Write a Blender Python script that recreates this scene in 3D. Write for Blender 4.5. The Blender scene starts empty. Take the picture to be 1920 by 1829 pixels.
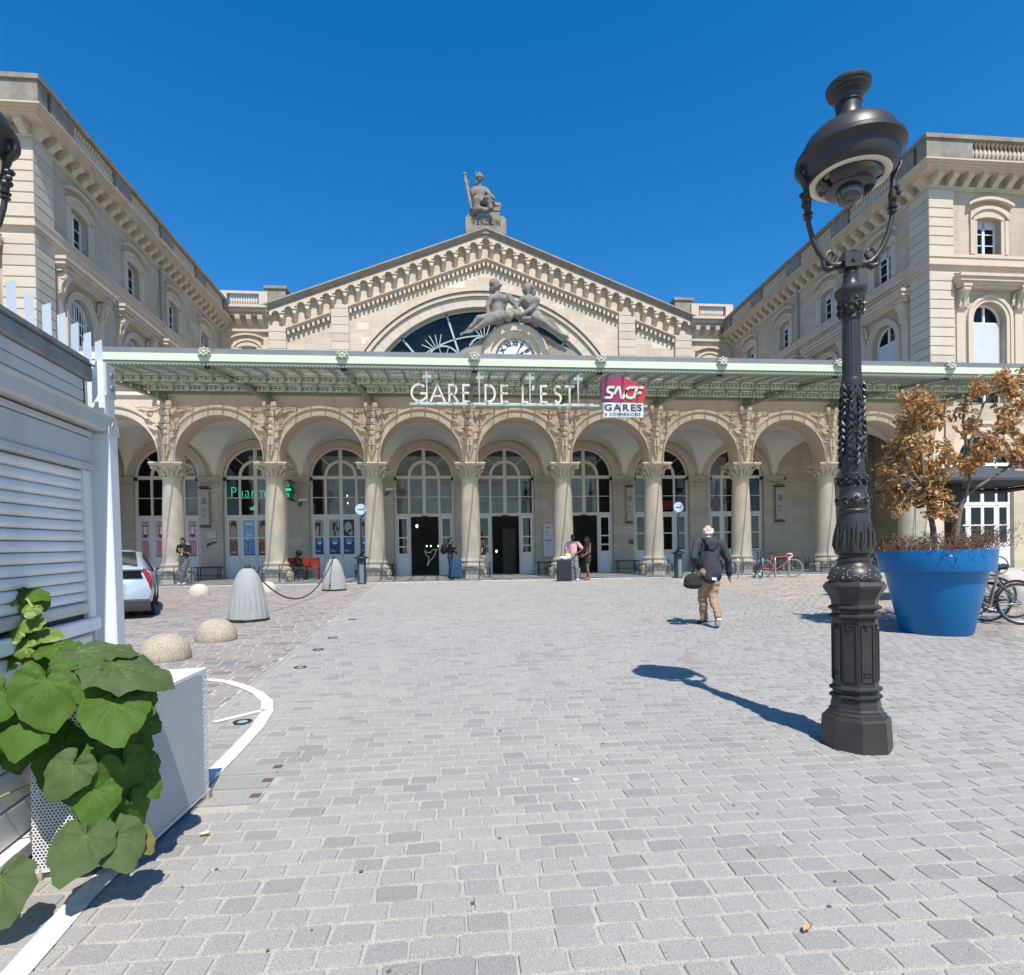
import bpy, bmesh, math, random
from math import sin, cos, pi, radians, sqrt, atan2, hypot
from mathutils import Vector, Matrix, noise as mnoise
random.seed(11)
SC = bpy.context.scene
COL = SC.collection
SL = 0.0411                       # the square rises gently towards the station

def gz(y):
    return SL * min(max(y, -60.0), 23.0)

# ------------------------------------------------------------------ camera
def make_camera():
    f, cyp, yaw, pitch, roll = 1116.94, 1074.0, 0.098790, -0.008213, -0.016815
    W, Hh = 1920.0, 1829.0
    cy, sy, cp, sp = cos(yaw), sin(yaw), cos(pitch), sin(pitch)
    F = Vector((sy * cp, cy * cp, sp)); R = Vector((cy, -sy, 0)); U = R.cross(F)
    c, s = cos(roll), sin(roll)
    R, U = c * R + s * U, -s * R + c * U
    cd = bpy.data.cameras.new('camera'); co = bpy.data.objects.new('camera', cd); COL.objects.link(co)
    cd.sensor_fit = 'HORIZONTAL'; cd.sensor_width = 36.0
    cd.lens = f / W * 36.0
    cd.shift_x = 0.0
    cd.shift_y = (cyp - Hh / 2) / W
    cd.clip_start = 0.05; cd.clip_end = 2000
    m = Matrix((R, U, -F)).transposed().to_4x4(); m.translation = (0, 0, 1.45)
    co.matrix_world = m
    SC.camera = co
make_camera()

# ------------------------------------------------------------------ light
SUN_DIR = Vector((0.105, -0.522, 0.846)).normalized()
world = bpy.data.worlds.new('World'); SC.world = world; world.use_nodes = True
wn = world.node_tree.nodes; wl = world.node_tree.links
bg = wn['Background']; bg.inputs[1].default_value = 0.128
sky = wn.new('ShaderNodeTexSky'); sky.sky_type = 'NISHITA'; sky.sun_disc = False
sky.sun_elevation = math.asin(SUN_DIR.z); sky.sun_rotation = atan2(SUN_DIR.x, SUN_DIR.y)
sky.altitude = 100; sky.air_density = 1.0; sky.dust_density = 0.25; sky.ozone_density = 3.0
hs = wn.new('ShaderNodeHueSaturation'); hs.inputs['Saturation'].default_value = 1.40; hs.inputs['Value'].default_value = 1.0
wl.new(sky.outputs[0], hs.inputs['Color']); wl.new(hs.outputs[0], bg.inputs[0])
sd = bpy.data.lights.new('sun', 'SUN'); sd.energy = 4.6; sd.angle = radians(0.53); sd.color = (1.0, 0.955, 0.88)
so = bpy.data.objects.new('sun', sd); COL.objects.link(so)
so.rotation_euler = SUN_DIR.to_track_quat('Z', 'Y').to_euler(); so.location = (5, -20, 40)
vs = SC.view_settings
SC.display_settings.display_device = 'sRGB'
vs.view_transform = 'Standard'; vs.look = 'None'; vs.exposure = 0.56; vs.gamma = 1.0; vs.use_curve_mapping = False
SC.cycles.max_bounces = 8; SC.cycles.transparent_max_bounces = 16

# ------------------------------------------------------------------ materials
MATS = {}
def pm(name, col, rough=0.7, metal=0.0, spec=0.4, var=0.0, vs=3.0, streak=0.0, speck=0.0, ss=90.0, rnd=0.0, isl=0.0,
       bump=0.0, bs=30.0, bd=0.01, ashlar=None, trans=0.0, emit=0.0, col2=None, tint=None, coat=0.0):
    """procedural principled material; every factor is a colour or relief that belongs to the thing itself"""
    if name in MATS: return MATS[name]
    m = bpy.data.materials.new(name); m.use_nodes = True
    nt = m.node_tree; N = nt.nodes; L = nt.links
    b = N['Principled BSDF']
    b.inputs['Roughness'].default_value = rough; b.inputs['Metallic'].default_value = metal
    b.inputs['Specular IOR Level'].default_value = spec
    if coat: b.inputs['Coat Weight'].default_value = coat; b.inputs['Coat Roughness'].default_value = 0.08
    geo = N.new('ShaderNodeNewGeometry')
    pos = geo.outputs['Position']
    def mix(fac, a, bcol, mode='MIX'):
        x = N.new('ShaderNodeMix'); x.data_type = 'RGBA'; x.blend_type = mode; x.clamp_factor = True
        for sock, v in ((x.inputs[0], fac), (x.inputs[6], a), (x.inputs[7], bcol)):
            if hasattr(v, 'is_linked'): L.new(v, sock)
            elif isinstance(v, (int, float)): sock.default_value = v
            else: sock.default_value = (*v[:3], 1)
        return x.outputs[2]
    def noise(scale, det=4, vec=pos, rgh=0.6):
        n = N.new('ShaderNodeTexNoise'); n.inputs['Scale'].default_value = scale; n.inputs['Detail'].default_value = det
        n.inputs['Roughness'].default_value = rgh; L.new(vec, n.inputs['Vector']); return n.outputs[0]
    def ramp(v, a, bb):
        r = N.new('ShaderNodeMapRange'); r.inputs[1].default_value = a; r.inputs[2].default_value = bb
        L.new(v, r.inputs[0]); return r.outputs[0]
    def vscale(v):
        x = N.new('ShaderNodeVectorMath'); x.operation = 'MULTIPLY'; x.inputs[1].default_value = v; L.new(pos, x.inputs[0]); return x.outputs[0]
    c = tuple(col)
    cur = c
    c2 = col2 or tuple(k * 0.55 for k in c)
    if var > 0:
        f = ramp(noise(vs, 6), 0.35, 0.75)
        mm = N.new('ShaderNodeMath'); mm.operation = 'MULTIPLY'; mm.inputs[1].default_value = var; L.new(f, mm.inputs[0])
        cur = mix(mm.outputs[0], cur, c2)
    if ashlar:
        w, h, mort = ashlar
        sx = N.new('ShaderNodeSeparateXYZ'); L.new(pos, sx.inputs[0])
        ad = N.new('ShaderNodeMath'); ad.operation = 'ADD'; L.new(sx.outputs[0], ad.inputs[0]); L.new(sx.outputs[1], ad.inputs[1])
        cb = N.new('ShaderNodeCombineXYZ'); L.new(ad.outputs[0], cb.inputs[0]); L.new(sx.outputs[2], cb.inputs[1])
        br = N.new('ShaderNodeTexBrick'); L.new(cb.outputs[0], br.inputs['Vector'])
        br.inputs['Scale'].default_value = 1.0; br.inputs['Brick Width'].default_value = w; br.inputs['Row Height'].default_value = h
        br.inputs['Mortar Size'].default_value = mort; br.inputs['Mortar Smooth'].default_value = 0.3
        br.inputs['Color1'].default_value = (1, 1, 1, 1); br.inputs['Color2'].default_value = (0.86, 0.84, 0.80, 1); br.inputs['Mortar'].default_value = (0.66, 0.62, 0.56, 1)
        cur = mix(1.0, cur, br.outputs[0], 'MULTIPLY')
    if streak > 0:
        f = ramp(noise(1.0, 5, vscale((2.2, 2.2, 0.22))), 0.48, 0.80)
        mm = N.new('ShaderNodeMath'); mm.operation = 'MULTIPLY'; mm.inputs[1].default_value = streak; L.new(f, mm.inputs[0])
        cur = mix(mm.outputs[0], cur, tuple(k * 0.35 for k in c))
    if speck > 0:
        f = ramp(noise(ss, 2, rgh=0.5), 0.36, 0.66)
        mm = N.new('ShaderNodeMath'); mm.operation = 'MULTIPLY_ADD'; mm.inputs[1].default_value = 2 * speck; mm.inputs[2].default_value = 1 - speck
        L.new(f, mm.inputs[0])
        cc = N.new('ShaderNodeCombineXYZ')
        for i in range(3): L.new(mm.outputs[0], cc.inputs[i])
        cur = mix(1.0, cur, cc.outputs[0], 'MULTIPLY')
    for amt, src in ((rnd, 'o'), (isl, 'i')):
        if amt > 0:
            if src == 'o': r = N.new('ShaderNodeObjectInfo').outputs['Random']
            else: r = geo.outputs['Random Per Island']
            cr = N.new('ShaderNodeValToRGB'); L.new(r, cr.inputs[0])
            e = cr.color_ramp.elements
            lo = 1 - amt
            e[0].position = 0.0; e[0].color = (lo, lo * 1.0, lo * 1.03, 1)
            e[1].position = 1.0; e[1].color = (1 + amt * .35, 1 + amt * .33, 1 + amt * .28, 1)
            x = e.new(0.22); x.color = (1 - amt * .25, 1 - amt * .22, 1 - amt * .18, 1)
            if tint:
                x = e.new(0.6); x.color = (*tint, 1)
            cur = mix(1.0, cur, cr.outputs[0], 'MULTIPLY')
    if isinstance(cur, tuple): b.inputs['Base Color'].default_value = (*cur[:3], 1)
    else: L.new(cur, b.inputs['Base Color'])
    if bump > 0:
        bn = N.new('ShaderNodeBump'); bn.inputs['Strength'].default_value = bump; bn.inputs['Distance'].default_value = bd
        L.new(noise(bs, 5), bn.inputs['Height']); L.new(bn.outputs[0], b.inputs['Normal'])
    if emit > 0:
        b.inputs['Emission Color'].default_value = (*c[:3], 1); b.inputs['Emission Strength'].default_value = emit
    if trans > 0:
        # leaves: light passes through the blade
        ts = N.new('ShaderNodeBsdfTranslucent'); ms = N.new('ShaderNodeMixShader'); ms.inputs[0].default_value = trans
        if isinstance(cur, tuple): ts.inputs[0].default_value = (*cur[:3], 1)
        else: L.new(cur, ts.inputs[0])
        out = N['Material Output']
        L.new(b.outputs[0], ms.inputs[1]); L.new(ts.outputs[0], ms.inputs[2]); L.new(ms.outputs[0], out.inputs[0])
    MATS[name] = m
    return m

def glass_mat(name, tint=(0.9, 0.95, 0.95), clear=0.8, dirt=(0.3, 0.33, 0.3), fres=1.45, dscale=2.0):
    if name in MATS: return MATS[name]
    m = bpy.data.materials.new(name); m.use_nodes = True
    N = m.node_tree.nodes; L = m.node_tree.links
    for n in list(N):
        if n.type == 'BSDF_PRINCIPLED': N.remove(n)
    out = N['Material Output']
    tr = N.new('ShaderNodeBsdfTransparent'); tr.inputs[0].default_value = (*tint, 1)
    df = N.new('ShaderNodeBsdfDiffuse'); df.inputs[0].default_value = (*dirt, 1)
    tl = N.new('ShaderNodeBsdfTranslucent'); tl.inputs[0].default_value = (*dirt, 1)
    a1 = N.new('ShaderNodeMixShader'); a1.inputs[0].default_value = 0.72; L.new(df.outputs[0], a1.inputs[1]); L.new(tl.outputs[0], a1.inputs[2])
    mx = N.new('ShaderNodeMixShader')
    geo = N.new('ShaderNodeNewGeometry'); n = N.new('ShaderNodeTexNoise'); n.inputs['Scale'].default_value = dscale; n.inputs['Detail'].default_value = 6
    L.new(geo.outputs['Position'], n.inputs['Vector'])
    mr = N.new('ShaderNodeMapRange'); mr.inputs[1].default_value = 0.3; mr.inputs[2].default_value = 0.75
    mr.inputs[3].default_value = (1 - clear) * 0.5; mr.inputs[4].default_value = min(1, (1 - clear) * 1.6)
    L.new(n.outputs[0], mr.inputs[0]); L.new(mr.outputs[0], mx.inputs[0])
    L.new(tr.outputs[0], mx.inputs[1]); L.new(a1.outputs[0], mx.inputs[2])
    gl = N.new('ShaderNodeBsdfGlossy'); gl.inputs['Roughness'].default_value = 0.01
    fr = N.new('ShaderNodeFresnel'); fr.inputs[0].default_value = fres
    m2 = N.new('ShaderNodeMixShader'); L.new(fr.outputs[0], m2.inputs[0]); L.new(mx.outputs[0], m2.inputs[1]); L.new(gl.outputs[0], m2.inputs[2])
    L.new(m2.outputs[0], out.inputs[0])
    MATS[name] = m
    return m

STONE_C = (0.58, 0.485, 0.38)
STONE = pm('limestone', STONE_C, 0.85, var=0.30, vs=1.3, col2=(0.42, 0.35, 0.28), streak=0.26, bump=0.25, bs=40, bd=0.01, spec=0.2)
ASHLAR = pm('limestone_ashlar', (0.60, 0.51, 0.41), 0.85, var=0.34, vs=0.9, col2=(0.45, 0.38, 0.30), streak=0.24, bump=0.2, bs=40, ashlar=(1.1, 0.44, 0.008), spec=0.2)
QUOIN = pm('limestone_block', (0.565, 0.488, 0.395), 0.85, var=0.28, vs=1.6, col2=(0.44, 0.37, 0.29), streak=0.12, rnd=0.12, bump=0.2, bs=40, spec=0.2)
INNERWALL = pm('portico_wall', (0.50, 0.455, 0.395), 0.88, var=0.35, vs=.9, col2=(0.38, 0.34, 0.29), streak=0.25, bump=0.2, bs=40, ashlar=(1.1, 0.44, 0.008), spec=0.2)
SOOTSTONE = pm('sooty_limestone', (0.36, 0.305, 0.245), 0.88, var=0.6, vs=1.4, col2=(0.22, 0.19, 0.16), streak=0.3, spec=0.2)
DARKSTONE = pm('weathered_stone', (0.30, 0.265, 0.22), 0.9, var=0.7, vs=1.8, col2=(0.13, 0.12, 0.105), streak=0.4, bump=0.3, bs=25, spec=0.2)
STATUE = pm('statue_stone', (0.255, 0.235, 0.205), 0.9, var=0.9, vs=2.6, col2=(0.12, 0.11, 0.10), bump=0.3, bs=45, spec=0.2)
PLASTER = pm('vault_plaster', (0.74, 0.715, 0.68), 0.9, var=0.25, vs=0.7, col2=(0.58, 0.555, 0.525), spec=0.2)
WHITE = pm('white_paint', (0.72, 0.72, 0.71), 0.45, var=0.15, vs=3, col2=(0.52, 0.52, 0.5))
CREAM = pm('cream_joinery', (0.64, 0.625, 0.59), 0.5, var=0.2, vs=3, col2=(0.44, 0.42, 0.39))
PALEBLUE = pm('pale_blue_grey_paint', (0.62, 0.66, 0.69), 0.5, var=0.2, vs=2, col2=(0.42, 0.45, 0.48))
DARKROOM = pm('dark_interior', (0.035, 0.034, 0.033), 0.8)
IRON = pm('cast_iron_paint', (0.030, 0.027, 0.027), 0.40, spec=0.4, var=0.4, vs=9, col2=(0.060, 0.053, 0.050), bump=0.12, bs=120, bd=0.004)
BLACKIRON = pm('black_iron', (0.025, 0.025, 0.027), 0.5)
BLACK = pm('black_matt', (0.018, 0.018, 0.019), 0.6)
RUBBER = pm('rubber', (0.02, 0.02, 0.02), 0.8)
STEEL = pm('galvanised_steel', (0.45, 0.46, 0.47), 0.38, metal=0.85, var=0.2, vs=6)
ZINC = pm('zinc', (0.19, 0.205, 0.215), 0.55, metal=0.2, var=0.35, vs=2, streak=0.2)
GREEN = pm('canopy_green', (0.215, 0.245, 0.19), 0.5, var=0.4, vs=4, col2=(0.14, 0.16, 0.12))
PALEGREEN = pm('pale_green_paint', (0.56, 0.61, 0.46), 0.5, var=0.2, vs=3, col2=(0.46, 0.50, 0.38))
GLASS = glass_mat('window_glass', (0.62, 0.66, 0.68), 0.97, (0.1, 0.1, 0.1), 1.5)
ROOFGLASS = glass_mat('canopy_glass', (0.94, 0.955, 0.935), 0.74, (0.70, 0.745, 0.68), 1.45, 3.0)

# ------------------------------------------------------------------ mesh builder
class M:
    def __init__(s): s.v = []; s.f = []; s.mi = []; s.k = 0; s.T = None
    def add(s, vs, fs):
        o = len(s.v)
        if s.T is not None: vs = [tuple(s.T @ Vector(p)) for p in vs]
        s.v.extend(vs); s.f.extend([tuple(i + o for i in f) for f in fs]); s.mi.extend([s.k] * len(fs)); return s
    def box(s, x0, x1, y0, y1, z0, z1):
        return s.add([(x0, y0, z0), (x1, y0, z0), (x1, y1, z0), (x0, y1, z0), (x0, y0, z1), (x1, y0, z1), (x1, y1, z1), (x0, y1, z1)],
                     [(0, 3, 2, 1), (4, 5, 6, 7), (0, 1, 5, 4), (1, 2, 6, 5), (2, 3, 7, 6), (3, 0, 4, 7)])
    def cbox(s, x0, x1, y0, y1, z0, z1, c):
        """box with a chamfer on the four front (-y) edges"""
        vs = [(x0 + c, y0, z0 + c), (x1 - c, y0, z0 + c), (x1 - c, y0, z1 - c), (x0 + c, y0, z1 - c),
              (x0, y0 + c, z0), (x1, y0 + c, z0), (x1, y0 + c, z1), (x0, y0 + c, z1),
              (x0, y1, z0), (x1, y1, z0), (x1, y1, z1), (x0, y1, z1)]
        fs = [(0, 1, 2, 3)]
        for i in range(4):
            j = (i + 1) % 4
            fs += [(i, i + 4, j + 4, j), (i + 4, i + 8, j + 8, j + 4)]
        return s.add(vs, fs)
    def prism(s, pts, a, b, pl='xz'):
        """closed polygon pts (CCW) extruded from a to b along the plane's normal"""
        n = len(pts)
        if pl == 'xz': V = [(p[0], a, p[1]) for p in pts] + [(p[0], b, p[1]) for p in pts]
        elif pl == 'yz': V = [(a, p[0], p[1]) for p in pts] + [(b, p[0], p[1]) for p in pts]
        else: V = [(p[0], p[1], a) for p in pts] + [(p[0], p[1], b) for p in pts]
        F = [tuple(range(n)), tuple(range(2 * n - 1, n - 1, -1))]
        F += [(i, n + i, n + (i + 1) % n, (i + 1) % n) for i in range(n)]
        return s.add(V, F)
    def lathe(s, prof, c=(0, 0, 0), n=24, a0=0.0, sx=1.0, sy=1.0, flute=None):
        V = []; F = []
        k = len(prof)
        for i in range(n):
            a = a0 + 2 * pi * i / n
            for (r, z) in prof:
                rr = r
                if flute: rr = r * (1 - flute * (i % 2))
                V.append((c[0] + rr * cos(a) * sx, c[1] + rr * sin(a) * sy, c[2] + z))
        for i in range(n):
            j = (i + 1) % n
            for t in range(k - 1):
                F.append((i * k + t, j * k + t, j * k + t + 1, i * k + t + 1))
        if prof[0][0] > 1e-4: F.append(tuple(i * k for i in range(n))[::-1])
        if prof[-1][0] > 1e-4: F.append(tuple(i * k + k - 1 for i in range(n)))
        return s.add(V, F)
    def tube(s, pts, r, n=8, closed=False, flat=None):
        """tube along pts; r a number or one radius per point; flat=(vector, factor) squashes it"""
        P = [Vector(p) for p in pts]; m = len(P)
        R = r if isinstance(r, (list, tuple)) else [r] * m
        V = []; F = []
        up = Vector((0.013, 0.02, 1)).normalized(); last = None
        for i in range(m):
            if closed: t = (P[(i + 1) % m] - P[i - 1])
            else: t = P[min(i + 1, m - 1)] - P[max(i - 1, 0)]
            if t.length < 1e-9: t = Vector((0, 0, 1))
            t.normalize()
            if last is None:
                u = up if abs(t.dot(up)) < 0.9 else Vector((1, 0.01, 0.02)).normalized()
                a = t.cross(u).normalized()
            else:
                a = (last - t * last.dot(t))
                a = a.normalized() if a.length > 1e-6 else t.orthogonal().normalized()
            last = a; b = t.cross(a)
            for k in range(n):
                q = 2 * pi * k / n
                d = a * cos(q) + b * sin(q)
                if flat: fv = Vector(flat[0]); d = d - fv * d.dot(fv) * (1 - flat[1])
                V.append(tuple(P[i] + d * R[i]))
        for i in range(m if closed else m - 1):
            j = (i + 1) % m
            for k in range(n):
                l = (k + 1) % n
                F.append((i * n + k, i * n + l, j * n + l, j * n + k))
        if not closed:
            F.append(tuple(range(n))[::-1]); F.append(tuple((m - 1) * n + k for k in range(n)))
        return s.add(V, F)
    def ball(s, c, r, nu=12, nv=8):
        rx, ry, rz = (r, r, r) if isinstance(r, (int, float)) else r
        V = [(c[0], c[1], c[2] - rz)]; F = []
        for j in range(1, nv):
            t = -pi / 2 + pi * j / nv
            for i in range(nu):
                a = 2 * pi * i / nu
                V.append((c[0] + rx * cos(t) * cos(a), c[1] + ry * cos(t) * sin(a), c[2] + rz * sin(t)))
        V.append((c[0], c[1], c[2] + rz))
        for i in range(nu):
            k = (i + 1) % nu
            F.append((0, 1 + k, 1 + i))
            for j in range(nv - 2): F.append((1 + j * nu + i, 1 + j * nu + k, 1 + (j + 1) * nu + k, 1 + (j + 1) * nu + i))
            F.append((1 + (nv - 2) * nu + i, 1 + (nv - 2) * nu + k, len(V) - 1))
        return s.add(V, F)
    def ring(s, cx, cz, r0, r1, a0, a1, y0, y1, n=24, kz=1.0):
        """arc band in the xz plane between radii r0<r1, from y0 to y1"""
        V = []; F = []
        for i in range(n + 1):
            a = a0 + (a1 - a0) * i / n
            for (r, y) in ((r0, y0), (r1, y0), (r1, y1), (r0, y1)): V.append((cx + r * cos(a), y, cz + r * kz * sin(a)))
        for i in range(n):
            for k in range(4):
                l = (k + 1) % 4
                F.append((i * 4 + k, i * 4 + l, i * 4 + 4 + l, i * 4 + 4 + k))
        if abs(a1 - a0) < 2 * pi - 1e-3: F += [(3, 2, 1, 0), (n * 4, n * 4 + 1, n * 4 + 2, n * 4 + 3)]
        return s.add(V, F)
    def ribbon(s, pts, w, y0, y1, closed=False):
        """flat stroke of width w along pts (x,z), from y0 to y1"""
        P = [Vector((p[0], p[1])) for p in pts]; n = len(P); V = []; F = []
        for i in range(n):
            a = P[i] - P[i - 1] if (i > 0 or closed) else P[1] - P[0]
            b = P[(i + 1) % n] - P[i] if (i < n - 1 or closed) else a
            a = a.normalized(); b = b.normalized()
            t = (a + b); t = t.normalized() if t.length > 1e-6 else a
            nn = Vector((-t.y, t.x)); k = w / 2 / max(0.45, nn.dot(Vector((-a.y, a.x))))
            for sg in (1, -1):
                q = P[i] + nn * k * sg
                V += [(q.x, y0, q.y), (q.x, y1, q.y)]
        m = n if closed else n - 1
        for i in range(m):
            o = i * 4; p = ((i + 1) % n) * 4
            F += [(o, p, p + 2, o + 2), (o + 1, o + 3, p + 3, p + 1), (o, o + 1, p + 1, p), (o + 2, p + 2, p + 3, o + 3)]
        if not closed:
            e = (n - 1) * 4
            F += [(0, 2, 3, 1), (e, e + 1, e + 3, e + 2)]
        return s.add(V, F)
    def opening(s, x0, x1, z0, z1, xa, xb, zb, top, y0, y1, n=20):
        """wall panel x0..x1, z0..z1, y0(front)..y1 with an opening xa..xb from zb up to top(x)"""
        if xa > x0: s.box(x0, xa, y0, y1, z0, z1)
        if x1 > xb: s.box(xb, x1, y0, y1, z0, z1)
        if zb > z0: s.box(xa, xb, y0, y1, z0, zb)
        V = []; F = []
        for i in range(n + 1):
            x = xa + (xb - xa) * (0.5 - 0.5 * cos(pi * i / n)); t = top(x)
            V += [(x, y0, t), (x, y0, z1), (x, y1, t), (x, y1, z1)]
        for i in range(n):
            o = i * 4
            F += [(o, o + 4, o + 5, o + 1), (o + 2, o + 3, o + 7, o + 6), (o, o + 2, o + 6, o + 4), (o + 1, o + 5, o + 7, o + 3)]
        return s.add(V, F)
    def grid(s, fn, nu, nv):
        V = [fn(i / nu, j / nv) for j in range(nv + 1) for i in range(nu + 1)]
        F = [(j * (nu + 1) + i, j * (nu + 1) + i + 1, (j + 1) * (nu + 1) + i + 1, (j + 1) * (nu + 1) + i) for j in range(nv) for i in range(nu)]
        return s.add(V, F)

WOFF = {}
def off_of(o):
    return WOFF.get(o.name, Vector((0, 0, 0))) if o else Vector((0, 0, 0))

def me_of(name, m, mats, smooth=35):
    me = bpy.data.meshes.new(name)
    me.from_pydata(m.v, [], m.f)
    for k in (mats if isinstance(mats, (list, tuple)) else [mats]): me.materials.append(k)
    if isinstance(mats, (list, tuple)) and len(mats) > 1: me.polygons.foreach_set('material_index', m.mi)
    if smooth:
        me.polygons.foreach_set('use_smooth', [True] * len(me.polygons))
        me.set_sharp_from_angle(angle=radians(smooth))
    me.update()
    return me

def link(name, data, parent=None, loc=None, rot=None):
    o = bpy.data.objects.new(name, data); COL.objects.link(o)
    if parent is not None: o.parent = parent
    if loc is not None: o.location = loc
    if rot is not None: o.rotation_euler = rot
    return o

def props(o, label=None, cat=None, group=None, kind=None):
    if label: o['label'] = label
    if cat: o['category'] = cat
    if group: o['group'] = group
    if kind: o['kind'] = kind
    return o

def ob(name, m, mats, parent=None, smooth=35, label=None, cat=None, group=None, kind=None, W=False, loc=None, rot=None):
    """one mesh object; W: m is in world coordinates and the parent sits at an offset"""
    if W and parent is not None:
        w = off_of(parent)
        m.v = [(p[0] - w.x, p[1] - w.y, p[2] - w.z) for p in m.v]
    o = link(name, me_of(name, m, mats, smooth), parent, loc, rot)
    if parent is not None: WOFF[o.name] = off_of(parent)
    return props(o, label, cat, group, kind)

def thing(name, label, cat, loc=(0, 0, 0), rot=(0, 0, 0), group=None):
    o = link(name, None, None, loc, rot if isinstance(rot, (tuple, list)) else (0, 0, rot))
    o.empty_display_size = 0.2
    WOFF[o.name] = Vector(loc)
    return props(o, label, cat, group)

def dup(o, parent=None, loc=None, rot=None, label=None):
    c = o.copy(); COL.objects.link(c)
    if parent is not None: c.parent = parent
    if loc is not None: c.location = loc
    if rot is not None: c.rotation_euler = rot
    if label: c['label'] = label
    for ch in list(o.children): dup(ch, c)
    return c

def arc(cx, cz, r, a0, a1, n, kz=1.0):
    return [(cx + r * cos(a0 + (a1 - a0) * i / n), cz + r * kz * sin(a0 + (a1 - a0) * i / n)) for i in range(n + 1)]

def jitter(m, amt, sc=3.0):
    """uneven surface: push vertices by smooth noise"""
    out = []
    for p in m.v:
        q = mnoise.noise_vector(Vector(p) * sc)
        out.append((p[0] + q.x * amt, p[1] + q.y * amt, p[2] + q.z * amt))
    m.v = out
    return m

_fc = {}
def text_m(body, h, depth, bold=0.0, shear=0.0, spacing=1.0):
    """mesh builder of a word in the xz plane (reads from -y), lower left at the origin, capital height h"""
    cu = bpy.data.curves.new('t', 'FONT'); cu.body = body; cu.size = h / 0.70; cu.extrude = depth / 2; cu.offset = bold
    cu.shear = shear; cu.space_character = spacing; cu.resolution_u = 3
    o = bpy.data.objects.new('t', cu); SCR.collection.objects.link(o)
    SCR.view_layers[0].update()
    me = bpy.data.meshes.new_from_object(o.evaluated_get(SCR.view_layers[0].depsgraph))
    m = M()
    vs = [v.co.copy() for v in me.vertices]
    if vs:
        x0 = min(v.x for v in vs); z0 = min(v.y for v in vs)
        m.add([(v.x - x0, -v.z, v.y - z0) for v in vs], [tuple(p.vertices) for p in me.polygons])
    bpy.data.objects.remove(o); bpy.data.curves.remove(cu); bpy.data.meshes.remove(me)
    return m
SCR = bpy.data.scenes.new('scratch')

def fit(m, x0, x1, z0, z1, y=0.0):
    xs = [p[0] for p in m.v]; zs = [p[2] for p in m.v]
    a, b, c, d = min(xs), max(xs), min(zs), max(zs)
    m.v = [(x0 + (p[0] - a) / (b - a) * (x1 - x0), p[1] + y, z0 + (p[2] - c) / (d - c) * (z1 - z0)) for p in m.v]
    return m

def blob(prims, vox=0.02, smooth=4, fold=0.0, fsc=(9, 9, 3)):
    """union of tapered limbs / ellipsoids as ONE continuous surface -> mesh builder.
    prims: ('c', p0, r0, p1, r1 [,flat vector, factor])  or ('e', centre, (rx,ry,rz) [, rotation euler])"""
    m = M()
    for p in prims:
        if p[0] == 'c':
            a, r0, b, r1 = Vector(p[1]), p[2], Vector(p[3]), p[4]
            fl = (p[5], p[6]) if len(p) > 5 else None
            d = (b - a); L = d.length; d = d / max(L, 1e-6)
            pts = []; rs = []
            for t in (0.05, 0.35, 0.7, 0.92): pts.append(a - d * r0 * (1 - t)); rs.append(r0 * sqrt(max(0.02, 1 - (1 - t) ** 2)))
            k = 5
            for i in range(k + 1): pts.append(a + (b - a) * i / k); rs.append(r0 + (r1 - r0) * i / k)
            for t in (0.92, 0.7, 0.35, 0.05): pts.append(b + d * r1 * (1 - t)); rs.append(r1 * sqrt(max(0.02, 1 - (1 - t) ** 2)))
            m.tube(pts, rs, 12, flat=fl)
        else:
            q = M(); q.ball((0, 0, 0), p[2], 14, 10)
            R = Matrix.Identity(4)
            if len(p) > 3:
                from mathutils import Euler
                R = Euler(p[3]).to_matrix().to_4x4()
            q.v = [tuple(R @ Vector(x) + Vector(p[1])) for x in q.v]
            m.add(q.v, q.f)
    me = bpy.data.meshes.new('b'); me.from_pydata(m.v, [], m.f)
    o = bpy.data.objects.new('b', me); SCR.collection.objects.link(o)
    r = o.modifiers.new('r', 'REMESH'); r.mode = 'VOXEL'; r.voxel_size = vox
    if smooth:
        s = o.modifiers.new('s', 'SMOOTH'); s.iterations = smooth; s.factor = 0.5
    SCR.view_layers[0].update()
    e = bpy.data.meshes.new_from_object(o.evaluated_get(SCR.view_layers[0].depsgraph))
    out = M()
    vs = []
    for v in e.vertices:
        c = v.co.copy()
        if fold: c += v.normal * fold * mnoise.noise(Vector((c.x * fsc[0], c.y * fsc[1], c.z * fsc[2])))
        vs.append(tuple(c))
    out.add(vs, [tuple(p.vertices) for p in e.polygons])
    bpy.data.objects.remove(o); bpy.data.meshes.remove(me); bpy.data.meshes.remove(e)
    return out
# ------------------------------------------------------------------ ground, paving, markings
GROUNDM = pm('asphalt', (0.16, 0.155, 0.15), 0.9, var=0.4, vs=2, speck=0.25, ss=150)
BEDC = pm('pale_joint', (0.47, 0.44, 0.40), 0.95, var=0.4, vs=5, col2=(0.34, 0.31, 0.28), speck=0.3, ss=220)
BEDM = pm('joint_sand', (0.37, 0.34, 0.30), 0.95, var=0.45, vs=5, col2=(0.30, 0.27, 0.24), speck=0.3, ss=220, bump=0.5, bs=160, bd=0.003)
GR = dict(rough=0.82, var=0.42, vs=.75, col2=(0.225, 0.215, 0.205), speck=0.36, ss=300, bump=0.45, bs=230, bd=0.003, spec=0.3)
GRANITE = pm('granite_paver', (0.302, 0.287, 0.266), rnd=0.19, **GR)
GRANITE_I = pm('granite_paver_field', (0.302, 0.287, 0.266), isl=0.19, **GR)
ST = dict(rough=0.85, var=0.3, vs=1.0, col2=(0.20, 0.175, 0.16), speck=0.22, ss=200, bump=0.4, bs=150, bd=0.004, spec=0.25)
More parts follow.
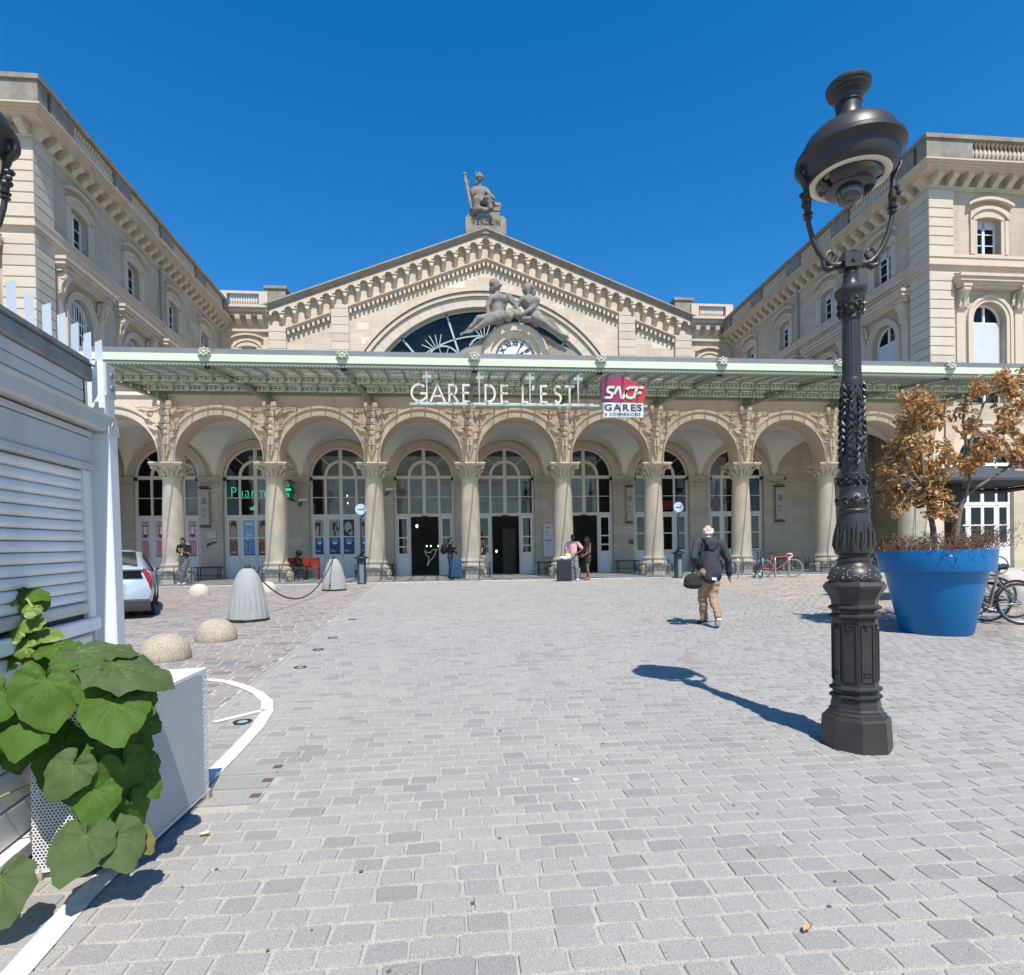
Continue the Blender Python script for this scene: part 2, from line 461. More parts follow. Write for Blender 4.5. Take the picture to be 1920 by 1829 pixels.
SETT = pm('pinkish_sett', (0.262, 0.238, 0.224), rnd=0.33, tint=(1.05, 0.97, 0.94), **ST)
SETT_I = pm('pinkish_sett_field', (0.262, 0.238, 0.224), isl=0.33, tint=(1.05, 0.97, 0.94), **ST)
SETT_R = pm('buff_sett_field', (0.325, 0.295, 0.262), isl=0.30, tint=(1.08, 0.97, 0.9), **ST)
PAINT = pm('road_paint', (0.68, 0.67, 0.64), 0.8, var=0.9, vs=16, speck=.15, ss=120, col2=(0.42, 0.40, 0.38), bump=0.4, bs=120, bd=0.003)

def sheet(pts, h):
    m = M(); m.add([(x, y, gz(y) + h) for x, y in pts], [tuple(range(len(pts)))]); return m
m = M()
ys = [-60, -10, 23, 60, 260]
for i in range(len(ys) - 1):
    a, b = ys[i], ys[i + 1]
    m.add([(-260, a, gz(a) - .012), (260, a, gz(a) - .012), (260, b, gz(b) - .012), (-260, b, gz(b) - .012)], [(0, 1, 2, 3)])
ob('ground', m, GROUNDM, smooth=0, kind='structure')

def seamL(y): return -1.83 - 0.04 * y
def seamR(y): return 6.95 + 0.047 * y
KERB_Y = 22.75

def slab_shape(w, d, cut, inset, h, rr, jit=0.004):
    """one worn paving stone centred on the origin: octagonal top, sides flaring to the joint"""
    x, y = w / 2, d / 2
    top = [(-x + cut, -y), (x - cut, -y), (x, -y + cut), (x, y - cut), (x - cut, y), (-x + cut, y), (-x, y - cut), (-x, -y + cut)]
    top = [(p[0] + rr.uniform(-jit, jit), p[1] + rr.uniform(-jit, jit)) for p in top]
    V = [(p[0] * (1 - inset / x), p[1] * (1 - inset / y), h + rr.uniform(-.0012, .0012)) for p in top] + [(p[0], p[1], h * .45) for p in top] + [(p[0], p[1], 0) for p in top]
    F = [tuple(range(8))]
    for i in range(8):
        j = (i + 1) % 8
        F += [(i, i + 8, j + 8, j), (i + 8, i + 16, j + 16, j + 8)]
    return V, F

def pave(parent, name, y0, y1, row, col, xl, xr, mat_part, mat_field, nparts, gap, seed, y_fine=9.0, stagger=0.5, skip=None, wig=0.02):
    rr = random.Random(seed)
    var = []
    for k in range(10):
        w = col - gap; m = M(); m.add(*slab_shape(w * rr.uniform(.95, 1.02), row - gap * rr.uniform(.85, 1.1), .010, .004, .0125, rr, .0055))
        var.append(me_of(name, m, mat_part, 40))
    fld = M(); cand = []
    n = 0; y = y0
    while y < y1:
        d = row * rr.uniform(.96, 1.04)
        a, b = xl(y), xr(y)
        x = a - col * ((n % 2) * stagger + rr.uniform(0, .12))
        vis = 0.93 * y + 1.4
        while x < b:
            w = col * rr.choice((.86, .95, 1.0, 1.0, 1.05, 1.14))
            cx = x + w / 2; cyy = y + d / 2 + wig * mnoise.noise(Vector((cx * .35, y * .35, seed)))
            x0c, x1c = max(x, a), min(x + w, b)
            x += w
            if x1c - x0c < .05 or cx < -vis - .2 or cx > vis + .35: continue
            if skip and skip(cx, cyy): continue
            cand.append(((x0c + x1c) / 2, cyy, x1c - x0c, d))
        y += d; n += 1
    cand.sort(key=lambda c: c[1] + abs(c[0]) * .12 + (0 if abs(c[0] - .1 * c[1]) < .92 * c[1] + .05 else 9))
    tilt = math.atan(SL)
    for i, (cx, cyy, w, d) in enumerate(cand):
        if i < nparts:
            o = link(name, var[rr.randrange(10)], parent, (cx, cyy, gz(cyy) + rr.uniform(-.002, .002)), (tilt + rr.uniform(-.006, .006), rr.uniform(-.006, .006), rr.uniform(-.012, .012)))
            o.scale = ((w - gap) / (col - gap), (d - gap) / (row - gap), 1)
        elif cyy < y_fine:
            V, F = slab_shape(w - gap, d - gap, .010, .004, .0125, rr, .0055)
            z = gz(cyy) + rr.uniform(-.002, .002)
            fld.add([(p[0] + cx, p[1] + cyy, p[2] + z + p[1] * SL) for p in V], F)
        else:
            x, yv = (w - gap) / 2, (d - gap) / 2; z = gz(cyy) + .0125 + rr.uniform(-.002, .002)
            V = []
            for k, s in ((.006, 1), (0, 0)):
                for sx, sy in ((-1, -1), (1, -1), (1, 1), (-1, 1)):
                    jx, jy = rr.uniform(-.004, .004), rr.uniform(-.004, .004)
                    V.append((cx + sx * (x - k) + jx, cyy + sy * (yv - k) + jy, z - (0 if s else .012) + sy * yv * SL))
            fld.add(V, [(0, 1, 2, 3), (0, 4, 5, 1), (1, 5, 6, 2), (2, 6, 7, 3), (3, 7, 4, 0)])
    o = ob(name + '_field', fld, mat_field, parent, 0, kind='stuff')

# central granite walkway
bed = sheet([(-1.87, .2), (7.0, .2), (seamR(KERB_Y), KERB_Y), (seamL(KERB_Y), KERB_Y)], 0.0075)
plaza = ob('pavement', bed, BEDM, None, 0, kind='structure')
def in_trench(x, y): return (-1.63 - .0 * y < x < -1.10 and 3.42 < y < 4.12)
pave(plaza, 'paver', 1.25, KERB_Y - .04, 0.118, 0.165, lambda y: seamL(y) + .03, lambda y: seamR(y), GRANITE, GRANITE_I, 300, 0.012, 3, skip=in_trench)
# three service slabs with small inserts
tren = thing('trench_cover', 'three grey service slabs with small square inserts set in the paving beside the white planter', 'trench cover', (-1.36, 3.77, gz(3.77)))
PLATE = pm('rusty_insert', (0.13, 0.09, 0.075), 0.6, var=0.5, vs=30)
for k in range(3):
    y0 = 3.44 + k * .225
    m = M(); m.box(-1.60, -1.115 - k * .012, y0 + .006, y0 + .219, gz(y0 + .1) - .01, gz(y0 + .1) + .013); m.T = None
    s = ob('slab', m, GRANITE, tren, 0, W=True)
    m = M(); zt = gz(y0 + .1) + .013
    m.box(-1.185, -1.13, y0 + .09, y0 + .15, zt, zt + .003); m.box(-1.175, -1.14, y0 + .1, y0 + .14, zt + .003, zt + .005)
    ob('insert', m, PLATE, s, 0, W=True)

# pinkish setts on the left, buff setts on the right
bedl = sheet([(-30, .2), (seamL(.2) - .04, .2), (seamL(KERB_Y) - .04, KERB_Y), (-30, KERB_Y)], 0.006)
cob = ob('cobbled_road', bedl, BEDC, None, 0, kind='structure')
pave(cob, 'sett', 1.9, KERB_Y - .04, 0.155, 0.225, lambda y: max(-13.0, -1.05 * y - 1), lambda y: seamL(y) - .05, SETT, SETT_I, 300, 0.021, 5, y_fine=11)
bedr = sheet([(seamR(.2) + .04, .2), (34, .2), (34, KERB_Y), (seamR(KERB_Y) + .04, KERB_Y)], 0.006)
cor = ob('cobbled_road', bedr, BEDC, None, 0, kind='structure')
pave(cor, 'sett', 6.0, KERB_Y - .04, 0.17, 0.235, lambda y: seamR(y) + .05, lambda y: 1.0 * y + 1.5, SETT, SETT_R, 120, 0.02, 6, y_fine=0)
# narrow border stone along the left seam
m = M()
for i in range(30):
    a, b = 1.0 + i * .72, 1.0 + i * .72 + .70
    m.add([(seamL(a) - .045, a, gz(a) + .009), (seamL(a) + .015, a, gz(a) + .009), (seamL(b) + .015, b, gz(b) + .009), (seamL(b) - .045, b, gz(b) + .009)], [(0, 1, 2, 3)])
ob('border_strip', m, GRANITE_I, plaza, 0)

# station pavement with a pale kerb
SW = pm('pavement_slab', (0.36, 0.352, 0.34), 0.9, var=0.4, vs=1.5, speck=0.15, ss=120)
KERB = pm('kerb_granite', (0.42, 0.41, 0.395), 0.85, var=0.3, vs=2, speck=0.2, ss=150, rnd=0.2)
m = M()
def fz(y): return 0.975 + (y - 22.9) * 0.0225
m.add([(-40, 23.05, fz(23.05)), (40, 23.05, fz(23.05)), (40, 40, fz(29.9)), (-40, 40, fz(29.9)), (-40, 29.9, fz(29.9)), (40, 29.9, fz(29.9))], [(0, 1, 5, 4), (4, 5, 2, 3)])
side = ob('sidewalk', m, SW, None, 0, kind='structure')
for i in range(34):
    x = -17 + i * 1.2
    m = M(); m.cbox(x + .005, x + 1.195, 22.75, 23.06, .80, fz(23) + .006, .015)
    ob('kerb_stone', m, KERB, side, 0)
for i in range(31):
    for j, (a, b) in enumerate(((23.07, 23.95), (23.96, 24.9))):
        x = -16 + i * 1.25 + j * .5
        m = M(); m.add([(x + .006, a, fz(a) + .004), (x + 1.244, a, fz(a) + .004), (x + 1.244, b, fz(b) + .004), (x + .006, b, fz(b) + .004)], [(0, 1, 2, 3)])
        ob('slab', m, pm('sidewalk_slab', (0.36, 0.352, 0.34), 0.9, var=0.35, vs=2, rnd=0.25), side, 0)

# white painted line that bends round the planter
def painted(pts, w, name):
    P = [Vector((x, y)) for x, y in pts]
    Q = []
    for i in range(len(P) - 1):
        n = max(1, int((P[i + 1] - P[i]).length / .12))
        for k in range(n): Q.append(P[i].lerp(P[i + 1], k / n))
    Q.append(P[-1]); V = []; F = []
    for i, p in enumerate(Q):
        t = (Q[min(i + 1, len(Q) - 1)] - Q[max(i - 1, 0)]).normalized(); nn = Vector((-t.y, t.x))
        for s in (1, -1):
            q = p + nn * s * w / 2 * (1 + .05 * mnoise.noise(Vector((i * .7, s, 1))))
            V.append((q.x, q.y, gz(q.y) + .0175))
    for i in range(len(Q) - 1): F.append((2 * i, 2 * i + 1, 2 * i + 3, 2 * i + 2))
    m = M(); m.add(V, F)
    return ob(name, m, PAINT, plaza, 0)
cr = [(-3.0, 6.80), (-2.65, 6.74), (-2.40, 6.60), (-2.15, 6.34), (-1.93, 6.06), (-1.74, 5.72), (-1.63, 5.36), (-1.57, 4.90), (-1.55, 4.45), (-1.54, 4.05), (-1.54, 3.4), (-1.54, 2.6), (-1.50, 2.18), (-1.47, 1.6)]
painted(cr, .10, 'road_marking')
painted([(-1.97, 5.09), (-1.66, 5.42)], .07, 'road_marking')
# chewing gum spots, tar dabs and a few pale splashes trodden into the paving
rr = random.Random(77)
for nm_, cnt, mt, r0, r1 in (('gum_spots', 70, pm('gum', (.10, .098, .095), .9), .005, .013), ('pale_splashes', 6, pm('splash', (.50, .48, .45), .9, var=.6, vs=60), .012, .03)):
    m = M()
    for k in range(cnt):
        y = 1.6 + 12 * rr.random() ** 1.7; x = rr.uniform(-.3, .3) * y + rr.uniform(-.45, .55) * y; r = rr.uniform(r0, r1); n = 9
        if x < seamL(y): continue
        z = gz(y) + .0162
        m.add([(x + r * cos(2 * pi * j / n) * rr.uniform(.7, 1.1), y + r * sin(2 * pi * j / n) * rr.uniform(.7, 1.1), z + SL * r * sin(2 * pi * j / n)) for j in range(n)], [tuple(range(n))])
    ob(nm_, m, mt, plaza, 0, kind='stuff')
LENS = pm('spotlight_lens', (0.30, 0.38, 0.45), 0.08, spec=0.7)
for i, (x, y, lab) in enumerate([(-1.739, 5.075, 'round recessed ground light beside the short white painted bar'), (-1.818, 7.257, 'round recessed ground light next to the seam, just beyond the white curve'),
        (-1.875, 8.475, 'round recessed ground light third from the planter along the paving seam'), (-1.881, 9.505, 'round recessed ground light fourth from the planter along the paving seam'), (-1.967, 11.816, 'farthest round recessed ground light along the paving seam')]):
    t = thing('ground_spotlight', lab, 'ground light', (x, y, gz(y)), (math.atan(SL), 0, 0), 'recessed lights along the paving seam')
    m = M(); m.lathe([(.075, .0), (.075, .019), (.055, .020), (.052, .017)], n=20); ob('rim', m, BLACKIRON, t)
    m = M(); m.lathe([(.052, .0155), (.03, .0185), (.0, .0195)], n=20); ob('lens', m, LENS, t)
# ------------------------------------------------------------------ station: arcade, back wall, doors
PX0, PITCH = -11.3245, 4.0375
YF, YB, YW = 25.15, 26.05, 29.9           # arcade front, arcade back, door wall
ZS, RI, RO = 6.12, 1.69, 2.08             # arch spring, intrados, extrados
FLOOR = 1.12
def cx_(i): return PX0 + PITCH * i
def bx_(i): return PX0 + PITCH * (i + .5)
SLOC = Vector((2.83, 25.15, 1.03))
station = thing('station_building', 'pale limestone railway station with an arched portico and a wide gable topped by a statue', 'station', SLOC)
def SP(x, y, z): return Vector((x, y, z)) - SLOC

BAYS = list(range(-1, 8)); COLS = list(range(-1, 9))
# wall above the columns, one panel per bay
m = M()
for i in BAYS:
    b = bx_(i)
    top = lambda x: ZS + sqrt(max(0, RI * RI - x * x))
    m.T = Matrix.Translation((b, 0, 0))
    m.opening(-PITCH / 2, PITCH / 2, 5.9, 8.60, -RI, RI, 5.9, top, YF, YB, 28)
m.T = None
m.box(cx_(8) + .0, 22.55, YF + .002, YB, 1.0, 8.60); m.box(-17.5, cx_(-1), YF + .002, YB, 1.0, 8.6)
m.box(-17.5, 22.55, YF + .03, YB, 8.60, 9.15)
ob('arcade_wall', m, STONE, station, W=True)
m = M()
m.prism([(YF - .10, 8.56), (YF + .02, 8.50), (YF + .02, 8.70), (YF - .06, 8.70)], -16.7, 22.5, 'yz')
m.prism([(YF - .22, 9.02), (YF + .02, 8.92), (YF + .02, 9.16), (YF - .24, 9.16)], -16.7, 22.5, 'yz')
ob('string_course', m, STONE, station, W=True)
m = M(); m.box(-16.7, 22.5, YF + .02, 33.2, 9.16, 9.24); m.box(-16.7, 22.5, 35.4, 46.4, 9.16, 9.24); ob('terrace_roof', m, ZINC, station, 0, W=True)
m = M(); m.box(-16.7, 22.5, 33.2, 35.4, 9.19, 9.21); ob('added_skylight', m, ROOFGLASS, station, 0, W=True)  # unseen skylight, added so daylight brightens the hall behind the panes

# arch stones
mo = M()
mo.ring(0, ZS, RO - .10, RO, radians(14), radians(166), -.10, .02, 36)
mo.ring(0, ZS, RI - .0, RI + .07, radians(0), radians(180), -.05, .02, 36)
mo.ring(0, ZS, RO - .17, RO - .10, radians(14), radians(166), -.055, .02, 36)
mo.box(RI, RI + .07, -.05, .02, 5.9, ZS); mo.box(-RI - .07, -RI, -.05, .02, 5.9, ZS)
me_mould = me_of('arch_moulding', mo, STONE)
NV = 13
a0, a1 = radians(12), radians(168)
v = M(); da = (a1 - a0) / NV
r0, r1, g = RI + .075, RO - .175, .006
n = 4; pts = [(r0 * cos(da / 2 * (2 * k / n - 1) * .985), r0 * sin(da / 2 * (2 * k / n - 1) * .985)) for k in range(n + 1)]
pts += [(r1 * cos(da / 2 * (1 - 2 * k / n) * .985), r1 * sin(da / 2 * (1 - 2 * k / n) * .985)) for k in range(n + 1)]
v.prism(pts[::-1], -.035, .02, 'xz')
me_vous = me_of('voussoir', v, QUOIN, 25)
for i in BAYS:
    o = link('arch_moulding', me_mould, station, SP(bx_(i), YF, 0))
    for k in range(NV):
        link('voussoir', me_vous, station, SP(bx_(i), YF + random.uniform(-.004, .004), ZS), (0, -(a0 + da * (k + .5)), 0))

# carved foliage between the arches
def leaf_relief(mm, x, z, a, L, w, y=-.03):
    p = []; r = []
    for k in range(6):
        t = k / 5; b = a + .7 * (t - .3) * (1 if cos(a) > 0 else -1)
        p.append((x + L * t * cos(a) - .12 * L * t * t * sin(a), y - .10 * sin(pi * t) - .02, z + L * t * sin(a)))
        r.append(max(.006, w * sin(pi * (.12 + .83 * t))))
    mm.tube(p, r, 6, flat=((0, 1, 0), .55))
rr = random.Random(4)
c = M()
for s in (-1, 1):
    for k in range(26):
        t = rr.random(); z = 6.75 + 1.25 * t
        xm = min(.95, .13 + (z - 6.6) * .62)
        x = s * rr.uniform(.10, max(.12, xm * .75))
        leaf_relief(c, x, z, radians(90 - s * rr.uniform(5, 85)), rr.uniform(.16, .34), rr.uniform(.03, .055))
    for k in range(9):
        t = k / 8
        c.tube([(s * (.08 + .95 * t), -.06, 8.06 + .03 * sin(9 * t)), (s * (.16 + .95 * t), -.11, 8.10 + .03 * cos(9 * t))], .035, 6)
for j, (z0, z1, w0, w1) in enumerate(((8.34, 8.02, .26, .22), (8.0, 7.75, .17, .17), (7.72, 7.45, .18, .17), (7.42, 7.22, .20, .16), (7.2, 7.0, .16, .12), (6.98, 6.72, .12, .03))):
    c.prism([(-w0, z0), (-w1, z1), (w1, z1), (w0, z0)], -.16 + .015 * j, .03, 'xz')
    c.ball((0, -.15 + .015 * j, (z0 + z1) / 2), (w1 * .7, .07, .11), 8, 6)
for s in (-1, 1): c.ball((s * .2, -.12, 8.2), (.09, .09, .14), 8, 6)
# drop ornament on the pier block
c.box(-.25, .25, -.05, .02, 6.62, 6.68)
for k in range(7):
    z = 6.56 - k * .06; w = .17 * (1 - k / 8)
    for s in (-1, 1): leaf_relief(c, s * .02, z, radians(90 + s * -110), w, .028, -.02)
c.ball((0, -.03, 6.1), (.035, .04, .07), 8, 6)
me_carv = me_of('spandrel_carving', c, STONE, 40)
for i in COLS: link('spandrel_carving', me_carv, station, SP(cx_(i), YF, 0))

# columns
sh = M(); sh.lathe([(.445, 1.86), (.43, 1.90), (.425, 2.2), (.415, 3.2), (.385, 4.4), (.355, 5.20), (.35, 5.27)], n=32)
cp = M()
cp.lathe([(.36, 5.24), (.41, 5.27), (.42, 5.31), (.36, 5.35), (.36, 5.42), (.40, 5.6), (.50, 5.72), (.56, 5.76)], n=24)
cp.prism([(-.62, -.62), (0, -.56), (.62, -.62), (.56, 0), (.62, .62), (0, .56), (-.62, .62), (-.56, 0)], 5.76, 5.83, 'xy')
cp.box(-.64, .64, -.64, .64, 5.83, 5.90)
for k in range(16):
    a = 2 * pi * k / 16; zz = 5.40 if k % 2 else 5.48; hh = .13 if k % 2 else .18
    r_ = .37
    cp.tube([((r_ + .02) * cos(a), (r_ + .02) * sin(a), zz - .06), ((r_ + .06) * cos(a), (r_ + .06) * sin(a), zz + hh * .6), ((r_ + .13) * cos(a), (r_ + .13) * sin(a), zz + hh), ((r_ + .15) * cos(a), (r_ + .15) * sin(a), zz + hh - .04)], [.05, .06, .045, .015], 6)
for sx in (-1, 1):
    for sy in (-1, 1):
        cp.ball((sx * .53, sy * .53, 5.69), (.09, .09, .08), 8, 6)
        cp.tube([(sx * .33, sy * .33, 5.5), (sx * .44, sy * .44, 5.66), (sx * .55, sy * .55, 5.72)], [.03, .04, .05], 6)
bs = M()
bs.box(-.52, .52, -.52, .52, FLOOR - .3, 1.50)
bs.lathe([(.70, FLOOR - .3), (.70, 1.36), (.68, 1.40), (.58, 1.50)], n=8, a0=pi / 8)
bs.lathe([(.58, 1.46), (.60, 1.52), (.58, 1.60), (.51, 1.64), (.49, 1.69), (.52, 1.73), (.52, 1.78), (.47, 1.82), (.445, 1.86)], n=32)
me_s, me_c, me_b = me_of('shaft', sh, STONE), me_of('capital', cp, STONE, 45), me_of('pedestal', bs, STONE, 40)
for i in COLS:
    col = link('column', None, station, SP(cx_(i), 25.6, 0)); col.empty_display_size = .2
    link('shaft', me_s, col); link('capital', me_c, col); link('pedestal', me_b, col)

# groin vaults
vm = M()
for i in BAYS:
    b = bx_(i); y0, y1 = YB, YW; yc = (y0 + y1) / 2; hy = (y1 - y0) / 2; r = PITCH / 2 - .12
    def fn(u, w):
        x = (u * 2 - 1) * (PITCH / 2); y = (w * 2 - 1) * hy
        zx = sqrt(max(0, r * r - x * x)); zy = sqrt(max(0, 1 - (y / hy) ** 2)) * r
        return (b + x, yc + y, 6.0 + max(zx, zy) * 1.0)
    vm.grid(fn, 28, 28)
ob('vault', vm, PLASTER, station, 25, W=True)
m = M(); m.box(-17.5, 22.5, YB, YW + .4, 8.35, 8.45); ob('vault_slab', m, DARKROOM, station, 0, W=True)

# door wall
WSH = -.13
m = M(); ba = M()
for i in BAYS:
    b = bx_(i) + WSH; m.T = Matrix.Translation((b, 0, 0))
    if i == 7: m.box(-PITCH / 2, PITCH / 2, YW, YW + .4, 1.0, 8.3); continue
    m.opening(-PITCH / 2, PITCH / 2, 1.0, 8.3, -1.48, 1.48, 1.0, lambda x: 6.02 + sqrt(max(0, 1.48 ** 2 - x * x)), YW, YW + .4, 24)
m.T = None
m.box(-17.5, bx_(-1) + WSH - PITCH / 2, YW, YW + .4, 1, 8.3); m.box(bx_(7) + WSH + PITCH / 2, 22.5, YW, YW + .4, 1, 8.3)
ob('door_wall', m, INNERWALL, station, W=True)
rg = M(); rg.ring(0, 6.02, 1.48, 1.80, 0, pi, -.05, .01, 28)
me_r = me_of('arch_surround', rg, STONE)
for i in BAYS[:-1]: link('arch_surround', me_r, station, SP(bx_(i) + WSH, YW, 0))
pl = M()
pl.box(-.52, .52, -.10, .0, 1.0, 5.52); pl.box(-.56, .56, -.14, .0, 1.0, 1.55); pl.prism([(-.58, 1.55), (.58, 1.55), (.53, 1.64), (-.53, 1.64)], -.16, 0, 'xz')
for z0, z1, d in ((5.52, 5.58, .16), (5.58, 5.86, .12), (5.86, 5.92, .17), (5.92, 6.02, .22)): pl.box(-.52 - d * .3, .52 + d * .3, -d, 0, z0, z1)
for k in range(6):
    x = -.42 + k * .168; pl.tube(arc(x, 5.72, .07, 0, 1.6 * pi, 7) and [(p[0], -.135, p[1]) for p in arc(x, 5.72, .07, 0, 1.6 * pi, 7)], .02, 5)
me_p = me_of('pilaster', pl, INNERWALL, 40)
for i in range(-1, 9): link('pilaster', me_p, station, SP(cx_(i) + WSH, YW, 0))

# dark rooms behind the glass
m = M()
for i in BAYS[:-1]:
    b = bx_(i) + WSH; x0, x1 = b - PITCH / 2 + .02, b + PITCH / 2 - .02
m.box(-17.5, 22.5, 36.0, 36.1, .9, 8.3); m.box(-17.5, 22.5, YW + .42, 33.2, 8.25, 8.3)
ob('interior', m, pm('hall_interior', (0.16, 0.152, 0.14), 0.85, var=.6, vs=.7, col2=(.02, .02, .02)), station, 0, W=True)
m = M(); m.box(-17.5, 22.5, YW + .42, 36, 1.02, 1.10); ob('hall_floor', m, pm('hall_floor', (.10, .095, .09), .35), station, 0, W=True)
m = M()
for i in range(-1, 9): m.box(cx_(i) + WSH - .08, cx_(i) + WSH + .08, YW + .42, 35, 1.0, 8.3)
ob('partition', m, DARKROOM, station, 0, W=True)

# windows: frame with panes; doors below
def frame_builder():
    f = M(); y0, y1 = .06, .15
    f.ring(0, 6.02, 1.36, 1.478, 0, pi, y0, y1, 28)
    for s in (-1, 1):
        f.box(min(s * 1.36, s * 1.478), max(s * 1.36, s * 1.478), y0, y1, 1.10, 6.02)
        f.box(s * .74 - .055, s * .74 + .055, y0, y1, 1.10, 5.95)
    f.box(-.085, .085, y0 - .01, y1, 4.13, 7.40)
    f.box(-1.478, 1.478, y0 - .03, y1, 5.93, 6.09); f.box(-1.478, 1.478, y0 - .02, y1, 4.06, 4.21)
    f.ring(0, 6.09, .64, .78, 0, pi, y0 - .01, y1, 20)
    for a in (pi / 4, 3 * pi / 4):
        f.ribbon([(.78 * cos(a), 6.09 + .78 * sin(a)), (1.38 * cos(a), 6.03 + 1.38 * sin(a))], .035, y0 + .02, y1)
    for xa, xb in ((-1.36, -.795), (-.685, -.085), (.085, .685), (.795, 1.36)): f.box(xa, xb, y0 + .025, y1, 5.02, 5.06)
    return f
def pane_list():
    P = []
    for xa, xb in ((-1.36, -.795), (-.685, -.085), (.085, .685), (.795, 1.36)):
        for za, zb in ((4.21, 5.02), (5.06, 5.93)): P.append([(xa, za), (xb, za), (xb, zb), (xa, zb)])
    P.append([(.085, 6.09)] + arc(0, 6.09, .64, 0.0, pi / 2 - .13, 7)); P.append([(-.085, 6.09)] + arc(0, 6.09, .64, pi / 2 + .13, pi, 7)[::1])
    for a, b in ((.03, pi / 4), (pi / 4, pi / 2 - .07), (pi / 2 + .07, 3 * pi / 4), (3 * pi / 4, pi - .03)):
        P.append(arc(0, 6.03, 1.36, a, b, 6) + arc(0, 6.09, .78, b, a, 6))
    return P
fm = me_of('window', frame_builder(), CREAM, 30)
panes = []
rr = random.Random(8)
for P in pane_list():
    q = M(); q.add([(x, .10 , z) for x, z in P], [tuple(range(len(P)))]); panes.append(me_of('pane', q, GLASS, 0))
def door_leaf(x0, x1, rows, low):
    """leaf outline with glazed rows above a panelled foot"""
    f = M(); y0, y1 = .05, .11; z0, z1 = 1.12, 4.055; st = .075
    f.box(x0, x0 + st, y0, y1, z0, z1); f.box(x1 - st, x1, y0, y1, z0, z1); f.box(x0 + st, x1 - st, y0, y1, z1 - .10, z1)
    f.box(x0 + st, x1 - st, y0 + .015, y1, z0, low)
    f.box(x0 + st, x1 - st, y0, y1, low - .09, low); f.box(x0 + st, x1 - st, y0, y1, z0, z0 + .16)
    for za, zb in rows[:-1]: f.box(x0 + st, x1 - st, y0, y1, za - .06, za)
    gl = []
    for za, zb in rows:
        q = M(); q.box(x0 + st, x1 - st, y0 + .03, y0 + .036, za, zb); gl.append(q)
    return f, gl
closed = [(3.14, 3.95), (2.30, 3.08)]; opened = [(3.05, 3.95), (2.60, 2.99), (2.28, 2.54)]
def make_doors(kind):
    out = []
    spans = [(-1.35, -.80), (-.68, -.004), (.004, .68), (.80, 1.35)]
    for k, (a, b) in enumerate(spans):
        if kind == 'open' and k in (1, 2): continue
        f, gl = door_leaf(a, b, opened if kind == 'open' else closed, 2.26 if kind != 'open' else 2.24)
        out.append((me_of('door', f, PALEBLUE if kind != 'open' else WHITE, 30), [me_of('pane', g, GLASS, 0) for g in gl], a, b))
    return out
DC, DO = make_doors('closed'), make_doors('open')
hm = M(); hm.tube([(0, .03, 2.1), (0, -.01, 2.1), (0, -.01, 2.3), (0, .03, 2.3)], .012, 6); me_h = me_of('handle', hm, STEEL)
for i in BAYS[:-1]:
    L = SP(bx_(i) + WSH, YW, 0)
    w = link('window', fm, station, L)
    for p in panes: link('pane', p, w, (rr.uniform(-.002, .002), 0, 0), (rr.uniform(-.006, .006), 0, rr.uniform(-.008, .008)))
    for d, gl, a, b in (DO if i in (2, 3, 4) else DC):
        o = link('door', d, station, L)
        for g in gl: link('pane', g, o)
        link('handle', me_h, o, ((b - .04) if (a + b) < 0 else (a + .04), .05, 0))
    if i in (2, 3, 4):
        q = M(); q.box(-.16, .16, .0, .08, 4.02, 4.10); ob('door_sensor', q, BLACK, station, 30, loc=L)
# ------------------------------------------------------------------ gable of the train hall (plane y = 46)
YG = 46.0; GX = 2.93; GHW = 16.45          # gable axis and half width of the cornice
def rake(x): return 27.34 - 0.3795 * abs(x - GX)   # top edge of the raking cornice
HB = 16.25                                         # half width of the wall
AX, AZ, ARI, ARO = 2.75, 11.6, 9.95, 11.35
m = M()
def gtop(x): return max(9.2, AZ + sqrt(max(0, ARI ** 2 - (x - AX) ** 2)))
N = 60; V = []; F = []
xs = sorted(set([GX - HB + 2 * HB * k / N for k in range(N + 1)] + [GX, AX - ARI, AX + ARI]))
for x in xs:
    lo = gtop(x) if abs(x - AX) <= ARI + 1e-6 else 9.2
    V += [(x, YG, lo), (x, YG, rake(x) - .4), (x, YG + .9, lo), (x, YG + .9, rake(x) - .4)]
for i in range(len(xs) - 1):
    o = i * 4
    F += [(o, o + 4, o + 5, o + 1), (o + 2, o + 3, o + 7, o + 6), (o, o + 2, o + 6, o + 4), (o + 1, o + 5, o + 7, o + 3)]
F += [(0, 1, 3, 2), (len(V) - 4, len(V) - 2, len(V) - 1, len(V) - 3)]
m.add(V, F); ob('gable_wall', m, ASHLAR, station, W=True)

# a few renewed paler blocks
m = M()
for x, z, w in ((0.2, 23.6, 2.0), (-1.0, 22.95, 2.3), (14.9, 19.5, 2.6), (16.0, 18.6, 1.5), (-6.9, 19.6, .9), (-7.0, 20.5, .8), (-6.6, 18.5, 1.1)):
    m.cbox(x, x + w, YG - .012, YG + .05, z, z + .55, .006)
ob('repair_block', m, pm('new_limestone', (.66, .575, .455), .85, var=.2, vs=2), station, 0, W=True, kind='stuff')

# arch mouldings
m = M()
m.ring(AX, AZ, ARO - .28, ARO, .25, pi - .25, YG - .34, YG + .01, 64); m.ring(AX, AZ, ARO - .62, ARO - .34, .25, pi - .25, YG - .22, YG + .01, 64)
m.ring(AX, AZ, ARI, ARI + .12, .25, pi - .25, YG - .08, YG + .01, 64)
ob('arch_moulding', m, STONE, station, W=True)
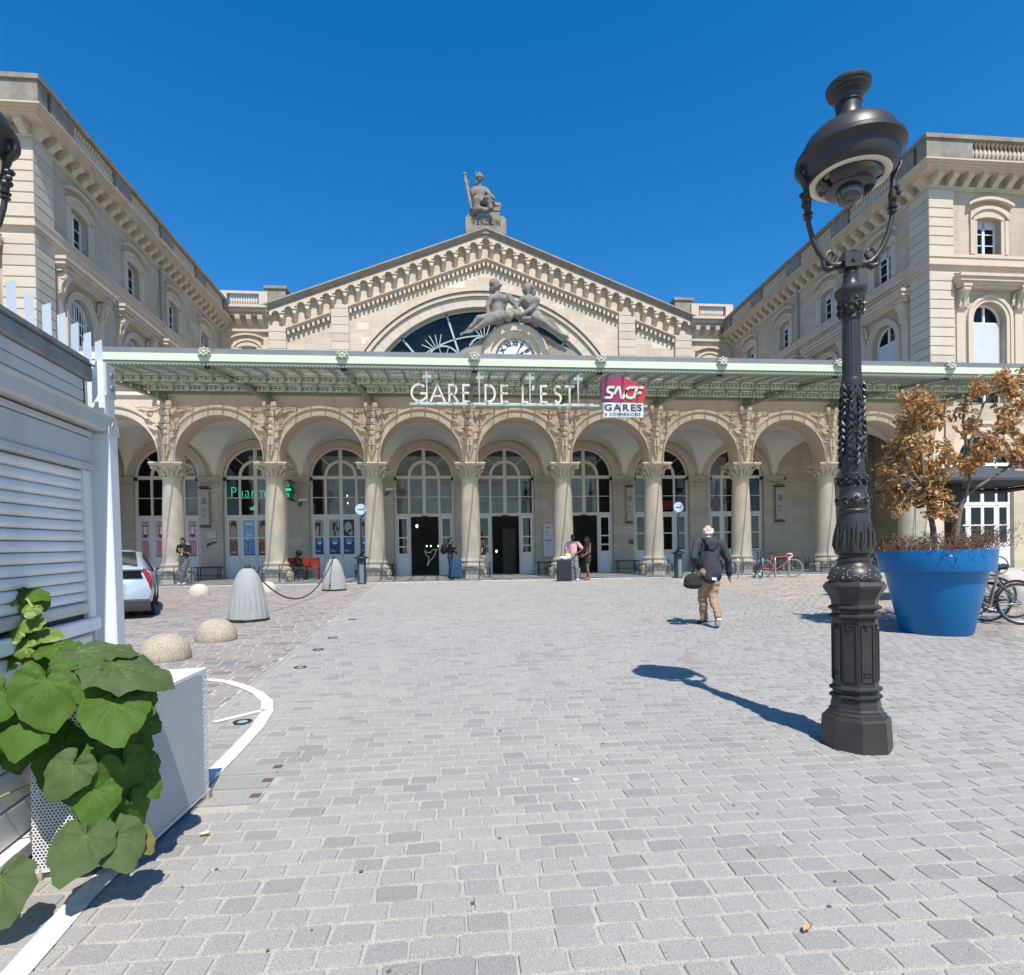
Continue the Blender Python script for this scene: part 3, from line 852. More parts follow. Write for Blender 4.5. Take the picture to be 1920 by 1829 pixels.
# voussoirs of the great arch
NVG = 27; da = (pi - .7) / NVG
v = M(); r0, r1 = ARI + .12, ARO - .64
v.prism([(r0 * cos(t), r0 * sin(t)) for t in (-da * .49, 0, da * .49)] + [(r1 * cos(t), r1 * sin(t)) for t in (da * .49, 0, -da * .49)], -.05, .02, 'xz')
v.f = [f[::-1] for f in v.f]
mv = me_of('voussoir', v, QUOIN, 25)
for k in range(NVG): link('voussoir', mv, station, SP(AX, YG, AZ), (0, -(.35 + da * (k + .5)), 0))

# raking cornice: two runs of stepped mouldings
for s in (-1, 1):
    m = M()
    for (d, h0, h1) in ((.66, -.10, .0), (.60, -.20, -.10), (.54, -.30, -.20), (.48, -.38, -.30), (.43, -.46, -.38)):
        xa, xb = GX, GX + s * (GHW + (.2 if d > .58 else 0) + (d - .6) * .6)
        P = [(xa, YG - d, rake(xa) + h0), (xb, YG - d, rake(xb) + h0), (xb, YG - d, rake(xb) + h1), (xa, YG - d, rake(xa) + h1)]
        Q = [(p[0], YG + .9, p[2]) for p in P]
        m.add(P + Q, [(0, 1, 2, 3) if s > 0 else (3, 2, 1, 0), (4, 7, 6, 5), (0, 4, 5, 1), (1, 5, 6, 2), (2, 6, 7, 3), (3, 7, 4, 0)])
    ob('raking_cornice', m, SOOTSTONE, station, 0, W=True)
    m = M(); xa, xb = GX, GX + s * (GHW - 1.2)
    P = [(xa, YG - .55, rake(xa) + .0), (xb, YG - .55, rake(xb) + .0), (xb, YG - .55, rake(xb) + .07), (xa, YG - .55, rake(xa) + .07)]
    Q = [(p[0], YG + 12, p[2] + .0) for p in P]
    m.add(P + Q, [(0, 1, 2, 3), (4, 7, 6, 5), (0, 4, 5, 1), (1, 5, 6, 2), (2, 6, 7, 3), (3, 7, 4, 0)])
    ob('roof_edge', m, ZINC, station, 0, W=True)

# corbel arcade along the rake
STEP = 0.92; NH = 17
wall = M(); hw = .285
# front slab with arched niches: one column unit per bay, clipped by the sloping top
def unit(xc, w0, w1, top_of, zt, zb):
    """slab between w0..w1 with a round-topped notch of half width hw centred at xc, notch crown at zt, slab bottom zb"""
    n = 8; y0, y1 = YG - .38, YG
    P = [(xc + w0, zb)] + [(xc - hw, zb)] + [(xc - hw * cos(pi * k / n), zt - hw + hw * sin(pi * k / n)) for k in range(n + 1)] + [(xc + hw, zb), (xc + w1, zb)]
    V = []; F = []
    lower = P
    for (x, z) in lower: V += [(x, y0, z), (x, y0, top_of(x)), (x, y1, z)]
    for i in range(len(lower) - 1):
        o = i * 3; F += [(o, o + 3, o + 4, o + 1), (o, o + 2, o + 5, o + 3)]
    return V, F
corb = M(); corb.box(-.225, .225, -.50, 0, .40, .48); corb.box(-.20, .20, -.44, 0, .30, .40); corb.box(-.16, .16, -.36, 0, .0, .30)
corb.ball((0, -.42, .12), (.15, .14, .18), 10, 8); corb.ball((0, -.50, .05), (.07, .08, .07), 8, 6)
for s in (-1, 1):
    corb.ball((s * .12, -.42, .22), (.06, .07, .06), 6, 5)
corb.prism([(-.40, .0), (-.02, .0), (-.02, -.42), (-.12, -.34)], -.13, .13, 'yz')
mc = me_of('corbel', corb, STONE, 45)
for i in range(-NH, NH + 1):
    xc = GX + i * STEP
    crown = rake(xc) - .68
    zb = crown - .32
    wall.add(*unit(xc, -STEP / 2, STEP / 2, lambda x: rake(x) - .44, crown, zb))
    if i < NH:
        xm = xc + STEP / 2
        link('corbel', mc, station, SP(xm, YG, rake(xm) - 1.00 - .48))
ob('corbel_arcade', wall, STONE, station, 0, W=True)
# sloping string with dentils below the corbels (interrupted by the pilasters)
PIL = [(-13.28, -12.02), (-8.74, -7.45), (13.28, 14.60), (17.83, 19.19)]
m = M(); dn = M()
dn.box(-.085, .085, -.30, 0, -.26, .0); md = me_of('dentil', dn, STONE, 0)
for xa, xb in ((-12.02, -8.74), (-7.45, GX), (GX, 13.28), (14.60, 17.83)):
    for d, h0, h1 in ((.36, .0, .10), (.28, -.10, .0), (.42, .10, .18)):
        za, zb = rake(xa) - 2.34, rake(xb) - 2.34
        P = [(xa, YG - d, za + h0), (xb, YG - d, zb + h0), (xb, YG - d, zb + h1), (xa, YG - d, za + h1)]
        Q = [(p[0], YG + .02, p[2]) for p in P]
        m.add(P + Q, [(0, 1, 2, 3), (0, 4, 5, 1), (1, 5, 6, 2), (2, 6, 7, 3), (3, 7, 4, 0)])
    k = int((xb - xa) / .333)
    for j in range(k):
        x = xa + (j + .5) * (xb - xa) / k
        link('dentil', md, station, SP(x, YG, rake(x) - 2.44))
ob('string_course', m, STONE, station, 0, W=True)
# rusticated pilasters, block by block
for xa, xb in PIL:
    zt = rake((xa + xb) / 2) - 1.75; z = 9.3
    while z < zt:
        h = min(.62, zt - z)
        if z + h > 14.5:
            q = M(); q.cbox(xa, xb, YG - .24, YG + .01, z + .012, z + h - .012, .02); ob('quoin_stone', q, QUOIN, station, 0, W=True)
        z += .62
# big semicircular window with iron tracery
TR = pm('tracery_grey_green', (.36, .43, .41), .5)
m = M()
y0, y1 = YG + .38, YG + .50
def trace(pts, w): m.ribbon(pts, w, y0, y1)
R = ARI
trace(arc(AX, AZ, R - .1, .3, pi - .3, 40), .16)
for a in (50, 73, 107, 130, 28, 152):
    a = radians(a); trace([(AX + 3.4 * cos(a), AZ + 3.4 * sin(a)), (AX + R * cos(a), AZ + R * sin(a))], .14)
for a in (39, 61.5, 90, 118.5, 141):
    a = radians(a); cxr, czr = AX + 6.6 * cos(a), AZ + 6.6 * sin(a)
    trace(arc(cxr, czr, 1.25, 0, 2 * pi, 24), .11); trace(arc(cxr, czr, .42, 0, 2 * pi, 14), .08)
    for k in range(10): t = 2 * pi * k / 10; trace([(cxr + .42 * cos(t), czr + .42 * sin(t)), (cxr + 1.25 * cos(t), czr + 1.25 * sin(t))], .05)
    cx2, cz2 = AX + 8.25 * cos(a), AZ + 8.25 * sin(a)
    for k in range(-2, 3): trace([(AX + 7.9 * cos(a + .02 * k), AZ + 7.9 * sin(a + .02 * k)), (AX + (8.9 - .15 * abs(k)) * cos(a + .05 * k), AZ + (8.9 - .15 * abs(k)) * sin(a + .05 * k))], .06)
trace(arc(AX, AZ, 7.9, .3, pi - .3, 40), .09); trace(arc(AX, AZ, 5.3, .4, pi - .4, 40), .09)
tw = ob('great_window', m, TR, station, 0, W=True)
GREATGLASS = glass_mat('great_window_glass', (.35, .37, .40), .8, (.10, .11, .12), 1.5, .8)
for k in range(14):
    a, b = .28 + (pi - .56) * k / 14, .28 + (pi - .56) * (k + 1) / 14
    q = M(); q.add([(x, YG + .55 + .01 * (k % 3), z) for x, z in arc(AX, AZ, R, a, b, 4) + arc(AX, AZ, 3.0, b, a, 2)], [tuple(range(8))])
    ob('pane', q, GREATGLASS, tw, 0, W=True)
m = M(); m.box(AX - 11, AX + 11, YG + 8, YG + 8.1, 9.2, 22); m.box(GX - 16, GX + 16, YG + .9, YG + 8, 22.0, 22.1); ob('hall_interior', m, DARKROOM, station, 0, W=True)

# attic blocks at both ends of the gable and link blocks with balustrades
def baluster_mesh():
    q = M(); q.lathe([(.09, 0), (.09, .06), (.05, .10), (.10, .28), (.10, .36), (.05, .55), (.05, .68), (.085, .72), (.085, .78)], n=8); return me_of('baluster', q, STONE, 50)
MB = baluster_mesh()
link_x = {-1: (-16.73, -13.25), 1: (19.12, 22.55)}
for s in (-1, 1):
    xa, xb = link_x[s]
    m = M(); wx = (xa + xb) / 2 + (.3 if s < 0 else -.25); m.opening(xa, xb, 9.2, 20.9, wx - .62, wx + .62, 16.2, lambda x: 18.16, YG + .05, YG + .6, 4)
    ob('link_wall', m, ASHLAR, station, W=True)
    m = M()
    for d, z0, z1 in ((.55, 20.55, 20.80), (.75, 20.80, 20.95), (.15, 19.25, 19.42), (.30, 20.35, 20.55)): m.box(xa, xb, YG - d, YG + .3, z0, z1)
    m.box(xa, xb, YG - .45, YG + .05, 20.95, 21.12); m.box(xa, xb, YG - .42, YG + .02, 21.92, 22.10)
    ob('cornice', m, STONE, station, 0, W=True)
    n = 11
    for k in range(n):
        x = xa + .85 + (xb - xa - 1.5) * k / n
        link('baluster', MB, station, SP(x, YG - .2, 21.12))
    m = M(); m.box(xa, xa + .6, YG - .44, YG, 21.12, 21.92); m.box(xb - .6, xb, YG - .44, YG, 21.12, 21.92); ob('parapet_pier', m, STONE, station, 0, W=True)
    for k in range(4):
        q = M(); x = xa + .35 + k * .8; q.prism([(YG - .5, 20.35), (YG + .05, 20.35), (YG + .05, 19.75), (YG - .2, 19.8), (YG - .45, 20.05)], x, x + .34, 'yz'); ob('corbel', q, STONE, station, 30, W=True)
    c0 = -12.7 if s < 0 else 18.55
    m = M(); m.box(c0 - .72, c0 + .72, YG - .3, YG + .8, 21.0, 22.35); m.box(c0 - .82, c0 + .82, YG - .4, YG + .9, 22.35, 22.56); ob('attic_block', m, DARKSTONE, station, 0, W=True)
# ------------------------------------------------------------------ side wings
WINGW = pm('wing_stone', (0.53, 0.45, 0.355), 0.88, var=0.45, vs=.6, col2=(0.38, 0.31, 0.235), streak=0.25, bump=0.2, bs=40, ashlar=(1.3, .46, .006), spec=.2)
SASH = pm('white_sash', (.74, .75, .76), .4)
BLIND = pm('pale_blind', (.52, .55, .60), .7, var=.2, vs=2)
# ---- shared pieces, all facing -y with the wall face at y = 0
def seg(cx, z, hw, rise):           # segmental head
    r = (hw * hw + rise * rise) / (2 * rise)
    return lambda x: z + sqrt(max(0, r * r - (x - cx) ** 2)) - (r - rise)
def surround_upper():
    m = M(); t = seg(0, 17.86, .62, .10); t2 = seg(0, 18.02, .80, .30); t3 = seg(0, 18.12, 1.06, .34)
    for s in (-1, 1):
        a, b = sorted((s * .62, s * .80)); m.box(a, b, -.06, .02, 16.2, 17.78)
        a, b = sorted((s * .80, s * .98)); m.box(a, b, -.10, .02, 16.2, 17.80)
    n = 12
    for (ta, tb, w, d) in ((t, t2, .80, .06), (t2, t3, 1.0, .13)):
        V = []; F = []
        for k in range(n + 1):
            x = -w + 2 * w * k / n; za, zb = ta(x), max(tb(x), ta(x) + .03)
            V += [(x, -d, za), (x, -d, zb), (x, .02, za), (x, .02, zb)]
        for k in range(n): o = 4 * k; F += [(o, o + 4, o + 5, o + 1), (o, o + 2, o + 6, o + 4), (o + 1, o + 5, o + 7, o + 3)]
        F += [(0, 1, 3, 2), (4 * n, 4 * n + 2, 4 * n + 3, 4 * n + 1)]
        m.add(V, F)
    t4 = seg(0, 18.40, 1.16, .30); V = []; F = []
    for k in range(n + 1):
        x = -1.16 + 2.32 * k / n; V += [(x, -.24, t4(x)), (x, -.24, t4(x) + .13), (x, .02, t4(x)), (x, .02, t4(x) + .13)]
    for k in range(n): o = 4 * k; F += [(o, o + 4, o + 5, o + 1), (o, o + 2, o + 6, o + 4), (o + 1, o + 5, o + 7, o + 3)]
    F += [(0, 1, 3, 2), (4 * n, 4 * n + 2, 4 * n + 3, 4 * n + 1)]; m.add(V, F)
    return me_of('window_surround', m, STONE, 30)
def sash_upper():
    m = M(); y0, y1 = .28, .36
    m.box(-.62, -.55, y0, y1, 16.2, 17.95); m.box(.55, .62, y0, y1, 16.2, 17.95); m.box(-.55, .55, y0, y1, 17.86, 17.97); m.box(-.55, .55, y0, y1, 16.2, 16.27)
    m.box(-.06, .06, y0 - .02, y1, 16.27, 17.86)
    for z in (16.80, 17.33):
        for s in (-1, 1): a, b = sorted((s * .06, s * .55)); m.box(a, b, y0 + .02, y1, z - .018, z + .018)
    return me_of('window', m, SASH, 30)
def surround_arch():
    m = M(); m.ring(0, 13.12, .86, 1.02, 0, pi, -.07, .02, 24); m.ring(0, 13.12, 1.02, 1.17, 0, pi, -.12, .02, 24)
    for s in (-1, 1):
        a, b = sorted((s * .86, s * 1.02)); m.box(a, b, -.07, .02, 9.3, 13.12)
        a, b = sorted((s * 1.02, s * 1.17)); m.box(a, b, -.12, .02, 9.3, 13.12)
        a, b = sorted((s * 1.30, s * 1.72)); m.box(a, b, -.06, .02, 9.3, 14.6)
        for k in range(10):
            t = k / 9; leaf_relief(m, s * (1.10 + .1 * t), 13.75 + .5 * t, radians(90 - s * (10 + 50 * rr.random())), .28, .04, -.02)
    return me_of('window_surround', m, STONE, 35)
def hood():
    m = M()
    for d, w, z0, z1 in ((.40, 1.84, 14.62, 14.74), (.52, 1.92, 14.74, 14.92), (.60, 1.98, 14.92, 15.06), (.30, 1.80, 14.50, 14.62)): m.box(-w, w, -d, .02, z0, z1)
    return me_of('window_hood', m, STONE, 0)
def console():
    m = M(); P = [(.0, 14.5), (-.42, 14.5), (-.46, 14.36), (-.40, 14.22), (-.27, 14.08), (-.20, 13.9), (-.20, 13.75), (-.16, 13.6), (-.06, 13.5), (0, 13.46)]
    m.prism(P, -.17, .17, 'yz'); m.prism([(.02, 14.62), (-.48, 14.62), (-.48, 14.5), (.02, 14.5)], -.22, .22, 'yz')
    for s in (-1, 1):
        m.tube([(s * .17, y, z) for y, z in arc(-.27, 14.32, .11, 0, 1.8 * pi, 10)], .035, 6)
        m.tube([(s * .17, y, z) for y, z in arc(-.12, 13.66, .07, 0, 1.8 * pi, 8)], .028, 6)
    m.tube([(0, -.40, 14.3), (0, -.28, 14.0), (0, -.22, 13.7)], [.06, .05, .03], 6)
    return me_of('console', m, STONE, 35)
def sash_arch(kind):
    m = M(); y0, y1 = .30, .40
    m.ring(0, 13.12, .76, .86, 0, pi, y0, y1, 24)
    for s in (-1, 1): a, b = sorted((s * .76, s * .86)); m.box(a, b, y0, y1, 9.3, 13.12)
    m.box(-.05, .05, y0 - .02, y1, 9.3, 13.88); m.box(-.76, .76, y0 - .02, y1, 13.02, 13.12); m.box(-.76, .76, y0, y1, 11.05, 11.13)
    return me_of('window', m, SASH, 30)
def corbel_w():
    m = M(); m.prism([(.02, 19.72), (-.54, 19.72), (-.56, 19.60), (-.50, 19.50), (-.36, 19.45), (-.26, 19.38), (-.20, 19.28), (.02, 19.22)], -.15, .15, 'yz'); m.box(-.18, .18, -.58, .02, 19.70, 19.758)
    return me_of('corbel', m, STONE, 35)
def q_rect(xa, xb, za, zb, y, mat): q = M(); q.add([(xa, y, za), (xb, y, za), (xb, y, zb), (xa, y, zb)], [(0, 1, 2, 3)]); return me_of('pane', q, mat, 0)
SU, SH, SA, HO, CO, SAR, CW = surround_upper(), sash_upper(), surround_arch(), hood(), console(), sash_arch(0), corbel_w()
PU = [q_rect(a, b, za, zb, .33, GLASS) for a, b in ((-.55, -.06), (.06, .55)) for za, zb in ((16.27, 16.78), (16.82, 17.31), (17.35, 17.86))]
def half(s):
    q = M(); P = [(0, 13.12)] + arc(0, 13.12, .76, 0 if s > 0 else pi / 2, pi / 2 if s > 0 else pi, 8); q.add([(x, .35, z) for x, z in P], [tuple(range(len(P)))]); return me_of('pane', q, GLASS, 0)
PAH = [half(1), half(-1)]
PAL = [q_rect(a, b, 11.13, 13.02, .35, GLASS) for a, b in ((-.76, -.05), (.05, .76))] + [q_rect(a, b, 9.3, 11.05, .35, GLASS) for a, b in ((-.76, -.05), (.05, .76))]
q = M(); q.box(-.76, .76, .26, .28, 11.1, 13.04); PBL = me_of('blind', q, BLIND, 0)
q = M(); q.box(-.80, .80, .26, .29, 17.55, 17.95); PBU = me_of('roller_blind', q, BLIND, 0)
q = M()
for k in range(9): q.tube([(-.72 + k * .18, .20, 9.3), (-.72 + k * .18, .20, 13.12 + sqrt(max(0, .74 ** 2 - (-.72 + k * .18) ** 2)))], .018, 5)
for z in (10.2, 11.4, 12.5): q.box(-.78, .78, .18, .22, z, z + .05)
q.ring(0, 13.12, .72, .77, 0, pi, .18, .22, 20)
GRILLE = me_of('grille', q, SASH, 30)

def wall_run(root, T, length, wins, blinds, grille, flip=False, lower=9.2, front=False):
    """dress a wall of the wing; T maps the local frame (x along, -y outward) to the wing; flip puts the street corner at x = length"""
    Rz = T.to_euler()
    L_ = length
    def X(a, b): return (L_ - b, L_ - a) if flip else (a, b)
    def put(name, me, x=0, y=0, z=0):
        o = link(name, me, root); o.location = T @ Vector((L_ - x if flip else x, y, z)); o.rotation_euler = Rz
        return o
    m = M(); m.T = T; ws = sorted((L_ - w) if flip else w for w in wins); edges = [0]
    for i, w in enumerate(ws): edges.append((ws[i] + ws[i + 1]) / 2 if i + 1 < len(ws) else L_)
    if not front: edges = ([0] + edges[1:-1] + [L_ - .6]) if flip else ([.6] + edges[1:])
    for i, w in enumerate(ws):
        a, b = edges[i], edges[i + 1]
        m.opening(a, b, 15.6, 19.95, w - .62, w + .62, 16.2, lambda x, w=w: seg(w, 17.86, .62, .10)(x), 0, .6, 8)
        m.opening(a, b, lower, 15.6, w - .86, w + .86, lower, lambda x, w=w: 13.12 + sqrt(max(0, .86 ** 2 - (x - w) ** 2)), 0, .6, 16)
    ob('wall', m, WINGW, root)
    def runs(name, rows, mat):
        m = M(); m.T = T
        for d, z0, z1 in rows: a, b = X(-d if front else .021, L_); m.box(a, b, -d, .02, z0, z1)
        ob(name, m, mat, root, 0)
    runs('string_course', ((.12, 15.45, 15.58), (.22, 15.58, 15.72), (.16, 15.72, 15.95), (.20, 15.95, 16.08), (.06, 15.28, 15.45)), STONE)
    runs('cornice', ((.08, 19.12, 19.20), (.14, 19.20, 19.28), (.62, 19.76, 19.84), (.72, 19.84, 19.92), (.84, 19.92, 19.98), (.92, 19.98, 20.04)), STONE)
    for k in range(int(L_ / .75) + 1): put('corbel', CW, .17 + k * .75)
    m = M(); m.T = T
    def bx(a, b, *r): a, b = X(a, b); m.box(a, b, *r)
    e = 1 if front else 0; bx(-.80 if front else .021, L_, -.80, .1, 20.04, 20.16); bx(-.86 if front else .021, L_, -.86, .0, 20.98, 21.17)
    x = 1.5; panels = []; bx(-.78 if front else .021, 1.5, -.78, -.2, 20.16, 20.98)
    while x + 3.4 < L_:
        panels.append((x, x + 3.2)); bx(x + 3.2, min(L_, x + 4.6), -.78, -.2, 20.16, 20.98); x += 4.6
    if x < L_: bx(x, L_, -.78, -.2, 20.16, 20.98)
    ob('parapet', m, DARKSTONE, root, 0)
    for a, b in panels:
        k = int((b - a) / .21)
        for j in range(k):
            o = put('baluster', MB, a + (j + .5) * (b - a) / k, -.60, 20.16); o.scale = (1, 1, 1.05)
    for zlo, zhi, cnt in ((lower, 15.28, 14), (16.08, 19.11, 7)):
        for k in range(cnt):
            h = (zhi - zlo) / cnt; z = zlo + k * h
            q = M(); q.T = T; a, b = X(-.13 if front else .021, 1.12); q.cbox(a, b, -.13, .02, z + .012, z + h - .012, .025); ob('quoin_stone', q, QUOIN, root, 0)
    for i, w in enumerate(wins):
        put('window_surround', SU, w); o = put('window', SH, w)
        for p in PU: link('pane', p, o)
        if i in blinds: link('roller_blind', PBU, o)
        put('window_surround', SA, w); put('window_hood', HO, w)
        for s in (-1, 1): put('console', CO, w + s * 1.5)
        o = put('window', SAR, w)
        for p in PAH + PAL: link('pane', p, o)
        if grille: link('grille', GRILLE, o)
        elif i in blinds: link('blind', PBL, o)
        m = M(); m.T = T; a, b = X(w - .75, w + .75); m.box(a, b, -.08, .3, 16.12, 16.2); ob('sill', m, STONE, root, 0)
    m = M(); m.T = T; m.box(.7, L_ - .7, 2.6, 2.7, 9.2, 19.5); m.box(.3, L_ - .3, .62, 2.6, 15.3, 15.4); ob('interior', m, DARKROOM, root, 0)

WINS = [3.05, 7.65, 12.25, 16.85]; LEN = 20.4
wl_ = thing('wing_building', 'long pale stone wing with grilled arched windows rising behind the white kiosk', 'building', (-16.73, 26.1, 1.0), group='matching side wings of the station')
wall_run(wl_, Matrix.Translation((0, 0, -1)) @ Matrix.Rotation(pi / 2, 4, 'Z'), LEN, WINS, (), True)
wall_run(wl_, Matrix.Translation((-9.6, 0, -1)), 9.6, [3.0, 7.6], (), True, flip=True, front=True)
wr_ = thing('wing_building', 'long pale stone wing with pale blinds in its arched windows, behind the street lamp', 'building', (22.55, 26.0, 1.0), group='matching side wings of the station')
wall_run(wr_, Matrix.Translation((0, LEN, -1.3)) @ Matrix.Rotation(-pi / 2, 4, 'Z'), LEN, WINS, (0, 1, 2, 3), False, flip=True)
wall_run(wr_, Matrix.Translation((0, 0, -1.3)), 9.6, [3.0, 7.6], (0, 1), False, front=True)
for r_, x0, x1 in ((wl_, -9.6, 0), (wr_, 0, 9.6)):
    m = M(); m.box(x0 + .1, x1 - .1, .1, LEN, 18.65, 18.75); ob('roof', m, ZINC, r_, 0)
    m = M()
    if x0 < 0: m.box(x0, x1, 0, .6, -.2, 8.2)
    m.box((x1 - .6) if x0 < 0 else x0, x1 if x0 < 0 else x0 + .6, .6, LEN, -.2, 8.2)
    ob('base_wall', m, WINGW, r_, 0)
# ground floor of the right wing: one big arched window like those of the portico
m = M(); m.T = Matrix.Translation((2.72, 0, -1))
m.opening(-2.72, 2.2, 1.0, 8.9, -1.48, 1.48, 1.0, lambda x: 6.02 + sqrt(max(0, 1.48 ** 2 - x * x)), 0, .6, 24)
m.opening(2.2, 6.88, 1.0, 8.9, 4.6 - 1.48, 4.6 + 1.48, 1.0, lambda x: 6.02 + sqrt(max(0, 1.48 ** 2 - (x - 4.6) ** 2)), 0, .6, 24)
ob('ground_floor_wall', m, WINGW, wr_, 30)
for x in (2.72, 7.32):
    q = M(); q.T = Matrix.Translation((x, 0, -1)); q.ring(0, 6.02, 1.48, 1.85, 0, pi, -.08, .02, 28); q.ring(0, 6.02, 1.85, 2.0, 0, pi, -.16, .02, 28)
    ob('arch_moulding', q, STONE, wr_, 30)
    w = link('window', fm, wr_, (x, .12, -1))
    for p in panes: link('pane', p, w)
    for d, gl, a, b in DC:
        o = link('door', d, wr_, (x, .12, -1))
        for g in gl: link('pane', g, o)
m = M(); m.box(.1, 9.6, 3, 3.1, -.1, 8); ob('interior', m, DARKROOM, wr_, 0)
for z in range(8):
    q = M(); q.T = Matrix.Translation((0, 0, -1)); q.cbox(-.1, 1.1, -.12, .02, 1.15 + z * .6 + .015, 1.15 + z * .6 + .585, .03); ob('quoin_stone', q, QUOIN, wr_, 0)
# drainpipes
PIPE = pm('drainpipe', (.33, .32, .30), .6, var=.3, vs=3)
for r_, x, w in ((wl_, .12, 10.6), (wr_, -.12, 10.6)):
    m = M(); m.tube([(x, w, 18.2), (x, w, 8)], .075, 10)
    for z in (10.5, 12.5, 14.2, 17, 18.6): m.tube([(x, w, z), (x, w, z + .08)], .095, 10)
    m.lathe([(.08, 0), (.13, .1), (.13, .28), (.16, .32)], (x, w, 17.95), 10); ob('drainpipe', m, PIPE, r_, 40)
# small hooded windows in the link walls beside the gable
for wx, dz in ((-14.865, .28), (20.75, .0)):
    L = SP(wx, YG + .05, dz)
    link('window_surround', SU, station, L); o = link('window', SH, station, L)
    for p in PU: link('pane', p, o)
# ------------------------------------------------------------------ glass canopy in front of the arcade
CY0, CY1 = 18.88, 25.12
def cz(y): return 7.82 + (y - CY0) * 0.165
CXA, CXB = -11.75, 22.3
can = thing('glass_canopy', 'long pale green iron and glass canopy running above the arches of the portico', 'canopy', (2.83, 22.0, 8.0))
m = M(); m.box(CXA, CXB, CY0 - .10, CY0 + .12, 8.02, 8.20); ob('gutter', m, ZINC, can, 0, W=True)
m = M(); m.box(CXA, CXB, CY0 - .16, CY0 + .02, 7.80, 8.02)
ob('edge_beam', m, PALEGREEN, can, 0, W=True)
m = M(); m.box(CXA, CXB, CY0 - .13, CY0 + .12, 7.70, 7.80)
for k in range(int((CXB - CXA) / .11)): m.box(CXA + k * .11, CXA + k * .11 + .055, CY0 - .15, CY0 - .11, 7.665, 7.72)
ob('lower_beam', m, GREEN, can, 0, W=True)
ro = M()
for k in range(8):
    a = 2 * pi * k / 8; ro.tube([(0, -.05, 0), (.12 * cos(a), -.09, .10 * sin(a)), (.19 * cos(a), -.05, .155 * sin(a))], [.03, .05, .02], 6)
ro.ball((0, -.09, 0), (.06, .05, .06), 8, 6); ro.box(-.15, .15, -.04, .04, -.13, .12)
mro = me_of('rosette', ro, pm('rosette_paint', (.55, .58, .47), .6, var=.8, vs=14, col2=(.16, .17, .13)), 40)
CL = Vector((2.83, 22.0, 8.0))
# curved lattice brackets
def bracket():
    m = M(); n = 10
    top = lambda t: cz(CY0 + t * (CY1 - CY0)) - .10
    bot = lambda t: top(t) - .10 - .36 * t ** 1.6
    w = .085
    for k in range(n):
        t0, t1 = k / n, (k + 1) / n; y0_, y1_ = CY0 + t0 * (CY1 - CY0), CY0 + t1 * (CY1 - CY0)
        for lo0, hi0, lo1, hi1 in ((bot(t0), bot(t0) + .05, bot(t1), bot(t1) + .05), (top(t0) - .05, top(t0), top(t1) - .05, top(t1))):
            m.add([(-w, y0_, lo0), (w, y0_, lo0), (w, y0_, hi0), (-w, y0_, hi0), (-w, y1_, lo1), (w, y1_, lo1), (w, y1_, hi1), (-w, y1_, hi1)],
                  [(0, 4, 5, 1), (1, 5, 6, 2), (2, 6, 7, 3), (3, 7, 4, 0)])
        a, b = (y0_ + .02, bot(t0) + .05), (y1_ - .02, top(t1) - .05)
        c_, d = (y0_ + .02, top(t0) - .05), (y1_ - .02, bot(t1) + .05)
        for p, q_ in ((a, b), (c_, d)): m.tube([(0, p[0], p[1]), (0, q_[0], q_[1])], .022, 5)
        m.prism([(y0_ + .01, bot(t0) + .05), (y1_ - .25, bot(t1) + .05), (y1_ - .25, top(t1) - .05), (y0_ + .01, top(t0) - .05)], -.012, .012, 'yz')
    m.box(-w - .02, w + .02, CY1 - .10, CY1 + .02, bot(1) - .05, top(1) + .2)
    return m
mb = me_of('bracket', bracket(), GREEN, 30)
for i in range(0, 9):
    x = cx_(i)
    link('bracket', mb, can, Vector((x, 0, 0)) - CL + Vector((0, 0, 0)))
    if x < CXB: link('rosette', mro, can, Vector((x, CY0 - .16, 8.05)) - CL)
# pierced purlins
def purlin(y, h):
    m = M(); z = cz(y) - .06
    m.box(CXA, CXB, y - .03, y + .03, z - .05, z); m.box(CXA, CXB, y - .03, y + .03, z - h, z - h + .05)
    n = int((CXB - CXA) / .29)
    for k in range(n):
        x0 = CXA + k * .29; x1 = x0 + .29
        m.ribbon([(x0, z - h + .05), ((x0 + x1) / 2, z - h / 2 - .0), (x1, z - h + .05)], .05, y - .012, y + .012)
        m.ribbon([(x0, z - .05), ((x0 + x1) / 2, z - h / 2), (x1, z - .05)], .05, y - .012, y + .012)
        if k % 2: m.box(x0 - .03, x0 + .03, y - .02, y + .02, z - h, z)
    return m
PY = (20.95, 23.3)
for y in PY: ob('purlin', purlin(y, .26), GREEN, can, 0, W=True)
m = M(); m.box(CXA, CXB, CY1 - .12, CY1 + .06, cz(CY1) - .22, cz(CY1) + .1); ob('wall_beam', m, GREEN, can, 0, W=True)
m = M(); m.box(CXA, CXB, 24.66, CY1 - .14, cz(24.9) + .10, cz(24.9) + .16); ob('wall_gutter', m, ZINC, can, 0, W=True)
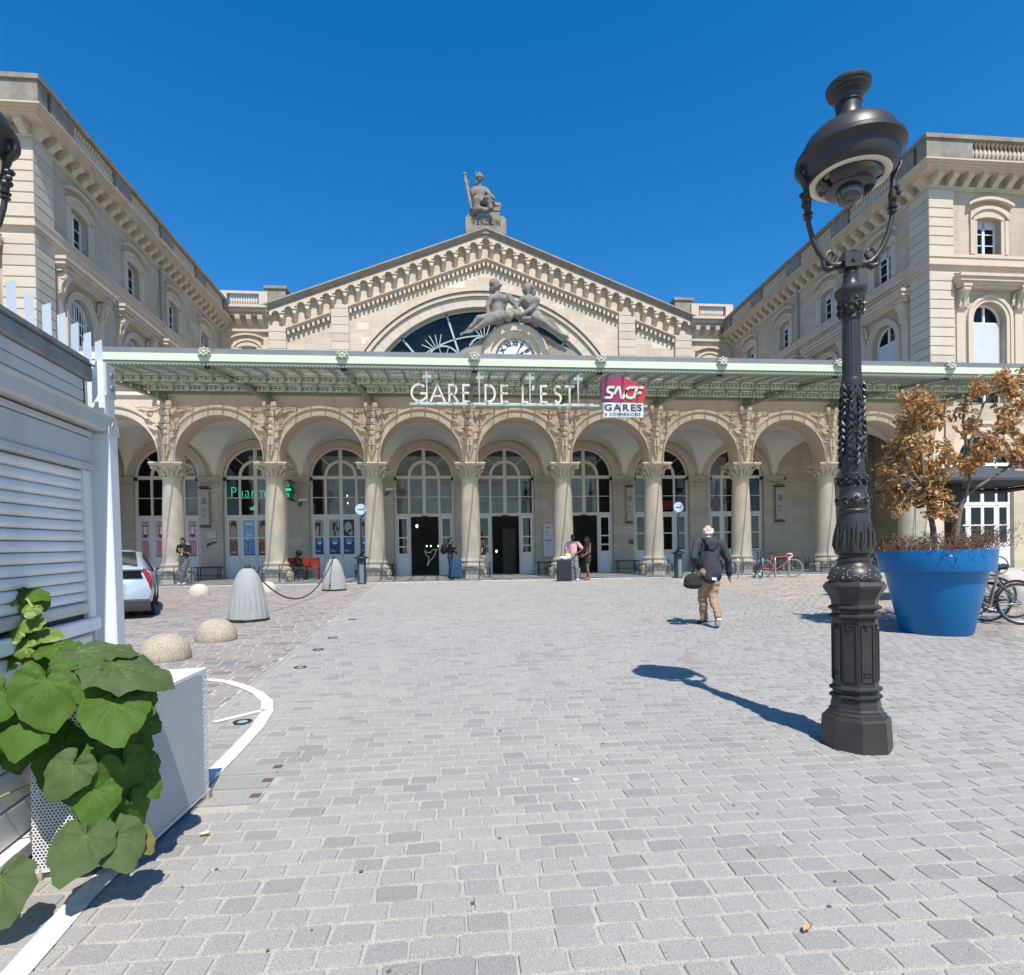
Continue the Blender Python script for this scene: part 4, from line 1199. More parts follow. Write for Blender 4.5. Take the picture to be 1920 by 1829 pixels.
# rafters and panes
NR = 7; rb = M(); rb.add([(-.025, CY0, cz(CY0) - .09), (.025, CY0, cz(CY0) - .09), (.025, CY1, cz(CY1) - .09), (-.025, CY1, cz(CY1) - .09),
      (-.025, CY0, cz(CY0) + .015), (.025, CY0, cz(CY0) + .015), (.025, CY1, cz(CY1) + .015), (-.025, CY1, cz(CY1) + .015)],
      [(0, 3, 2, 1), (4, 5, 6, 7), (0, 1, 5, 4), (1, 2, 6, 5), (2, 3, 7, 6), (3, 0, 4, 7)])
mr = me_of('rafter', rb, GREEN, 0)
dx = PITCH / NR
pane_me = []
for (a, b) in ((CY0 + .12, PY[0]), (PY[0], PY[1]), (PY[1], CY1 - .15)):
    q = M(); q.box(.027 - dx / 2, dx / 2 - .027, 0, 1, -.004, .004)
    q.v = [(p[0], a + .02 + p[1] * (b - a - .04), cz(a + p[1] * (b - a)) + p[2]) for p in q.v]
    pane_me.append(me_of('glass_pane', q, ROOFGLASS, 0))
x = cx_(0) + .0
k = 0
while x < CXB:
    link('rafter', mr, can, Vector((x, 0, 0)) - CL)
    if x + dx < CXB:
        for pme in pane_me: link('glass_pane', pme, can, Vector((x + dx / 2, 0, random.uniform(-.008, .008))) - CL)
    x += dx

# ------------------------------------------------------------------ hanging station sign
SY = 20.4
SIGNW = pm('sign_white', (.86, .87, .88), .4, emit=0.0)
HANG = pm('sign_hanger', (.50, .64, .62), .4)
ST_ = {'G': [[(t[0], t[1]) for t in arc(.5, .5, .47, radians(48), radians(318), 22)] + [(.95, .23), (.95, .47), (.55, .47)]],
 'A': [[(.02, 0), (.5, .97), (.98, 0)], [(.2, .33), (.8, .33)]],
 'R': [[(.06, 0), (.06, .96), (.42, .96)] + arc(.42, .70, .26, pi / 2, -pi / 2, 10) + [(.06, .44)], [(.36, .44), (.80, 0)]],
 'E': [[(.66, .96), (.06, .96), (.06, .04), (.66, .04)], [(.06, .52), (.60, .52)]],
 'D': [[(.06, .04), (.06, .96), (.34, .96)] + arc(.34, .5, .46, pi / 2, -pi / 2, 14) + [(.06, .04)]],
 'L': [[(.06, 1), (.06, .04), (.62, .04)]], "'": [[(.06, 1), (.04, .72)]],
 'S': [arc(.36, .735, .225, radians(35), radians(235), 10) + arc(.36, .27, .235, radians(62), radians(-150), 12)],
 'T': [[(.0, .96), (.76, .96)], [(.38, .96), (.38, 0)]]}
LETTERS = [('G', 771, 799.5), ('A', 806, 833), ('R', 840, 857), ('E', 866, 880), ('D', 907, 926), ('E', 937, 951), ('L', 977, 989), ("'", 994.5, 999), ('E', 1012, 1025), ('S', 1036, 1051), ('T', 1059, 1077)]
def sgx(px): return -1.303 + (px - 771) * .0183
Z0, HH = 7.115, .60
sg = thing('station_sign', 'white letters GARE DE L\'EST hung on rods under the canopy edge', 'sign', (1.5, SY, 7.1))
for ch, a, b in LETTERS:
    xa, xb = sgx(a), sgx(b); m = M()
    mx = max(p[0] for st in ST_[ch] for p in st) or 1
    zz = Z0
    for st in ST_[ch]: m.ribbon([(xa + p[0] / mx * (xb - xa), zz + p[1] * HH) for p in st], .064, SY - .04, SY + .04)
    nm = {"'": 'apostrophe'}.get(ch, 'letter')
    ob(nm, m, SIGNW, sg, 0, W=True)
m = M(); m.box(sgx(768), sgx(1219), SY - .05, SY + .05, 7.0, 7.045); m.box(sgx(768), sgx(1219), SY - .03, SY + .03, 7.045, 7.075); ob('rail', m, HANG, sg, 0, W=True)
for px in (778, 812, 846, 881, 915, 950, 985, 1020, 1055, 1085):
    m = M(); m.box(sgx(px), sgx(px + 28), SY - .055, SY + .02, 7.045, 7.09); ob('light_strip', m, SIGNW, sg, 0, W=True)
for px in (800, 897, 992.5, 1084.5, 1177):
    x = sgx(px); m = M(); m.prism([(x - .035, 8.15), (x + .035, 8.15), (x + .015, 7.03), (x - .015, 7.03)], SY - .025, SY + .045, 'xz'); m.box(x - .16, x + .16, SY + .0, SY + .5, 7.92, 8.02); ob('hanger', m, HANG, sg, 0, W=True)

# railway company logo panel hung beside it: a gradient plate, raised letters and a white plate
lg = thing('logo_sign', 'magenta to red SNCF plate over a white GARES & CONNEXIONS plate', 'sign', (6.1, SY - .1, 6.7))
def lgx(px): return sgx(px) - .03
gm = bpy.data.materials.new('logo_gradient'); gm.use_nodes = True
N = gm.node_tree.nodes; Lk = gm.node_tree.links; pb = N['Principled BSDF']; pb.inputs['Roughness'].default_value = .4
ge = N.new('ShaderNodeNewGeometry'); sp = N.new('ShaderNodeSeparateXYZ'); Lk.new(ge.outputs['Position'], sp.inputs[0])
mpr = N.new('ShaderNodeMapRange'); mpr.inputs[1].default_value = lgx(1128); mpr.inputs[2].default_value = lgx(1217); Lk.new(sp.outputs[0], mpr.inputs[0])
cr_ = N.new('ShaderNodeValToRGB'); Lk.new(mpr.outputs[0], cr_.inputs[0]); e = cr_.color_ramp.elements
e[0].color = (.20, .045, .20, 1); e[1].color = (.62, .06, .07, 1); x_ = e.new(.35); x_.color = (.46, .055, .20, 1); x_ = e.new(.6); x_.color = (.62, .07, .13, 1)
Lk.new(cr_.outputs[0], pb.inputs['Base Color'])
zt = lambda py: 7.115 + (755 - py) * .01818 + .03
m = M(); m.prism([(lgx(1128), zt(756)), (lgx(1210), zt(757)), (lgx(1217), zt(729)), (lgx(1190), zt(716)), (lgx(1168), zt(709)), (lgx(1128), zt(711))], SY - .22, SY - .14, 'xz')
ob('gradient_plate', m, gm, lg, 0, W=True)
m = M(); m.box(lgx(1131), lgx(1209), SY - .21, SY - .15, zt(785), zt(757.5)); ob('white_plate', m, SIGNW, lg, 0, W=True)
SN = {'S': [[(1.0, .95), (.55, .95)] + arc(.46, .735, .215, radians(90), radians(235), 8) + [(.72, .44)] + arc(.60, .27, .22, radians(45), radians(-90), 8) + [(.0, .05)]],
      'N': [[(.0, .35), (.28, .95), (.42, .95), (.72, .05), (.88, .05), (1.12, .75)]],
      'C': [[(1.0, .95), (.62, .95)] + arc(.52, .5, .45, radians(90), radians(270), 14, 1.0) + [(.85, .05)]],
      'F': [[(.05, .05), (.32, .95), (1.05, .95)], [(.2, .5), (.85, .5)]]}
for ch, a, b in (('S', 1134, 1153), ('N', 1152.5, 1174), ('C', 1173, 1193), ('F', 1190, 1208)):
    m = M(); za, zb = zt(750), zt(728)
    for st in SN[ch]:
        mx = 1.05
        m.ribbon([(lgx(a) + (p[0] / mx) * (lgx(b) - lgx(a)) + (p[1] - .5) * .05, za + p[1] * (zb - za)) for p in st], .082, SY - .27, SY - .20)
    ob('letter', m, SIGNW, lg, 0, W=True)
INK = pm('sign_ink', (.075, .05, .095), .6)
m = fit(text_m('GARES', .3, .02, bold=.01, spacing=1.3), lgx(1134), lgx(1206), zt(773.5), zt(760.5), SY - .215); ob('lettering', m, INK, lg, 0, W=True)
m = fit(text_m('& CONNEXIONS', .1, .02, bold=.0, spacing=1.15), lgx(1134), lgx(1203), zt(782.5), zt(777), SY - .215); ob('lettering', m, INK, lg, 0, W=True)
# ------------------------------------------------------------------ sculpture on the portico: clock with two reclining figures
def V3(*a): return Vector(a)
def clk():
    t = thing('clock_sculpture', 'weathered stone clock with two reclining nude figures, standing above the central arch', 'sculpture', (2.78, 25.6, 9.24))
    C = (2.78, 10.36); y0 = 25.15
    m = M(); m.ring(C[0], C[1], .84, 1.06, radians(-15), radians(195), y0 - .08, y0 + .9, 40); m.ring(C[0], C[1], 1.06, 1.34, radians(-10), radians(190), y0 - .22, y0 + .9, 40); m.ring(C[0], C[1], 1.34, 1.44, radians(-10), radians(190), y0 - .10, y0 + .9, 40)
    m.box(C[0] - 1.44, C[0] - .80, y0 - .1, y0 + .9, 9.24, C[1] - .1); m.box(C[0] + .80, C[0] + 1.44, y0 - .1, y0 + .9, 9.24, C[1] - .1); m.box(C[0] - .8, C[0] + .8, y0 + .3, y0 + .9, 9.24, C[1] - .5)
    ob('clock_surround', m, STONE, t, W=True)
    m = M(); P = [(-2.75, 9.24), (2.95, 9.24), (2.85, 10.45), (2.4, 10.8), (1.9, 11.0), (1.45, 11.3), (.9, 11.5), (-.9, 11.5), (-1.4, 11.15), (-1.9, 10.85), (-2.4, 10.6), (-2.65, 10.3)]
    m.prism([(C[0] + a, b) for a, b in P], y0 + .12, y0 + .95, 'xz'); ob('plinth', jitter(m, .03, 3), DARKSTONE, t, W=True)
    m = M(); m.lathe([(0, 0), (.84, 0), (.84, .05)], n=48); m.v = [(C[0] + p[0], y0 + .05 + p[2], C[1] + p[1]) for p in m.v]; m.f = [f[::-1] for f in m.f]
    face = ob('clock_face', m, pm('clock_enamel', (.78, .79, .80), .35), t, W=True)
    m = M()
    for k in range(60):
        a = 2 * pi * k / 60; r = .78; m.ribbon([(C[0] + .74 * cos(a), C[1] + .74 * sin(a)), (C[0] + .80 * cos(a), C[1] + .80 * sin(a))], .035 if k % 5 else .06, y0 + .025, y0 + .045)
    ob('minute_marks', m, BLACK, face, 0, W=True, kind='stuff')
    for k, s in enumerate(['XII', 'I', 'II', 'III', 'IV', 'V', 'VI', 'VII', 'VIII', 'IX', 'X', 'XI']):
        a = pi / 2 - 2 * pi * k / 12; q = text_m(s, .2, .02, bold=.012)
        w = max(p[0] for p in q.v); q = fit(q, -min(w, .26) / 2, min(w, .26) / 2, -.1, .1)
        rt = a - pi / 2
        q.v = [(C[0] + .60 * cos(a) + p[0] * cos(rt) - p[2] * sin(rt), y0 + .03 + p[1], C[1] + .60 * sin(a) + p[0] * sin(rt) + p[2] * cos(rt)) for p in q.v]
        ob('numeral', q, BLACK, face, 0, W=True)
    for a, L, w in ((radians(64), .68, .035), (radians(33), .45, .06)):
        q = M(); q.ribbon([(C[0] - .1 * cos(a), C[1] - .1 * sin(a)), (C[0] + L * cos(a), C[1] + L * sin(a))], w, y0 + .0, y0 + .02); ob('hand', q, BLACK, face, 0, W=True)
    def fig(J, name, label, hair):
        y = y0
        P = [('e', J['head'], (.19, .21, .25)), ('c', J['neck'], .11, J['head'], .12), ('c', J['chest'], .36, J['belly'], .29, (0, 1, 0), .75), ('c', J['belly'], .29, J['hip'], .34, (0, 1, 0), .85), ('e', J['chest'] + V3(-.13, -.22, .06), (.15, .09, .12)), ('e', J['chest'] + V3(.13, -.22, .06), (.15, .09, .12)),
             ('c', J['sl'], .13, J['sr'], .13), ('e', J['nose'], (.05, .07, .06)), ('c', J['neck'], .13, J['chest'], .20)]
        for s in ('l', 'r'):
            P += [('c', J['s' + s], .15, J['e' + s], .11), ('c', J['e' + s], .11, J['h' + s], .07), ('e', J['h' + s], (.09, .09, .07)),
                  ('c', J['hip'] + V3(0, 0 if s == 'l' else -.28, 0 if s == 'l' else -.06), .25, J['k' + s], .155), ('c', J['k' + s], .15, J['f' + s], .075), ('c', J['f' + s], .075, J['t' + s], .05)]
        P += hair
        ob(name, blob(P, .034, 2, .03, (7, 7, 5)), STATUE, t, 60, label=label, W=True)
    X = lambda px, py, d=0: V3(2.80 + (px - 964) * .02283, y0 - .15 - d, 11.218 + (638 - py) * .02283)
    J = dict(head=X(930, 548), nose=X(938, 549, .12), neck=X(931, 563), chest=X(935, 577), belly=X(932, 592), hip=X(931, 606), sl=X(920, 571, .05), sr=X(951, 568, .05), el=X(912, 590, .1), hl=X(914, 607, .2), er=X(965, 586, .1), hr=X(974, 602, .25),
             kl=X(897, 612, .15), fl=X(873, 634, .0), tl=X(863, 640, .05), kr=X(908, 625, .55), fr=X(884, 640, .5), tr=X(871, 645, .55))
    fig(J, 'figure', 'nude male figure reclining towards the left', [('e', X(926, 544, -.03), (.21, .22, .23)), ('e', X(922, 554, -.05), (.13, .15, .17)), ('e', X(950, 606, .2), (.22, .2, .26)), ('c', X(955, 596, .2), .13, X(968, 605, .15), .16)])
    J = dict(head=X(986, 553), nose=X(978, 555, .1), neck=X(989, 567), chest=X(991, 579), belly=X(996, 593), hip=X(1002, 607), sl=X(980, 572, .05), sr=X(1003, 573, .05), el=X(970, 580, -.02), hl=X(962, 590, .1), er=X(995, 593, .25), hr=X(971, 606, .3),
             kl=X(1030, 614, .05), fl=X(1051, 636, .0), tl=X(1063, 641, .0), kr=X(1020, 627, .55), fr=X(1044, 642, .5), tr=X(1057, 646, .5))
    fig(J, 'figure', 'nude female figure reclining towards the right', [('e', X(992, 548, -.05), (.21, .22, .2)), ('e', X(998, 556, -.08), (.13, .14, .17)), ('e', X(988, 581, .22), (.10, .09, .10)), ('e', X(997, 582, .22), (.09, .09, .10)), ('e', X(985, 612, .2), (.3, .18, .12))])
clk()

# ------------------------------------------------------------------ seated statue on the gable
def seated():
    x0, y0, z0 = 2.93, 46.2, 28.28
    t = thing('gable_statue', 'grey stone helmeted woman seated with sword and shield on a block lettered VERDUN', 'statue', (x0, y0, 26.2))
    m = M(); m.box(x0 - 1.52, x0 + 1.58, y0 - .75, y0 + 1.2, 26.90, 28.12); m.box(x0 - 1.36, x0 + 1.44, y0 - .65, y0 + 1.1, 28.12, 28.34)
    ped = ob('pedestal', m, DARKSTONE, t, 0, W=True)
    q = fit(text_m('VERDUN', .4, .06, bold=.015, spacing=1.15), x0 - 1.08, x0 + 1.12, 27.56, 28.0, y0 - .77); ob('lettering', q, pm('cut_letter', (.10, .09, .08), .9), ped, 0, W=True)
    X = lambda px, py, d=0: V3(2.70 + (px - 904) * .0413, y0 - d, 28.431 + (408 - py) * .0413)
    P = [('e', X(901, 336, .1), (.22, .25, .30)), ('c', X(901, 345, .05), .15, X(901, 352, 0), .2), ('c', X(901, 357), .42, X(902, 372), .36, (0, 1, 0), .75), ('c', X(902, 372), .38, X(904, 385, .1), .5, (0, 1, 0), .9),
         ('c', X(892, 353), .2, X(911, 353), .2), ('c', X(891, 354), .2, X(885, 367, .2), .16), ('c', X(885, 367, .2), .15, X(879, 357, .4), .11), ('c', X(912, 354), .2, X(920, 366, .15), .16), ('c', X(920, 366, .15), .15, X(928, 374, .3), .12),
         ('c', X(898, 384, .2), .36, X(893, 388, 1.0), .30), ('c', X(893, 388, 1.0), .3, X(893, 405, .9), .26), ('c', X(908, 384, .2), .34, X(914, 386, 1.1), .28), ('c', X(914, 386, 1.1), .26, X(920, 405, 1.0), .18), ('c', X(893, 404, .9), .3, X(912, 405, .9), .2),
         ('c', X(888, 395, .5), .3, X(888, 406, .6), .3), ('e', X(921, 406, 1.2), (.14, .25, .1)), ('e', X(901, 338, .32), (.05, .08, .07)), ('e', X(901, 378, -.1), (.7, .35, .6)), ('c', X(912, 350, -.3), .2, X(922, 372, -.3), .25)]
    ob('figure', blob(P, .06, 3, .07, (3.2, 3.2, .9)), STATUE, t, 60, W=True)
    h = M(); h.lathe([(.30, 0), (.31, .10), (.27, .22), (.18, .33), (.06, .40), (.05, .52), (0, .56)], tuple(X(901, 334, .1) - V3(0, 0, .02)), 16); ob('helmet', h, STATUE, t, W=True)
    s = M(); a, b = X(873, 335, .5), X(884, 404, .9)
    s.tube([a, a.lerp(b, .25), a.lerp(b, .27), b], [.12, .11, .14, .10], 8); s.ball(a, (.17, .17, .17), 8, 6); c_ = a.lerp(b, .24); s.tube([c_ + V3(-.22, -.05, .06), c_ + V3(.26, -.02, .0)], .06, 8); ob('sword', s, STATUE, t, 40, W=True)
    s = M(); s.tube([X(895, 316, -.3), X(895, 404, -.3)], .045, 6); s.lathe([(.04, 0), (.08, .1), (0, .45)], tuple(X(895, 322, -.3)), 6); ob('spear', s, STATUE, t, 40, W=True)
    s = M(); pz = [X(917, 374, -.1), X(940, 377, -.1), X(938, 392, -.2), X(937, 407, -.2), X(920, 407, -.1)]
    s.prism([(p.x, p.z) for p in pz][::-1], y0 - .05, y0 + .25, 'xz'); s.box(pz[0].x + .1, pz[1].x - .1, y0 - .1, y0, X(0, 383).z, X(0, 381).z); s.box(pz[0].x + .1, pz[1].x - .1, y0 - .1, y0, X(0, 393).z, X(0, 391).z); ob('shield', s, DARKSTONE, t, 0, W=True)
seated()

# ------------------------------------------------------------------ people
def cloth(name, col, **k): return pm(name, col, k.pop('rough', .85), var=.35, vs=7, col2=tuple(c * .6 for c in col), bump=.15, bs=220, bd=.002, **k)
STD = dict(pel=(0, 0, .95), chest=(0, .0, 1.28), neck=(0, .0, 1.48), head=(0, .03, 1.625), sl=(-.185, 0, 1.42), sr=(.185, 0, 1.42), el=(-.25, -.03, 1.14), er=(.25, -.03, 1.14), wl=(-.26, .07, .90), wr=(.26, .07, .90),
           hl=(-.09, 0, .92), hr=(.09, 0, .92), kl=(-.10, .03, .50), kr=(.10, .03, .50), al=(-.11, -.03, .09), ar=(.11, -.03, .09), tl=(-.12, .13, .03), tr=(.12, .13, .03))
def person(label, loc, rz, h, pose, skin, hair, top, bottom, shoes, face=True, extra=None, lookx=0.0, build=1.0):
    J = {k: Vector(v) for k, v in {**STD, **pose}.items()}
    t = thing('person', label, 'person', loc, (0, 0, rz)); t.scale = (h / 1.76,) * 3
    b = build
    SK = pm('skin_' + skin[0], skin[1], .55, var=.2, vs=12)
    hd = J['head']; f = Vector((lookx, 1, 0)).normalized(); sd_ = Vector((f.y, -f.x, 0))
    P = [('e', hd, (.074, .092, .112)), ('e', hd + f * .028 + V3(0, 0, -.055), (.055, .06, .062)), ('c', J['neck'], .056, hd + V3(0, -.015, -.04), .052),
         ('e', hd + f * .098 + V3(0, 0, -.012), (.014, .018, .022)), ('e', hd + sd_ * .076, (.014, .024, .034)), ('e', hd - sd_ * .076, (.014, .024, .034)),
         ('c', J['chest'], .13 * b, J['pel'], .115 * b, (0, 1, 0), .72), ('c', J['sl'], .05, J['sr'], .05), ('c', J['neck'], .055, J['chest'], .11)]
    for s in 'lr':
        P += [('c', J['s' + s], .048 * b, J['e' + s], .040 * b), ('c', J['e' + s], .040 * b, J['w' + s], .028), ('c', J['h' + s], .085 * b, J['k' + s], .058 * b), ('c', J['k' + s], .057 * b, J['a' + s], .038),
              ('c', J['a' + s], .036, J['t' + s], .028)]
    body = blob(P, .016, 3)
    for s in 'lr':                                   # hands: palm, four fingers of different length and a thumb from its side
        w = J['w' + s]; d = (w - J['e' + s]).normalized(); sg = -1 if s == 'l' else 1
        side = Vector((0, 1, 0)); side = (side - d * side.dot(d)); side = side.normalized() if side.length > .2 else Vector((1, 0, 0)); nrm = d.cross(side)
        body.ball(tuple(w + d * .055), (.034, .034, .046), 8, 6)
        for k, (L, o) in enumerate(((.070, .030), (.082, .010), (.076, -.010), (.058, -.028))):
            p0 = w + d * .085 + side * o; p1 = p0 + d * L * .5 + nrm * .008 * sg; p2 = p0 + d * L * .85 + nrm * .03 * sg
            body.tube([w + d * .05 + side * o, p0, p1, p2], [.011, .010, .009, .006], 6)
        body.tube([w + d * .03 + side * .03, w + d * .055 + side * .055, w + d * .095 + side * .055], [.013, .011, .007], 6)
    bo = ob('body', body, SK, t, 60)
    if face:
        for s in (-1, 1):
            e = M(); e.ball(tuple(hd + f * .086 + sd_ * .030 * s + V3(0, 0, .012)), (.011, .009, .008), 8, 6); ob('eye', e, BLACK, bo)
        e = M(); e.tube([tuple(hd + f * .088 + sd_ * .022 + V3(0, 0, -.062)), tuple(hd + f * .094 + V3(0, 0, -.060)), tuple(hd + f * .088 - sd_ * .022 + V3(0, 0, -.062))], .006, 6); ob('mouth', e, pm('lip', (.22, .09, .075), .5), bo)
    # hair
    hn, hc, hp = hair
    HM = cloth('hair_' + hn, hc, rough=.6)
    if hp: ob('hair', blob([('e', hd + V3(*o), r) for o, r in hp], .014, 1, .012, (40, 40, 14)), HM, t, 60)
    # garments
    nm, col, kind, fold = top
    P = [('c', J['chest'] + V3(0, 0, .02), .165 * b, J['pel'] + V3(0, 0, .06), .15 * b, (0, 1, 0), .75), ('c', J['sl'], .07 * b, J['sr'], .07 * b), ('c', J['neck'] - V3(0, 0, .03), .065, J['chest'], .13 * b)]
    if kind == 'jacket': P += [('c', J['chest'], .19 * b, J['pel'] + V3(0, -.01, -.06), .195 * b, (0, 1, 0), .78)]
    if kind == 'dress': P += [('c', J['pel'] + V3(0, 0, .08), .15, J['pel'] + V3(0, 0, -.16), .19, (0, 1, 0), .8)]
    for s in 'lr':
        k = .078 if kind == 'jacket' else .064
        if kind in ('jacket', 'long'): P += [('c', J['s' + s], k * b, J['e' + s], (k - .010) * b), ('c', J['e' + s], (k - .010) * b, J['w' + s].lerp(J['e' + s], .08), (k - .022) * b)]
        elif kind in ('tee',): P += [('c', J['s' + s], .072 * b, J['s' + s].lerp(J['e' + s], .78), .068 * b)]
    tp = ob({'jacket': 'jacket', 'tee': 'shirt', 'long': 'shirt', 'dress': 'dress'}.get(kind, 'top'), blob(P, .018, 3, fold, (9, 9, 5)), cloth(nm, col), t, 60)
    nm, col, kind, fold = bottom
    wd = {'wide': 1.28, 'slim': 1.0, 'shorts': 1.12}.get(kind, 1.12)
    P = [('c', J['pel'] + V3(0, 0, .05), .145 * b, (J['hl'] + J['hr']) / 2 - V3(0, 0, .02), .16 * b, (0, 1, 0), .82)]
    for s in 'lr':
        if kind == 'shorts': P += [('c', J['h' + s], .105 * b, J['h' + s].lerp(J['k' + s], .45), .10 * b)]
        else: P += [('c', J['h' + s], .105 * b, J['k' + s], .074 * wd * b), ('c', J['k' + s], .074 * wd * b, J['a' + s] + V3(0, 0, .02), .060 * wd * b)]
    ob('trousers' if kind != 'shorts' else 'shorts', blob(P, .018, 2, fold, (10, 10, 16)), cloth(nm, col), t, 60)
    nm, col, sole = shoes
    for s in 'lr':
        a, to = J['a' + s], J['t' + s]; d = (to - a).normalized()
        sh_ = ob('shoe', blob([('c', a + d * .02 - V3(0, 0, .03), .048, to, .042), ('e', a - d * .03 + V3(0, 0, -.025), (.042, .05, .05))], .014, 2), cloth('shoe_' + nm, col), t, 60)
        if sole:
            up = Vector((0, 0, 1)); up = (up - d * up.dot(d)).normalized(); q = M(); c0 = a - d * .075 - up * .078; c1 = to + d * .055 - up * .03
            q.tube([c0 + up * .012, c0.lerp(c1, .3) - up * .004, c0.lerp(c1, .7) - up * .002, c1], [.036, .044, .048, .03], 8, flat=(up, .42)); ob('sole', q, WHITE, sh_)
    if extra: extra(t, J)
    return t
LIGHT, TAN, DARK, BROWN = ('light', (.52, .33, .25)), ('tan', (.42, .26, .18)), ('dark', (.075, .042, .030)), ('brown', (.20, .11, .072))
SHORT = [((0, -.02, .03), (.082, .10, .095)), ((0, -.05, -.02), (.078, .07, .08))]
# walking man seen from behind
def hood_(t, J):
    ob('hood', blob([('c', (-.11, .02, 1.47), .045, (0, -.07, 1.45), .05), ('c', (.11, .02, 1.47), .045, (0, -.07, 1.45), .05), ('e', (0, -.085, 1.40), (.13, .045, .07)), ('e', (0, -.09, 1.33), (.08, .035, .07))], .016, 3, .01), cloth('navy_jacket', (.036, .039, .050)), t, 60)
    q = M(); q.prism([(-.03, .785), (.05, .77), (.05, .82), (-.03, .83)], -.15, -.142, 'xz'); ob('shirt_tail', q, cloth('white_shirt', (.62, .60, .56)), t)
man = person('white-haired man walking away in a dark hooded jacket and tan trousers', (4.30, 9.62, gz(9.62) + .012), radians(-4), 1.76,
    dict(chest=(.0, .06, 1.27), neck=(0, .09, 1.47), head=(.015, .14, 1.60), sl=(-.20, .06, 1.41), sr=(.20, .06, 1.40), el=(-.30, -.06, 1.16), wl=(-.20, .10, 1.00), er=(.31, .0, 1.12), wr=(.36, .10, .86),
         hl=(-.09, .0, .92), hr=(.09, 0, .92), kl=(-.09, .14, .51), kr=(.04, .02, .50), al=(-.05, .20, .09), ar=(.03, -.24, .16), tl=(-.08, .36, .035), tr=(.06, -.10, .045)),
    LIGHT, ('white', (.50, .48, .455), [((-.058, -.02, .0), (.030, .065, .062)), ((.058, -.02, .0), (.030, .065, .062)), ((0, -.055, -.03), (.068, .045, .05)), ((.0, .07, -.07), (.05, .04, .05))]),
    ('navy_jacket', (.036, .039, .050), 'jacket', .026), ('tan_trousers', (.33, .215, .135), 'mid', .024), ('black', (.03, .03, .034), True), face=False, extra=hood_, build=.94)
bag = thing('shoulder_bag', 'black shoulder bag hanging at the left hip of the walking white-haired man', 'bag', (3.98, 9.60, 1.18))
ob('pouch', blob([('e', (0, 0, 0), (.15, .09, .13)), ('e', (.02, 0, .06), (.13, .09, .07)), ('e', (0, 0, -.06), (.16, .10, .08))], .015, 2, .01), cloth('black_bag', (.02, .02, .021)), bag, 60)
m = M(); m.tube([(-.02, .02, .08), (.02, -.06, .26), (.10, -.13, .42), (.17, -.08, .58), (.20, .05, .62)], .014, 6); ob('strap', m, BLACK, bag)
# man with the phone
jm = person('man in a black jersey with yellow number looking down at his phone', (-10.25, 23.98, fz(23.98) + .01), radians(168), 1.84,
    dict(head=(.0, .08, 1.60), er=(.27, -.05, 1.18), wr=(.17, .10, .98), el=(-.23, .02, 1.14), wl=(-.14, .25, 1.20), kl=(-.02, .06, .50), kr=(.06, .02, .50), al=(.10, .08, .09), ar=(-.02, -.05, .09), tl=(.08, .25, .03), tr=(-.02, .12, .03)),
    TAN, ('black', (.02, .017, .015), SHORT), ('black_jersey', (.022, .022, .026), 'tee', .01), ('grey_trousers', (.20, .205, .19), 'wide', .018), ('white', (.7, .7, .7), False), extra=None, build=1.08)
for ch in (1,):
    q = fit(text_m('4', .2, .012, bold=.012), .05, -.06, 1.05, 1.20, 0); q.v = [(p[0], .165 - p[1], p[2]) for p in q.v]; ob('number', q, pm('yellow_print', (.75, .50, .04), .6), jm, 0)
    q = fit(text_m('FE', .1, .012, bold=.004, spacing=1.3), .10, -.09, 1.26, 1.33, 0); q.v = [(p[0], .160 - p[1], p[2]) for p in q.v]; ob('lettering', q, pm('yellow_print', (.75, .50, .04), .6), jm, 0)
    for s in (-1, 1):
        m = M(); m.tube([(s * .15, .07, 1.49), (s * .235, .0, 1.47), (s * .235, -.05, 1.36)], .018, 6); ob('stripe', m, WHITE, jm)
ph = thing('phone', 'dark phone held up by the man in the black jersey', 'phone', (-10.09 - .0, 23.72, 2.30)); m = M(); m.box(-.035, .035, -.06, .06, -.006, .006); ob('body', m, BLACK, ph)
# couple by the black suitcase
pk = person('man in a pink t-shirt and patterned grey trousers standing behind a black suitcase', (4.52, 22.15, gz(22.15) + .012), radians(160), 1.76,
    dict(el=(-.36, -.06, 1.17), wl=(-.17, .06, 1.02), er=(.29, .04, 1.16), wr=(.28, .20, .98), kl=(-.12, .03, .5), kr=(.10, .06, .5), al=(-.14, -.03, .09), ar=(.10, .06, .09), tl=(-.18, .11, .03), tr=(.12, .22, .03)),
    DARK, ('black', (.02, .017, .015), SHORT), ('pink_shirt', (.62, .34, .36), 'tee', .012), ('camo_trousers', (.19, .20, .205), 'wide', .018), ('white', (.7, .7, .7), False), lookx=.3)
LONG = [((0, -.02, .03), (.085, .10, .095)), ((0, -.07, -.06), (.09, .06, .14)), ((.0, -.09, -.20), (.095, .05, .16)), ((0, -.08, -.32), (.08, .045, .12))]
gw = person('woman with long brown hair in a brown top and dark shorts wearing red shoes', (5.10, 22.25, gz(22.25) + .012), radians(110), 1.68,
    dict(el=(-.21, .02, 1.14), wl=(-.13, .22, 1.0), er=(.21, .02, 1.14), wr=(.14, .22, 1.0), kl=(-.07, .05, .5), kr=(.07, .0, .5), al=(-.07, .0, .09), ar=(.07, -.05, .09), tl=(-.07, .16, .03), tr=(.08, .11, .03)),
    BROWN, ('brown', (.09, .045, .028), LONG), ('brown_top', (.10, .062, .042), 'sleeveless', .01), ('dark_shorts', (.035, .032, .03), 'shorts', .01), ('red', (.50, .05, .045), False), build=.95)
